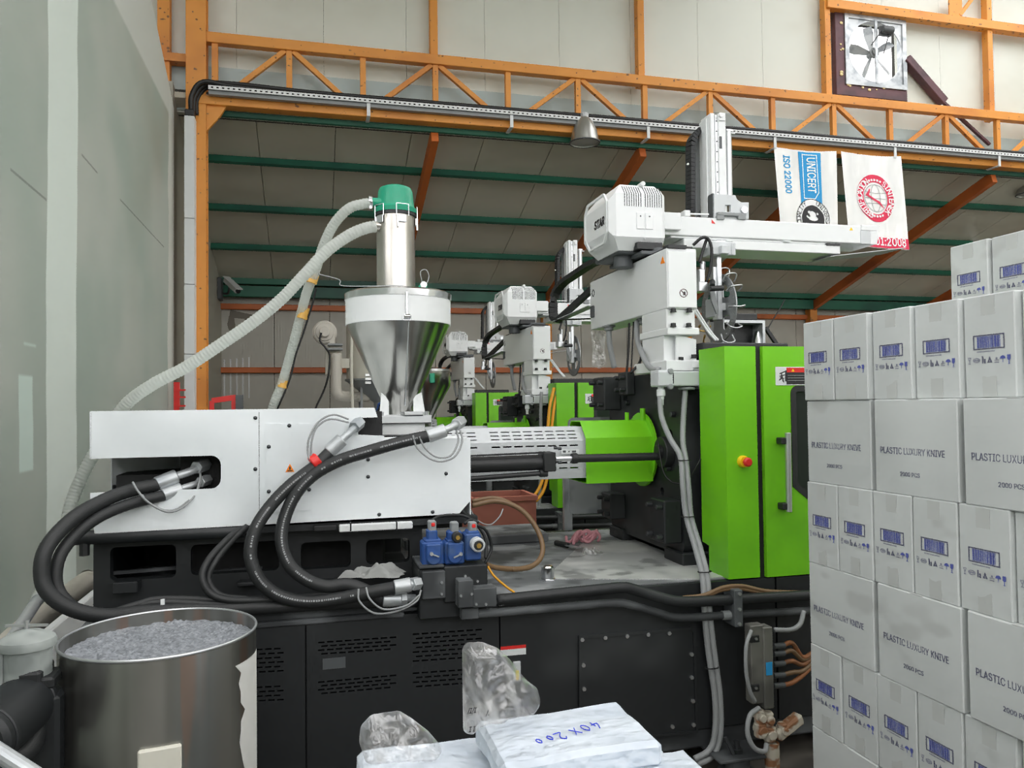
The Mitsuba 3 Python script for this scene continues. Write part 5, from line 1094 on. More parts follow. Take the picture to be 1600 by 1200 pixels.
# vertical arm
VY = 3.74
vx_0, vx_1, vx_2, vx_3, vx_4 = (at(px, 260, Y=VY)[0] for px in (1113, 1118, 1122, 1127, 1135))
vz1, vz0 = at(1120, 177, Y=VY)[2], at(1120, 303, Y=VY)[2]
vlx, vly = at(1098, 260, Y=VY + 0.16)[0], VY + 0.16
va = obj('vertical_arm', cat(bx(vx_0 - 0.005, vx_1, VY, VY + 0.11, kz1 + 0.02, vz1, 0.003), bx(vx_2, at(1133.5, 260, Y=VY)[0], VY - 0.012, VY + 0.11, kz1 + 0.03, vz1 - 0.004, 0.003)), 'mat_white', rb, label='white vertical arm column with linear rail')
obj('arm_side', bx(vx_0 - 0.016, vx_0 - 0.005, VY + 0.03, VY + 0.11, kz1 + 0.02, vz1 - 0.02, 0.003), 'mat_white_soft', va)
obj('linear_rail', bx(vx_1, vx_2, VY - 0.004, VY + 0.02, kz1 + 0.03, vz1 - 0.01, 0.001), 'mat_alu', va)
for i in range(8):
    z = vz1 - 0.045 - i * 0.055; obj('rail_screw', cyl(((vx_1 + vx_2) / 2, VY - 0.004, z), ((vx_1 + vx_2) / 2, VY - 0.0065, z), 0.004, 8), 'mat_grey_dark', va)
obj('arm_block', cat(bx(vx_2 + 0.002, vx_3 + 0.02, VY - 0.02, VY, vz1 - 0.045, vz1 - 0.002, 0.002), cyl(((vx_2 + vx_3) / 2, VY - 0.03, vz1 - 0.02), ((vx_2 + vx_3) / 2, VY - 0.01, vz1 - 0.02), 0.01, 10)), 'mat_white', va)
obj('decal', fb(1124, 213, 1128, 232, VY - 0.0135, 0.002, 0), 'mat_grey_dark', va)
cxa = at(1141, 260, Y=VY + 0.02)[0]
obj('air_cylinder', cat(cyl((cxa, VY + 0.04, vz0 - 0.02), (cxa, VY + 0.04, at(1141, 201, Y=VY)[2]), 0.02, 20, 0.003), bx(cxa - 0.018, cxa + 0.02, VY + 0.02, VY + 0.06, at(1141, 203, Y=VY)[2], at(1141, 199, Y=VY)[2], 0.002), cyl((cxa + 0.01, VY + 0.03, at(1141, 205, Y=VY)[2]), (cxa + 0.035, VY + 0.03, at(1141, 205, Y=VY)[2]), 0.007, 10)), 'mat_alu', va, 40)
# slide bracket on the kick arm carrying the vertical arm
br_ = [(1116, 336), (1116, 303), (1149, 305), (1152, 312), (1158, 316), (1170, 316), (1170, 342), (1116, 342)]
obj('slide_bracket', front(fpoly(br_, VY - 0.03).difference(sbox(*[0, 0, 0.0001, 0.0001])).difference(fpoly([(1133, 320), (1142, 320), (1142, 331), (1133, 331)], VY - 0.03)), VY - 0.03, 0.02), 'mat_grey_light', rb)
obj('slide_side', side(Polygon([(VY - 0.02, kz1 + 0.005), (VY - 0.02, at(1117, 304, Y=VY)[2]), (VY + 0.02, at(1117, 304, Y=VY)[2]), (VY + 0.22, kz1 + 0.02), (VY + 0.22, kz1 + 0.005)]), at(1115, 330, Y=VY - 0.03)[0], 0.01), 'mat_grey_dark', rb)
obj('slide_carriage', cat(fb(1122, 332, 1166, 337, VY - 0.05, 0.03, 0.002), fb(1121, 336, 1132, 343, VY - 0.05, 0.06, 0.002), fb(1154, 336, 1166, 343, VY - 0.05, 0.06, 0.002)), 'mat_grey_mid', rb)
a = at(1163, 328, Y=VY - 0.035); obj('pulley', cat(cyl(a - [0, 0.006, 0], a + [0, 0.01, 0], 0.022, 20, 0.003)), 'mat_alu', rb, 40)
# black energy chain beside the arm
k = chain('energy_chain', [at(1079, 333, Y=3.82), at(1079, 290, Y=3.82), at(1079, 240, Y=3.82), at(1080, 222, Y=3.82), at(1087, 209, Y=3.84), at(1096, 207, Y=3.86), at(1100, 220, Y=3.88)], 0.05, 0.03, 'mat_rubber', up0=(1, 0.2, 0), pitch=0.022); lab(k, kind='stuff')
obj('chain_plate', bx(at(1086, 260, Y=3.9)[0], at(1097, 260, Y=3.9)[0], 3.9, 3.92, kz1 + 0.03, at(1092, 215, Y=3.9)[2], 0.003), 'mat_grey_mid', rb)
a = at(1074, 257, Y=3.80); obj('knob', cyl(a, a - [0, 0.012, 0], 0.006, 10, 0.002), 'mat_white', rb, 40)
# lower part of the arm and its gripper
gxm = at(1121, 430, Y=3.72)[0]
az1, az0 = kz0 - 0.015, at(1121, 500, Y=3.72)[2]
ga = obj('gripper_arm', cat(bx(gxm - 0.012, gxm + 0.016, 3.70, 3.76, az0, az1, 0.003), bx(gxm - 0.03, gxm - 0.008, 3.71, 3.75, az0 + 0.10, az1 - 0.14, 0.003)), 'mat_alu', rb)
obj('wrist', cat(fb(1112, 378, 1150, 398, 3.66, 0.10, 0.004), fb(1128, 383, 1140, 396, 3.63, 0.06, 0.003), cyl(at(1144, 380, Y=3.66), at(1144, 398, Y=3.66), 0.006, 10)), 'mat_grey_light', ga)
obj('slider', cat(fb(1093, 420, 1102, 445, 3.66, 0.06, 0.004), fb(1092, 440, 1106, 455, 3.64, 0.08, 0.003), cyl(at(1098, 409, Y=3.68), at(1098, 424, Y=3.68), 0.014, 12, 0.002)), 'mat_alu', ga)
obj('clamp_handle', cat(cyl(at(1109, 451, Y=3.60), at(1130, 450, Y=3.60), 0.014, 16, 0.003), cyl(at(1113, 440, Y=3.64), at(1113, 447, Y=3.60), 0.014, 12)), 'mat_black', ga, 40)
obj('arm_brace', front(fpoly([(1108, 442), (1117, 455), (1122, 480), (1120, 490), (1112, 470)], 3.68), 3.68, 0.012), 'mat_grey_mid', ga)
DX, DY, DZ = at(1122, 482, Y=3.78)
R = 0.185
disc = Point(DY, DZ).buffer(R, quad_segs=20)
inner = Point(DY, DZ).buffer(R * 0.76, quad_segs=16)
cross = unary_union([sbox(DY - R, DZ - 0.028, DY + R, DZ + 0.028), sbox(DY - 0.03, DZ - R, DY + 0.03, DZ + R)])
wnd = inner.difference(cross.buffer(0.02)).buffer(-0.015).buffer(0.015)
hl = unary_union([Point(DY + R * 0.88 * math.cos(q), DZ + R * 0.88 * math.sin(q)).buffer(0.0055, quad_segs=3) for q in np.linspace(0, 2 * math.pi, 24, endpoint=False)])
gdk = obj('gripper_disc', side(disc.difference(wnd).difference(hl), DX, 0.008), 'mat_disc_alu', ga, 30, label='perforated aluminium gripper disc')
obj('disc_mount', cat(bx(DX - 0.05, DX, DY - 0.05, DY + 0.05, DZ - 0.05, DZ + 0.05, 0.004), bx(gxm - 0.01, DX + 0.01, 3.70, DY + 0.02, DZ - 0.02, DZ + 0.02, 0.003)), 'mat_grey_light', gdk)
for q in (100, 72, 50, 26, -4, -34, -62, 125, 208, 235):
    q = math.radians(q); c0_ = np.array([DX + 0.004, DY - R * math.cos(q) * 0.96, DZ + R * math.sin(q) * 0.96]); ou = np.array([0, -math.cos(q), math.sin(q)]); tg = np.array([0.0, math.sin(q), math.cos(q)])
    hk = [c0_ - ou * 0.01 + X_ * 0.03, c0_ + ou * 0.012 + X_ * 0.034, c0_ + ou * 0.035 + X_ * 0.03 + tg * 0.006, c0_ + ou * 0.042 + X_ * 0.0, c0_ + ou * 0.03 - X_ * 0.03, c0_ + ou * 0.005 - X_ * 0.034]
    obj('gripper_hook', cat(tube(hk, 0.0042, 8), cyl(hk[-1], hk[-1] - ou * 0.016, 0.0062, 8)), 'mat_brass' if abs(q) > 2 else 'mat_alu', gdk, True)
for pth, r in [([(1083, 383, 3.66), (1096, 372, 3.64), (1106, 373, 3.64), (1112, 390, 3.64), (1110, 420, 3.65), (1104, 440, 3.66)], 0.008), ([(1104, 374, 3.66), (1098, 392, 3.66), (1093, 410, 3.66)], 0.008)]:
    obj('air_hose', tube(path(pth), r, 10), 'mat_cable_black', ga, True)
for d in (0, 4): obj('air_hose', tube(path([(1084 + d, 484, 3.42), (1094 + d, 500, 3.44), (1106 + d, 518, 3.45), (1118 + d, 532, 3.45)]), 0.006, 8), 'mat_white', rb, True)

# ================================================================ the two machines behind, with their robots
O2, O3 = (0.17, 2.92, -0.065), (0.37, 7.1, -0.065)
m2 = dup(m1, 'second injection moulding machine with green guard, behind the nearest one', O2, skip=r'hydraulic_hose|thin_hose|brown_hose|__wire|water_distributor|data_plate|levelling|warning_label|level_gauge|safety_wire|conduit')
m3 = dup(m1, 'third injection moulding machine, farthest back, only its green guard and black platen showing', O3, skip=r'hydraulic_hose|thin_hose|brown_hose|__wire|water_distributor|data_plate|levelling|warning_label|level_gauge|safety_wire|conduit')
r2 = dup(rb, 'middle white take-out robot on the second machine, partly behind the nearest robot', O2, skip=r'gripper_hook')
r3 = dup(rb, 'smallest looking white take-out robot, on the farthest machine beside the steel cone hopper', O3, skip=r'gripper_hook')
for i, pts in enumerate([[(866, 606, 5.95), (859, 635, 5.93), (856, 668, 5.92), (854, 692, 5.92), (850, 740, 5.90), (838, 770, 5.88), (818, 785, 5.86), (800, 788, 5.85)], [(872, 607, 5.96), (866, 635, 5.94), (862, 668, 5.93), (860, 692, 5.93), (854, 750, 5.90), (842, 778, 5.88), (820, 792, 5.86)]]):
    obj('yellow_hose', tube(path(pts), 0.013, 10), 'mat_yellow_hose', m2, True, label='bright yellow hose hanging beside the guard')
obj('grey_hose', tube(path([(846, 612, 6.05), (845, 650, 6.05), (846, 700, 6.05), (844, 760, 6.05), (842, 800, 6.05)]), 0.014, 10), 'mat_cable_grey', m2, True)
# small drive box on the second machine, behind the gripper
Y = 6.02
db = thing('drive_box', 'dark drive box in a bare metal frame, behind the robot gripper on the second machine', 'box')
x0, x1, z0, z1 = fr(1128, 500, 1196, 565, Y); z0 = GZ1 - 0.065
fbp = sbox(x0, z0, x1, z1)
obj('frame', front(fbp.difference(fbp.buffer(-0.025)), Y, 0.2), 'mat_galvanised', db)
obj('back_panel', bx(x0 + 0.02, x1 - 0.02, Y + 0.16, Y + 0.2, z0, z1 - 0.02), 'mat_black', db)
obj('module', cat(bx(x0 + 0.05, x0 + 0.16, Y + 0.05, Y + 0.16, z0 + 0.03, z1 - 0.1, 0.004), bx(x0 - 0.02, x1 - 0.06, Y + 0.02, Y + 0.18, z1, z1 + 0.06, 0.006)), 'mat_black', db)
a = at(1184, 530, Y=Y + 0.08); obj('cone', lathe([(0.06, -0.08), (0.05, 0.0), (0.02, 0.07), (0, 0.08)], a, Z_, 24), 'mat_chrome', db, 40)
obj('dial', cyl(at(1185, 509, Y=Y + 0.15), at(1185, 509, Y=Y + 0.13), 0.02, 16), 'mat_grey_mid', db, 40)
obj('strut', beam(at(1196, 512, Y=Y + 0.1), at(1218, 545, Y=Y + 0.1), 0.03, 0.03), 'mat_black', db)
obj('wire', tube(path([(1197, 518, Y + 0.1), (1210, 496, Y + 0.12), (1220, 480, Y + 0.12), (1226, 468, Y + 0.12)]), 0.005, 6), 'mat_cable_black', db, True)
# second cone hopper
c2 = at(662, 620, Y=6.67); h2 = 0.235
h2t = thing('material_hopper', 'smaller steel cone hopper half hidden behind the polished one, on the second machine', 'hopper')
zz1 = at(680, 578, Y=6.67)[2]
H2 = np.array([c2[0], 6.67, 0])
obj('cone', lathe([(0, 1.383), (0.06, 1.385), (0.06, 1.43), (h2 * 0.98, zz1 - 0.14), (h2 * 0.98, zz1 - 0.02)], H2, Z_, 56), 'mat_hopper_steel', h2t, 30)
obj('lid', lathe([(h2 * 0.99, zz1 - 0.022), (h2 * 1.03, zz1 - 0.02), (h2 * 1.03, zz1), (0, zz1 + 0.03)], H2, Z_, 56), 'mat_chrome', h2t, 30)
obj('sight_glass', cat(bx(H2[0] + 0.02, H2[0] + 0.06, H2[1] - h2 - 0.012, H2[1] - h2 + 0.02, zz1 - 0.12, zz1 - 0.04, 0.004)), 'mat_teal', h2t)
# beige hopper dryer with blower at the farthest machine
TD = at(592, 560, Y=10.85); TX, TY, tr0 = TD[0], 10.85, 0.44
dr_ = thing('hopper_dryer', 'tall beige hopper dryer tank behind the polished cone hopper', 'dryer')
tz0, tz1 = at(592, 594, Y=TY)[2], at(545, 488, Y=TY)[2]
obj('tank', lathe([(0.06, 1.50), (0.07, 1.62), (tr0, tz0), (tr0, tz1), (tr0 * 0.7, tz1 + 0.12), (0, tz1 + 0.16)], (TX, TY, 0), Z_, 56), 'mat_beige', dr_, 30)
obj('cone', lathe([(0.062, 1.50), (0.074, 1.62), (tr0 + 0.004, tz0 - 0.014)], (TX, TY, 0), Z_, 56), 'mat_grey_mid', dr_, 30)
obj('ring', lathe([(tr0, tz0 - 0.012), (tr0 + 0.02, tz0 - 0.012), (tr0 + 0.02, tz0 + 0.012), (tr0, tz0 + 0.012)], (TX, TY, 0), Z_, 56), 'mat_grey_mid', dr_, 30)
a = at(575, 592, Y=TY - tr0)
for dz in (-0.05, 0.0, 0.05): obj('clip', bx(a[0] - 0.04, a[0] + 0.04, a[1] - 0.03, a[1] + 0.01, a[2] + dz - 0.018, a[2] + dz + 0.018, 0.004), 'mat_chrome', dr_)
obj('inlet_pipe', cat(tube([at(525, 552, Y=10.4), at(525, 585, Y=10.4), at(525, 606, Y=10.4), at(528, 616, Y=10.42), at(537, 619, Y=10.5), at(552, 620, Y=10.75), (TX - 0.15, TY, at(552, 620, Y=10.75)[2])], 0.07, 18)), 'mat_beige_pipe', dr_, True)
obj('riser_tube', tube(path([(550, 510, 10.37), (549, 570, 10.37), (551, 640, 10.37)]), 0.02, 10), 'mat_beige', dr_, True)
obj('side_box', cat(bx(at(508, 560, Y=10.6)[0], at(534, 560, Y=10.6)[0], 10.55, 10.65, at(520, 586, Y=10.6)[2], at(520, 548, Y=10.6)[2], 0.006), bx(at(534, 560, Y=10.6)[0] - 0.02, TX - tr0 + 0.03, 10.6, 10.7, at(520, 575, Y=10.6)[2], at(520, 560, Y=10.6)[2])), 'mat_beige', dr_)
bc = at(507.5, 519, Y=10.4)
bw = obj('blower', cat(cyl(bc, bc + [0, 0.14, 0], 0.155, 32, 0.02), cyl(bc - [0, 0.03, 0], bc, 0.115, 28, 0.006), cyl(bc - [0, 0.09, 0], bc - [0, 0.02, 0], 0.07, 24, 0.01), bx(bc[0] + 0.05, bc[0] + 0.13, 10.4, 10.55, at(525, 545, Y=10.4)[2], bc[2], 0.01)), 'mat_beige_pipe', dr_, 40, label='round cast blower')
obj('flange', cat(*[bx(at(512, y, Y=10.4)[0], at(535, y, Y=10.4)[0], 10.3, 10.52, at(520, y + 1.5, Y=10.4)[2], at(520, y - 1.5, Y=10.4)[2], 0.003) for y in (539, 546)]), 'mat_grey_mid', bw)
obj('wire', tube(path([(502, 520, 10.25), (500, 532, 10.25), (509, 544, 10.25), (515, 556, 10.27), (513, 586, 10.27), (506, 610, 10.3), (494, 636, 10.3), (490, 650, 10.35)]), 0.012, 8), 'mat_cable_black', dr_, True)
obj('leg', cat(*[beam((TX + dx, TY + dy, tz0), (TX + dx, TY + dy, 1.49), 0.03, 0.03) for dx, dy in ((-0.25, -0.2), (0.25, -0.2), (-0.25, 0.2), (0.25, 0.2))], bx(TX - 0.27, TX + 0.27, TY - 0.22, TY + 0.22, 1.485, 1.50, 0.004)), 'mat_grey_mid', dr_)
# cluster of blue cables behind the throat block
wcl = thing('cable_bundle', 'tangle of blue and black cables just behind the feed throat block', 'cables')
for i in range(9):
    q = rng.random(8)
    obj('cable', tube([at(588 + 4 * q[0], 640 + 6 * q[1], Y=4.4), at(592 + 10 * q[2], 628 + 8 * q[3], Y=4.38), at(602 + 8 * q[4], 632 + 12 * q[5], Y=4.36), at(598 + 12 * q[6], 662, Y=4.4), at(598 + 12 * q[6], 720, Y=4.45)], 0.007, 6), 'mat_blue_valve' if i % 2 else 'mat_cable_black', wcl, True)
# ================================================================ cartons on a pallet at the right
def carton_col(p, n, uv):
    c = mikit.mix(lin((196, 200, 199)), lin((184, 188, 187)), SS(0.3, 0.7, FB(p.x * 2.1, p.y * 2.1, p.z * 2.1, 3)))
    return mikit.mix(c, lin((166, 168, 166)), 0.5 * SS(0.62, 0.78, FB(p.x * 6 + 3, p.y * 6, p.z * 11, 3)))
mat('carton', P(carton_col), 0.55)
mat('carton_edge', (216, 218, 216), 0.55)
mat('tape_clear', (184, 187, 185), 0.35)
SX = 1.69
ZROW = [0.135, 0.419, 0.705, 0.988, 1.271, 1.556, 1.832]
NW, BW, DEP = 0.163, 0.326, 0.33
def carton_mesh(w, d, h, seed):
    """a slightly bulged carton with its bottom front left corner at the origin: x = depth (0..d), y = width (0..w), flaps meeting on top"""
    m = bx(0, d, 0, w, 0.0, h, 0.003)
    m = m.subdivide().subdivide()
    v = m.vertices.copy(); u = (v - [d / 2, w / 2, h / 2]) / [d / 2, w / 2, h / 2]
    bulge = 0.0025 * (1 - u[:, 1] ** 2) * (1 - u[:, 2] ** 2)
    v[:, 0] += np.sign(u[:, 0]) * bulge * (np.abs(u[:, 0]) > 0.9) + 0.0016 * (meshkit.noise(v * 9 + seed * 7.3, seed) - 0.5)
    v[:, 1] += 0.0012 * (meshkit.noise(v * 8 + seed * 3.1 + 50, seed + 1) - 0.5)
    m.vertices = v
    flap = cat(bx(0.004, d - 0.004, 0.002, w / 2 - 0.001, h - 0.002, h + 0.0002), bx(0.004, d - 0.004, w / 2 + 0.001, w - 0.002, h - 0.002, h + 0.0001))
    return cat(m, flap)
def lp(poly, x=-0.0008, t=0.0006):                             # flat print on the carton face: polygon in (s, z), s to the right seen from -X
    return put(ext(poly, t), (x + t, 0, 0), -Y_, Z_, -X_)
HN = [ZROW[i + 1] - ZROW[i] for i in range(6)]
_ply = {}
def shared(key, fn):
    if key not in _ply: _ply[key] = fn()
    return _ply[key]
def barcode():
    r = np.random.default_rng(3); w, h = 0.098, 0.039
    fr_ = sbox(0, 0, w, h).difference(sbox(0.003, 0.003, w - 0.003, h - 0.003)); bars = []
    x = 0.013
    while x < w - 0.014:
        b = r.choice([0.0008, 0.0013, 0.002]); bars.append(sbox(x, 0.004, x + b, h - 0.004)); x += b + r.choice([0.0009, 0.0016, 0.0022])
    return lp(fr_), lp(unary_union(bars)), lp(unary_union([sbox(0.012 + 0.0048 * i, -0.0075, 0.0145 + 0.0048 * i, -0.004) for i in range(12)]))
def symbols():
    c = lambda x, y, r: Point(x, y).buffer(r, quad_segs=5)
    rgt, out = [], []
    # cup-and-fork food mark, oval mark, tidy bin mark (fainter)
    glass = unary_union([Polygon([(0.0, 0.014), (0.008, 0.014), (0.006, 0.007), (0.002, 0.007)]), sbox(0.0035, 0.002, 0.0045, 0.007), sbox(0.001, 0.0, 0.007, 0.0015)])
    out.append(glass.difference(Polygon([(0.0012, 0.013), (0.0068, 0.013), (0.0054, 0.008), (0.0026, 0.008)])))
    out.append(affinity.scale(c(0.022, 0.007, 1), 0.009, 0.005).difference(affinity.scale(c(0.022, 0.007, 1), 0.0075, 0.0036))); out.append(sbox(0.0165, 0.0058, 0.0275, 0.0082))
    man = unary_union([c(0.0375, 0.0135, 0.0018), Polygon([(0.036, 0.0115), (0.0395, 0.0115), (0.0385, 0.0), (0.0365, 0.0)]), sbox(0.041, 0.0, 0.0445, 0.009)]); rgt.append(man)
    tri = Polygon([(0.049, 0.001), (0.061, 0.001), (0.055, 0.0135)]); rgt.append(tri.difference(tri.buffer(-0.0026)).difference(unary_union([c(0.0515, 0.0075, 0.0011), c(0.0585, 0.0075, 0.0011), c(0.055, 0.0015, 0.0011)])))
    out.append(unary_union([sbox(0.066, 0.0, 0.077, 0.0016), sbox(0.066, 0.0045, 0.077, 0.0058), c(0.0715, 0.009, 0.0022), Polygon([(0.067, 0.006), (0.076, 0.006), (0.0715, 0.012)]).buffer(-0.001)]))
    umb = c(0.0865, 0.0075, 0.0065).intersection(sbox(0.07, 0.0075, 0.1, 0.02)); drk = [umb.union(sbox(0.0860, 0.0, 0.0870, 0.008))]
    drk.append(unary_union([sbox(0.0970, 0.006, 0.1045, 0.015), Polygon([(0.097, 0.0062), (0.1045, 0.0062), (0.1008, 0.003)]), sbox(0.1002, -0.003, 0.1013, 0.005), sbox(0.098, -0.004, 0.1036, -0.003)]))
    k = lambda g: affinity.scale(unary_union(g), 1.28, 1.28, origin=(0, 0))
    return lp(k(rgt)), lp(k(out)), lp(k(drk))
bar_f, bar_b, bar_n = barcode(); sy_a, sy_b, sy_c = symbols()
def small_print(m): return mikit.ply(m, 'mat_ink_blue')
TW = np.ptp(meshkit.text_mesh('PLASTIC LUXURY KNIVE', 1.0, 0.001, False).vertices[:, 0])
ctext = shared('t1', lambda: text('PLASTIC LUXURY KNIVE', 0.0195, (0, 0, 0), LEFT, 0.0008, False, 0.252 / 0.0195 / TW, 0, True))
ctext2 = shared('t2', lambda: text('2000 PCS', 0.0125, (0, 0, 0), LEFT, 0.0008, False, 0.95, 0, True))
PLY = {}
def put_ply(key, name, mesh, mat_, pos, parent):
    if name not in PLY: PLY[name] = mikit.ply(mesh, mat_)
    k = numbered(f'{parent}__{key}'); scene[k] = {**PLY[name], 'to_world': T().translate([float(q) for q in pos])}; return k
def carton(kind, x, y1, z, h, label, group, printed=True, variant=0, rz=0.0, faint=False):
    """y1: the far end (greater y) of the carton's front face"""
    w, d = (NW, DEP) if kind == 'n' else (BW, NW)
    w -= 0.002
    t = thing('carton', label, 'carton', group)
    nm = f'{kind}{round(h * 1000)}_{variant}'
    if nm not in PLY: PLY[nm] = mikit.ply(put(carton_mesh(w, d, h, variant), (0, -w, 0), X_, Y_, Z_), 'mat_carton', smooth=False)
    pos = (x, y1, z)
    k = numbered(f'{t}__box'); scene[k] = {**PLY[nm], 'to_world': T().translate([float(q) for q in pos])}
    put_ply('top_tape', nm + 'tape', bx(0.01 if kind == 'n' else 0.0, d, -w / 2 - 0.024, -w / 2 + 0.024, h - 0.0016, h + 0.0004), 'mat_tape_clear', pos, t)
    if not printed: return t
    f = -0.0026
    if kind == 'n':
        s0 = 0.033
        put_ply('barcode', 'bar_f', bar_f, 'mat_ink_grey', (x + f, y1 - s0, z + h * 0.47), t)
        put_ply('barcode_bars', 'bar_b', bar_b, 'mat_ink_blue', (x + f, y1 - s0, z + h * 0.47), t)
        put_ply('barcode_digits', 'bar_n', bar_n, 'mat_ink_faint', (x + f, y1 - s0, z + h * 0.47), t)
        put_ply('symbols', 'sy_a', sy_a, 'mat_ink_grey', (x + f, y1 - s0 + 0.019, z + h * 0.335), t)
        put_ply('faint_symbols', 'sy_b', sy_b, 'mat_ink_faint', (x + f, y1 - s0 + 0.019, z + h * 0.335), t)
        put_ply('blue_symbols', 'sy_c', sy_c, 'mat_ink_blue', (x + f, y1 - s0 + 0.019, z + h * 0.335), t)
        put_ply('tape_end', nm + 'tape_a', bx(0, 0.0006, -w / 2 - 0.022, -w / 2 + 0.022, h * 0.80, h - 0.004), 'mat_tape_clear', (x - 0.0016, y1, z), t)
        put_ply('tape_end', nm + 'tape_b', bx(0, 0.0006, -w / 2 - 0.022, -w / 2 + 0.022, 0.003, h * 0.21), 'mat_tape_clear', (x - 0.0016, y1, z), t)
    else:
        put_ply('lettering', 't1', ctext, 'mat_ink_grey', (x + f + 0.0005, y1 - w * 0.475, z + h * 0.425), t)
        put_ply('lettering', 't2', ctext2, 'mat_ink_grey', (x + f + 0.0005, y1 - w * 0.455, z + h * 0.20), t)
    return t
ORD = ['first', 'second', 'third', 'fourth', 'fifth', 'sixth', 'seventh', 'eighth']
rj = np.random.default_rng(11)
ROWN = ['bottom row of the stack', 'second row from the pallet', 'third row from the pallet', 'fourth row from the pallet', 'second row from the top of the stack wall', 'top row of the stack wall']
for r in range(6):
    z, h = ZROW[r], HN[r]
    narrow = r % 2 == 1
    n = 8 if narrow else 4
    for i in range(n):
        w = NW if narrow else BW
        y1 = 2.42 - i * (w + 0.0015) - (0.0 if narrow else 0.014 * i)
        if not narrow: y1 += 0.0
        dx = (0.016 * i if r == 5 else 0.002 * i) + 0.003 * rj.random() + (0.012 if r < 5 and narrow and i == 5 else 0)
        if r == 5: dx = [0.0, 0.002, 0.02, 0.032, 0.046, 0.066, 0.078, 0.09][i]
        if r == 4: dx = [0.008, 0.008, 0.010, 0.012][i]
        if narrow:
            lb = f'narrow white barcode carton, {ORD[i]} from the green machine side in the {ROWN[r]}'
        else:
            lb = f'wide white carton lettered plastic luxury knive, {ORD[i]} from the machine, {ROWN[r]}'
        lb = lb.replace('fifth row from the pallet', 'just under the top row').replace('second row from the top of the stack wall', 'just under the top row').replace('top row of the stack wall', 'top row').replace('second row from the pallet', 'second lowest row').replace('third row from the pallet', 'third lowest row').replace('fourth row from the pallet', 'fourth lowest row').replace('bottom row of the stack', 'lowest row').replace('from the green machine side', 'from the machine')
        carton('n' if narrow else 'b', SX + dx, y1, z, h - 0.0004, lb, 'cartons stacked in the near wall', True, (i * 3 + r) % 4)
    if not narrow:                                              # second rank behind the wide cartons
        for i in range(4): carton('b', SX + NW + 0.02, 2.42 - i * (BW + 0.012), z, h - 0.001, f'plain hidden carton behind the wide cartons, {ORD[i]} from the machine, {ORD[r]} row up', 'cartons hidden in the stack', False, i)
    for k2 in range(2):                                         # inner rank that carries the two raised cartons
        xr = SX + (DEP + 0.105) + 0.125 * 0
        if k2 == 0:
            for i in range(3): carton('n', 2.235, 2.42 - i * (NW + 0.0015), z, h - 0.001, f'inner carton under the raised pair, {ORD[i]} from the machine, {ORD[r]} row up', 'cartons hidden in the stack', False, i)
ya = at(1485, 420, X=2.25)[1]
carton('n', 2.25, ya, ZROW[6], HN[5], 'raised narrow carton on top of the stack, the one farther from the photo edge', 'raised cartons', True, 1)
carton('n', 2.262, ya - NW - 0.004, ZROW[6], HN[5], 'raised narrow carton on top of the stack, the one cut by the photo edge', 'raised cartons', True, 2)
pal = thing('pallet', 'wooden pallet under the white carton stack', 'pallet')
for i in range(7): obj('deck_board', bx(SX + 0.01 + i * 0.14, SX + 0.12 + i * 0.14, 1.02, 2.42, 0.113, 0.134, 0.002), 'mat_wood', pal)
for i in range(3): obj('bearer', bx(SX + 0.01, SX + 0.97, 1.03 + i * 0.64, 1.11 + i * 0.64, 0.022, 0.113, 0.002), 'mat_wood', pal)
for i in range(3): obj('bottom_board', bx(SX + 0.01 + i * 0.42, SX + 0.12 + i * 0.42, 1.02, 2.42, 0, 0.022, 0.002), 'mat_wood', pal)

# ================================================================ steel drum of regrind, lower left
DRX, DRY, DRR, DRZ = -0.432, 2.46, 0.262, 0.905
def drum_col(p, n, uv):
    a = dr.atan2(p.y - DRY, p.x - DRX)
    s = FB(a * 3.2, p.z * 0.6, 1.0, 3)
    c = mikit.mix(lin((128, 128, 122)), lin((164, 164, 160)), SS(0.3, 0.7, s))
    return mikit.mix(c, lin((176, 138, 118)), 0.5 * SS(0.62, 0.8, FB(a * 6 + 5, p.z * 1.2, 3.0, 3)))
mat('drum_steel', P(drum_col), P(lambda p, n, uv: 0.22 + 0.2 * FB(p.x * 9, p.y * 9, p.z * 3, 3)), 0.95)
dm = thing('steel_drum', 'open stainless steel drum full of grey regrind in front of the black machine bed', 'drum')
obj('shell', lathe([(0, 0.0), (DRR, 0.0), (DRR, DRZ), (DRR - 0.004, DRZ), (DRR - 0.004, 0.02), (0, 0.02)], (DRX, DRY, 0), Z_, 96), 'mat_drum_steel', dm, 30)
obj('rim', lathe([(DRR + 0.004 * math.cos(a), DRZ + 0.005 * math.sin(a)) for a in np.linspace(0, 2 * math.pi, 9)], (DRX, DRY, 0), Z_, 96), 'mat_alu', dm, True)
def arc_patch(a0, a1, z0, z1, r, t, jag, seed):
    """thin patch bent round the drum with a ragged edge"""
    A = np.linspace(0, 1, 14); Zs = np.linspace(0, 1, 30); v = []
    rr = np.random.default_rng(seed)
    edge = np.cumsum(rr.normal(0, jag, 30)); edge -= np.linspace(edge[0], edge[-1], 30)
    for j, zz in enumerate(Zs):
        for q in A:
            an = a0 + (a1 - a0) * q + edge[j] * (1 - q)
            v.append((DRX + r * math.cos(an), DRY + r * math.sin(an), z0 + (z1 - z0) * zz))
    i, j = np.meshgrid(np.arange(29), np.arange(13), indexing='ij')
    f = np.stack([i * 14 + j, i * 14 + j + 1, (i + 1) * 14 + j + 1, (i + 1) * 14 + j], -1).reshape(-1, 4)
    return trimesh.Trimesh(np.array(v), np.vstack([f[:, [0, 1, 2]], f[:, [0, 2, 3]]]), process=False)
mat('label_paper', (196, 196, 192), 0.6)
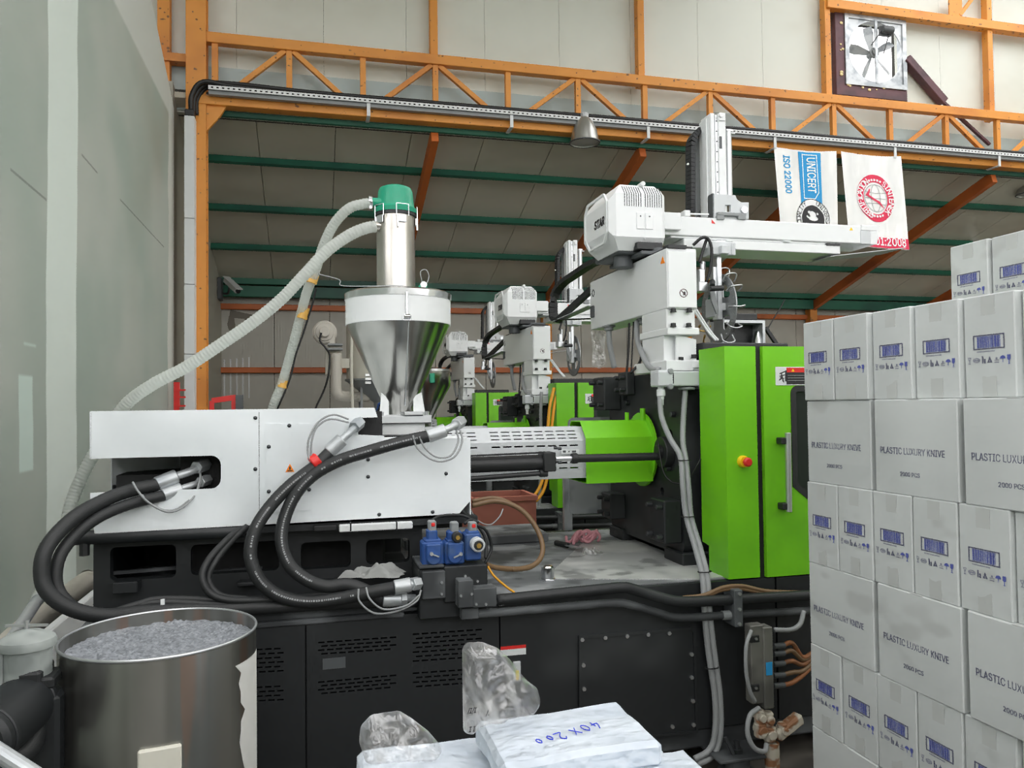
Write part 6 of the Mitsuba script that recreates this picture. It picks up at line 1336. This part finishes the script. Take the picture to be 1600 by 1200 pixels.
obj('paper_patch', arc_patch(-0.60, 0.10, 0.05, DRZ - 0.07, DRR + 0.0012, 0, 0.05, 4), 'mat_label_paper', dm, True, label='ragged pale paper remnant on the drum side')
ba = math.atan2(-0.97, 0.16)
bd, btn = np.array([math.cos(ba), math.sin(ba), 0]), np.array([-math.sin(ba), math.cos(ba), 0])
hb_ = np.array([DRX, DRY, 0]) + bd * (DRR + 0.006)
hz = at(223, 1180, Y=hb_[1])[2]
obj('grip_plate', put(bx(-0.052, 0.052, -0.006, 0.012, -0.06, 0.014, 0.004), hb_ + [0, 0, hz], btn, -bd, Z_), 'mat_beige', dm)
g_ = np.linspace(-1, 1, 120); gx, gy = np.meshgrid(g_, g_)
R_ = np.maximum(np.abs(gx), np.abs(gy)); nrm = np.hypot(gx, gy) + 1e-9
ux, uy = gx * R_ / nrm, gy * R_ / nrm
P3 = np.stack([DRX + ux * (DRR - 0.005), DRY + uy * (DRR - 0.005), np.zeros_like(ux)], -1).reshape(-1, 3)
P3[:, 2] = DRZ - 0.036 + 0.014 * (meshkit.fbm(P3 * [14, 14, 0] + 3, 4, 5) - 0.5) + 0.009 * (meshkit.noise(P3 * [110, 110, 0] + 9, 6) - 0.5)
i, j = np.meshgrid(np.arange(119), np.arange(119), indexing='ij')
ff = np.stack([i * 120 + j, i * 120 + j + 1, (i + 1) * 120 + j + 1, (i + 1) * 120 + j], -1).reshape(-1, 4)
def regrind_col(p, n, uv):
    k = mikit.cell_rand(p.x * 160, p.y * 160, 0) * 0.5 + 0.5 * FB(p.x * 60, p.y * 60, 1.0, 2)
    return mikit.mix(lin((88, 92, 97)), lin((146, 150, 156)), k)
mat('regrind', P(regrind_col), 0.5, bump=P(lambda p, n, uv: N(p.x * 210, p.y * 210, 0), 1e-3), bump_scale=0.003)
solo('plastic_regrind', (P3, ff), 'mat_regrind', 'grey plastic regrind flakes filling the open steel drum', 'regrind', kind='stuff')
solo('regrind_flake', put(bx(-0.006, 0.006, -0.002, 0.002, 0, 0.018), at(254, 945, Y=2.70), _n([1, 0.3, 0]), _n([-0.3, 1, 0]), Z_), 'mat_white_soft', 'tiny white plastic sliver standing on the far rim of the steel drum', 'plastic sliver')

# ================================================================ filter canister and pump at the far lower left
CY = 2.30
cc = at(42, 1003, Y=CY)
fc_ = thing('filter_canister', 'dusty pale filter canister with a domed lid and wing nut beside the steel drum', 'canister')
cr = 0.066
obj('body', lathe([(0, -0.13), (cr * 0.8, -0.13), (cr * 0.88, -0.12), (cr * 0.9, 0.0), (0, 0)], cc, Z_, 40), 'mat_canister', fc_, 30)
obj('lid', lathe([(cr * 0.9, -0.014), (cr * 1.03, -0.012), (cr * 1.05, 0.0), (cr * 1.0, 0.01), (cr * 0.5, 0.028), (0.008, 0.034), (0, 0.034)], cc, Z_, 40), 'mat_canister', fc_, 30)
obj('wing_nut', cat(cyl(cc + [0, 0, 0.03], cc + [0, 0, 0.055], 0.006, 8), beam(cc + [-0.05, 0, 0.046], cc + [0.05, 0.0, 0.04], 0.008, 0.006)), 'mat_bolt_bright', fc_)
obj('lug', cat(bx(cc[0] - cr - 0.012, cc[0] - cr * 0.6, CY - 0.05, CY - 0.02, cc[2] - 0.11, cc[2] - 0.01, 0.003), cyl((cc[0] - cr - 0.01, CY - 0.05, cc[2] - 0.10), (cc[0] - cr - 0.01, CY - 0.06, cc[2] - 0.10), 0.01, 8)), 'mat_canister', fc_)
pm = thing('vacuum_pump', 'dark vacuum pump with a cylindrical motor standing under the pale filter canister', 'pump')
obj('clamp', cat(fb(26, 1052, 62, 1082, CY - 0.06, 0.12, 0.006), fb(55, 1060, 84, 1078, CY - 0.05, 0.1, 0.006)), 'mat_black', pm)
a = at(33, 1072, Y=CY - 0.062); obj('bolt', cyl(a + [0, 0.004, 0], a - [0, 0.01, 0], 0.010, 12, 0.003), 'mat_bolt_bright', pm, 40)
obj('support', bx(cc[0] - 0.05, cc[0] + 0.09, CY - 0.05, CY + 0.08, 0.02, cc[2] - 0.13, 0.01), 'mat_machine_black', pm)
ma, mb = at(-40, 1165, Y=2.05), at(48, 1092, Y=2.30)
obj('motor', cat(cyl(ma, mb, 0.075, 28, 0.012)), 'mat_machine_black', pm, 40)
for t_ in (0.12, 0.86):
    c_ = ma + (mb - ma) * t_; obj('end_ring', cyl(c_, c_ + (mb - ma) * 0.06, 0.079, 28, 0.003), 'mat_machine_black', pm, 40)
obj('elbow', tube([cc + [0.02, -0.02, -0.12], cc + [0.03, -0.04, -0.2], cc + [0.03, -0.09, -0.24], cc + [0.0, -0.14, -0.25]], 0.03, 14), 'mat_black', pm, True)
obj('base_plate', cat(put(bx(-0.3, -0.02, -0.16, 0.16, -0.01, 0.01, 0.003), at(45, 1160, Y=2.2), X_, _n([0, 1, 0.15]), _n([0, -0.15, 1])), bx(-1.1, -0.74, 2.0, 2.35, 0, 0.05, 0.005), bx(-0.98, -0.78, 2.0, 2.3, 0.05, 0.55, 0.005)), 'mat_machine_black', pm)
solo('water_pipe', cyl(at(-30, 1158, Y=1.85), at(70, 1222, Y=1.85), 0.018, 16, 0.002), 'mat_galvanised', 'pale metal pipe crossing the bottom corner in front of the vacuum pump', 'pipe')
solo('drain_pipe', tube([at(140, 905, Y=4.2), at(75, 955, Y=3.9), at(20, 1000, Y=3.5), at(-40, 1070, Y=3.1)], 0.05, 18), 'mat_beige_pipe', 'beige plastic pipe running along the plasterboard wall behind the galvanised suction pipe', 'pipe', smooth=True)

# ================================================================ white film-wrapped bundles in the foreground
def film_col(p, n, uv):
    return mikit.mix(lin((200, 208, 217)), lin((186, 195, 206)), SS(0.3, 0.7, FB(p.x * 9, p.y * 14, p.z * 9, 3)))
mat('film', P(film_col), 0.28, bump=P(lambda p, n, uv: FB(p.x * 16, p.y * 30, p.z * 22, 4), 1e-3), bump_scale=0.03)
ZT = 0.80
q1 = [at(x, y, Z=ZT)[:2] for x, y in [(745, 1124), (970, 1097), (1038, 1150), (768, 1197)]]
def pack(x0, x1, y0, y1, z0, z1, rot, seed):
    m = bx(-(x1 - x0) / 2, (x1 - x0) / 2, -(y1 - y0) / 2, (y1 - y0) / 2, -(z1 - z0) / 2, (z1 - z0) / 2, 0.012)
    for _ in range(4): m = m.subdivide()
    v = m.vertices.copy(); nn = meshkit.fbm(v * 14 + seed * 5, 3, seed) - 0.5
    k = 1 + 0.075 * nn[:, None]
    v = v * k; v[:, 2] += 0.014 * (meshkit.noise(v * [9, 16, 3] + seed, seed) - 0.5) * (v[:, 2] > 0)
    v[:, 2] = np.maximum(v[:, 2], -(z1 - z0) / 2)
    c, s = math.cos(rot), math.sin(rot); v[:, :2] = v[:, :2] @ np.array([[c, s], [-s, c]])
    m.vertices = v + [(x0 + x1) / 2, (y0 + y1) / 2, (z0 + z1) / 2]
    return m
cx1 = np.mean([q[0] for q in q1]); cy1 = np.mean([q[1] for q in q1])
wq = np.linalg.norm(q1[1] - q1[0]); hq = np.linalg.norm(q1[3] - q1[0])
tb_ = thing('wrapped_bundle', 'white film-wrapped bundle marked with blue handwriting on top of the pile', 'bundle')
obj('pack', pack(cx1 - wq / 2, cx1 + wq / 2, cy1 - hq / 2, cy1 + hq / 2, ZT - 0.060, ZT, 0.02, 1), 'mat_film', tb_, 40)
PEN = {'4': [[(0.5, 1.0), (0.1, 0.35), (0.75, 0.35)], [(0.55, 0.6), (0.5, 0.0)]], '0': [[(0.4, 0.9), (0.12, 0.6), (0.15, 0.2), (0.4, 0.02), (0.65, 0.25), (0.66, 0.65), (0.4, 0.9)]],
       'X': [[(0.1, 0.9), (0.75, 0.1)], [(0.75, 0.9), (0.1, 0.05)]], '2': [[(0.1, 0.75), (0.35, 0.98), (0.65, 0.75), (0.45, 0.4), (0.08, 0.05), (0.8, 0.02)]]}
# written from the far side: the line runs from right to left and stands on its head for the camera
st0 = at(930, 1131, Z=ZT); en0 = at(822, 1165, Z=ZT)
dvec = _n((en0 - st0) * [1, 1, 0]); uvec = np.array([dvec[1], -dvec[0], 0]); uvec = uvec if uvec[1] < 0 else -uvec
for i, ch in enumerate('40X200'):
    sz = 0.036 if i < 4 else 0.024
    o = st0 + dvec * (0.030 * i + (0.012 if i > 2 else 0)) + np.array([0, 0, 0.0045]) + uvec * (-0.004)
    for stroke in PEN[ch]:
        obj('pen_stroke', tube([o + dvec * (u * sz * 0.72) + uvec * (v * sz) for u, v in stroke], 0.0011, 6, 6), 'mat_pen_blue', tb_, True)
b2_ = thing('wrapped_bundle', 'white film-wrapped bundle lying lower, in front of the cone of the green guard side', 'bundle')
qa = [at(x, y, Z=0.745)[:2] for x, y in [(985, 1168), (1060, 1164), (1105, 1202)]]
labels[b2_]['label'] = 'white film-wrapped bundle lying just below the handwritten one, towards the cartons'
obj('pack', pack(0.43, 0.85, 1.29, 1.70, ZT - 0.205, ZT - 0.058, 0.02, 2), 'mat_film', b2_, 40)
b3_ = thing('wrapped_bundle', 'white film-wrapped bundle lying under the crumpled plastic bags, towards the steel drum', 'bundle')
obj('pack', pack(0.09, 0.415, 1.55, 1.93, ZT - 0.205, ZT - 0.072, -0.03, 3), 'mat_film', b3_, 40)
b4_ = thing('wrapped_bundle', 'white film-wrapped bundle directly under the far edge of the handwritten one', 'bundle')
obj('pack', pack(0.43, 0.80, 1.71, 1.95, ZT - 0.205, ZT - 0.064, 0.0, 4), 'mat_film', b4_, 40)
for i in range(4):
    for j, (x0, x1, y0, y1, nm_) in enumerate([(0.03, 0.42, 1.28, 1.60, 'drum'), (0.43, 0.85, 1.28, 1.60, 'carton'), (0.03, 0.42, 1.61, 1.93, 'rear drum'), (0.43, 0.85, 1.61, 1.93, 'rear carton')]):
        k = thing('wrapped_bundle', f'film-wrapped bundle low in the pile on its {nm_} side, {ORD[i]} layer from the floor', 'bundle', 'bundles low in the pile')
        z0 = 0.001 + i * 0.148
        obj('pack', bx(x0, x1, y0, y1, z0, z0 + 0.146, 0.012), 'mat_film', k)

# crumpled clear plastic bags standing on the pile
scene['mat_clear_film'] = {'type': 'blendbsdf', 'weight': P(lambda p, n, uv: 0.07 + 0.34 * SS(0.5, 0.72, FB(p.x * 34 + p.z * 16, p.y * 14, p.z * 7 - p.x * 5, 3))), 'bsdf_0': {'type': 'thindielectric', 'int_ior': 1.5},
    'bsdf_1': {'type': 'principledthin', 'base_color': {'type': 'rgb', 'value': [0.8, 0.8, 0.8]}, 'roughness': 0.3, 'diff_trans': 1.0}}
def bag(pix, Y, depth, seed, label, crease):
    pl_ = Polygon([at(x, y, Y=Y)[[0, 2]] for x, y in pix])
    pl_ = pl_.buffer(-0.012).buffer(0.018).segmentize(0.012)
    import shapely
    bds = pl_.bounds; step = 0.007
    xs = np.arange(bds[0], bds[2], step); zs = np.arange(bds[1], bds[3], step)
    gx_, gz_ = np.meshgrid(xs, zs); pts = np.stack([gx_.ravel(), gz_.ravel()], 1)
    inn = shapely.contains_xy(pl_.buffer(-0.005), pts[:, 0], pts[:, 1]); pts = pts[inn]
    bnd = np.array(pl_.exterior.coords)[:-1]
    allp = np.vstack([pts, bnd])
    from scipy.spatial import Delaunay
    tri_ = Delaunay(allp).simplices
    cen = allp[tri_].mean(1); tri_ = tri_[shapely.contains_xy(pl_.buffer(0.002), cen[:, 0], cen[:, 1])]
    d = shapely.distance(pl_.exterior, shapely.points(allp)); d = np.minimum(d / 0.05, 1)
    prof_ = np.sqrt(np.clip(1 - (1 - d) ** 2, 0, 1))
    p3 = np.stack([allp[:, 0], np.full(len(allp), Y), allp[:, 1]], 1)
    def crumple(s):
        q = p3 * crease
        r1 = np.abs(meshkit.noise(q + s * 11, seed + s) - 0.5) * 2
        r2 = np.abs(meshkit.noise(q * 2.3 + s * 5, seed + s + 3) - 0.5) * 2
        return 0.6 * r1 + 0.4 * r2
    fr3, bk3 = p3.copy(), p3.copy()
    fr3[:, 1] -= prof_ * (depth * (0.35 + 0.9 * crumple(1))); bk3[:, 1] += prof_ * (depth * (0.3 + 0.8 * crumple(2)))
    n_ = len(allp)
    m_ = trimesh.Trimesh(np.vstack([fr3, bk3]), np.vstack([tri_, tri_[:, ::-1] + n_]), process=False)
    return solo('plastic_bag', m_, 'mat_clear_film', label, 'plastic bag', smooth=True)
bag([(566, 1158), (568, 1136), (582, 1121), (622, 1115), (640, 1126), (666, 1146), (688, 1172), (684, 1182), (576, 1190)], 1.56, 0.07, 21, 'small crumpled clear plastic bag lying on the bundle nearer the steel drum', [16, 10, 22])
bg = bag([(726, 1016), (730, 1008), (752, 1007), (775, 1016), (793, 1032), (812, 1060), (836, 1078), (841, 1097), (834, 1112), (800, 1118), (745, 1132), (728, 1178)], 1.75, 0.07, 33, 'tall crumpled clear plastic bag standing behind the handwritten bundle', [14, 10, 11])
for i, (px, py, s_) in enumerate([(730, 1115, '/I/I'), (759, 1118, '/.'), (732, 1144, 'I I')]):
    a = at(px, py, Y=1.69); obj('print', text(s_, 0.011, a, FRONT, 0.0006, True, 0.8, 0.2), 'mat_ink_black', bg)
# ================================================================ bits lying on the machine bed
def heap(cx, cy, rx, ry, h, z0, seed, crease, n=46):
    g = np.linspace(-1, 1, n); X, Yg = np.meshgrid(g, g); rr_ = np.maximum(np.abs(X), np.abs(Yg)); nr = np.hypot(X, Yg) + 1e-9
    ux, uy = X * rr_ / nr, Yg * rr_ / nr
    ang = np.arctan2(uy, ux); edge = 1 + 0.22 * np.sin(ang * 3 + seed) + 0.12 * np.sin(ang * 7 + seed * 2)
    p = np.stack([cx + ux * rx * edge, cy + uy * ry * edge, np.zeros_like(ux)], -1).reshape(-1, 3)
    k = meshkit.fbm(p * crease + seed, 3, seed); rd = np.hypot(ux, uy).ravel()
    p[:, 2] = z0 + 0.003 + h * (1 - rd ** 4) * (0.55 + 0.9 * (k - 0.5) * 2) 
    p[:, :2] += 0.02 * (np.stack([meshkit.noise(p * crease * 0.7 + 3, seed), meshkit.noise(p * crease * 0.7 + 9, seed + 1)], -1) - 0.5)
    i, j = np.meshgrid(np.arange(n - 1), np.arange(n - 1), indexing='ij')
    f = np.stack([i * n + j, i * n + j + 1, (i + 1) * n + j + 1, (i + 1) * n + j], -1).reshape(-1, 4)
    return (p, f)
a = at(594, 908, Y=2.98)
scene['mat_cloth_rag'] = {'type': 'twosided', 'bsdf': {'type': 'principled', 'base_color': {'type': 'rgb', 'value': lin((150, 152, 150))}, 'roughness': 0.85, 'specular': 0.3}}
solo('cleaning_rag', heap(a[0], 3.10, 0.115, 0.055, 0.05, a[2] - 0.006, 5, [17, 24, 0], 90), 'mat_cloth_rag', 'crumpled white rag lying across the black hoses beside the manifold block', 'rag', smooth=True)
a = at(912, 850, Z=BZ)
pk = thing('pink_sprue', 'small heap of pink plastic runners lying on the bed under the nozzle', 'plastic scrap')
for i in range(7):
    q = rng.random(4); c_ = np.array([a[0] + 0.10 * (q[0] - 0.5), a[1] + 0.06 * (q[1] - 0.5), BZ + 0.012])
    pts = [c_ + [0.04 * math.cos(t + q[2] * 6), 0.03 * math.sin(t * 1.3 + q[3] * 6), 0.028 * (1 + math.sin(t * 1.7 + q[2] * 5))] for t in np.linspace(0, 5, 8)]
    obj('runner', tube(pts, 0.008, 8, 5), 'mat_pink_rag', pk, True)
a, b = at(868, 848, Z=BZ + 0.02), at(905, 856, Z=BZ + 0.02)
sp = thing('scraper', 'scraper with a dark handle lying on the bed beside the pink scrap', 'tool')
obj('grip', cyl(a, a + (b - a) * 0.55, 0.014, 14, 0.004), 'mat_black', sp, 40)
obj('blade', beam(a + (b - a) * 0.5, b, 0.03, 0.004), 'mat_alu', sp)
a = at(922, 866, Z=BZ)
solo('film_scrap', heap(a[0], a[1], 0.05, 0.03, 0.035, BZ, 9, [50, 50, 0], 30), 'mat_clear_film', 'scrap of clear plastic film on the checker plate under the nozzle', 'plastic film', smooth=True)
a = at(858, 908, Z=BZ)
cb = thing('cap_bolt', 'bright chrome socket cap bolt standing on the front edge of the bed', 'bolt')
obj('head', cat(lathe([(0, 0.006), (0.026, 0.006), (0.028, 0.01), (0.026, 0.055), (0.02, 0.062), (0.013, 0.062), (0.013, 0.045), (0, 0.045)], (a[0], a[1] + 0.02, BZ), Z_, 24)), 'mat_chrome', cb, 30)
obj('washer', cyl((a[0], a[1] + 0.02, BZ), (a[0], a[1] + 0.02, BZ + 0.007), 0.036, 6, 0.001), 'mat_chrome', cb)
a = at(805, 790, Y=4.85)
bn = thing('plastic_bin', 'terracotta coloured plastic bin standing behind the machine bed', 'bin')
x0, x1 = at(738, 800, Y=4.85)[0], at(838, 800, Y=4.85)[0]; zt_ = at(790, 776, Y=4.85)[2]
pb = sbox(x0, 4.85, x1, 5.20)
obj('wall', put(ext(pb.difference(pb.buffer(-0.012)), zt_ - 0.03), (0, 0, 0.03), X_, Y_, Z_), 'mat_terracotta', bn)
obj('bottom', bx(x0, x1, 4.85, 5.20, 0, 0.03, 0.004), 'mat_terracotta', bn)
obj('rim', put(ext(pb.buffer(0.012).difference(pb.buffer(-0.014)), 0.03), (0, 0, zt_ - 0.03), X_, Y_, Z_), 'mat_terracotta', bn)
# strip of clear film caught under the far end of the near robot's beam
bag([(924, 517), (934, 515), (945, 521), (943, 545), (946, 566), (937, 575), (926, 570), (928, 548)], 4.38, 0.02, 44, 'torn strip of clear film hanging under the far end of the nearest robot beam', [20, 20, 40])
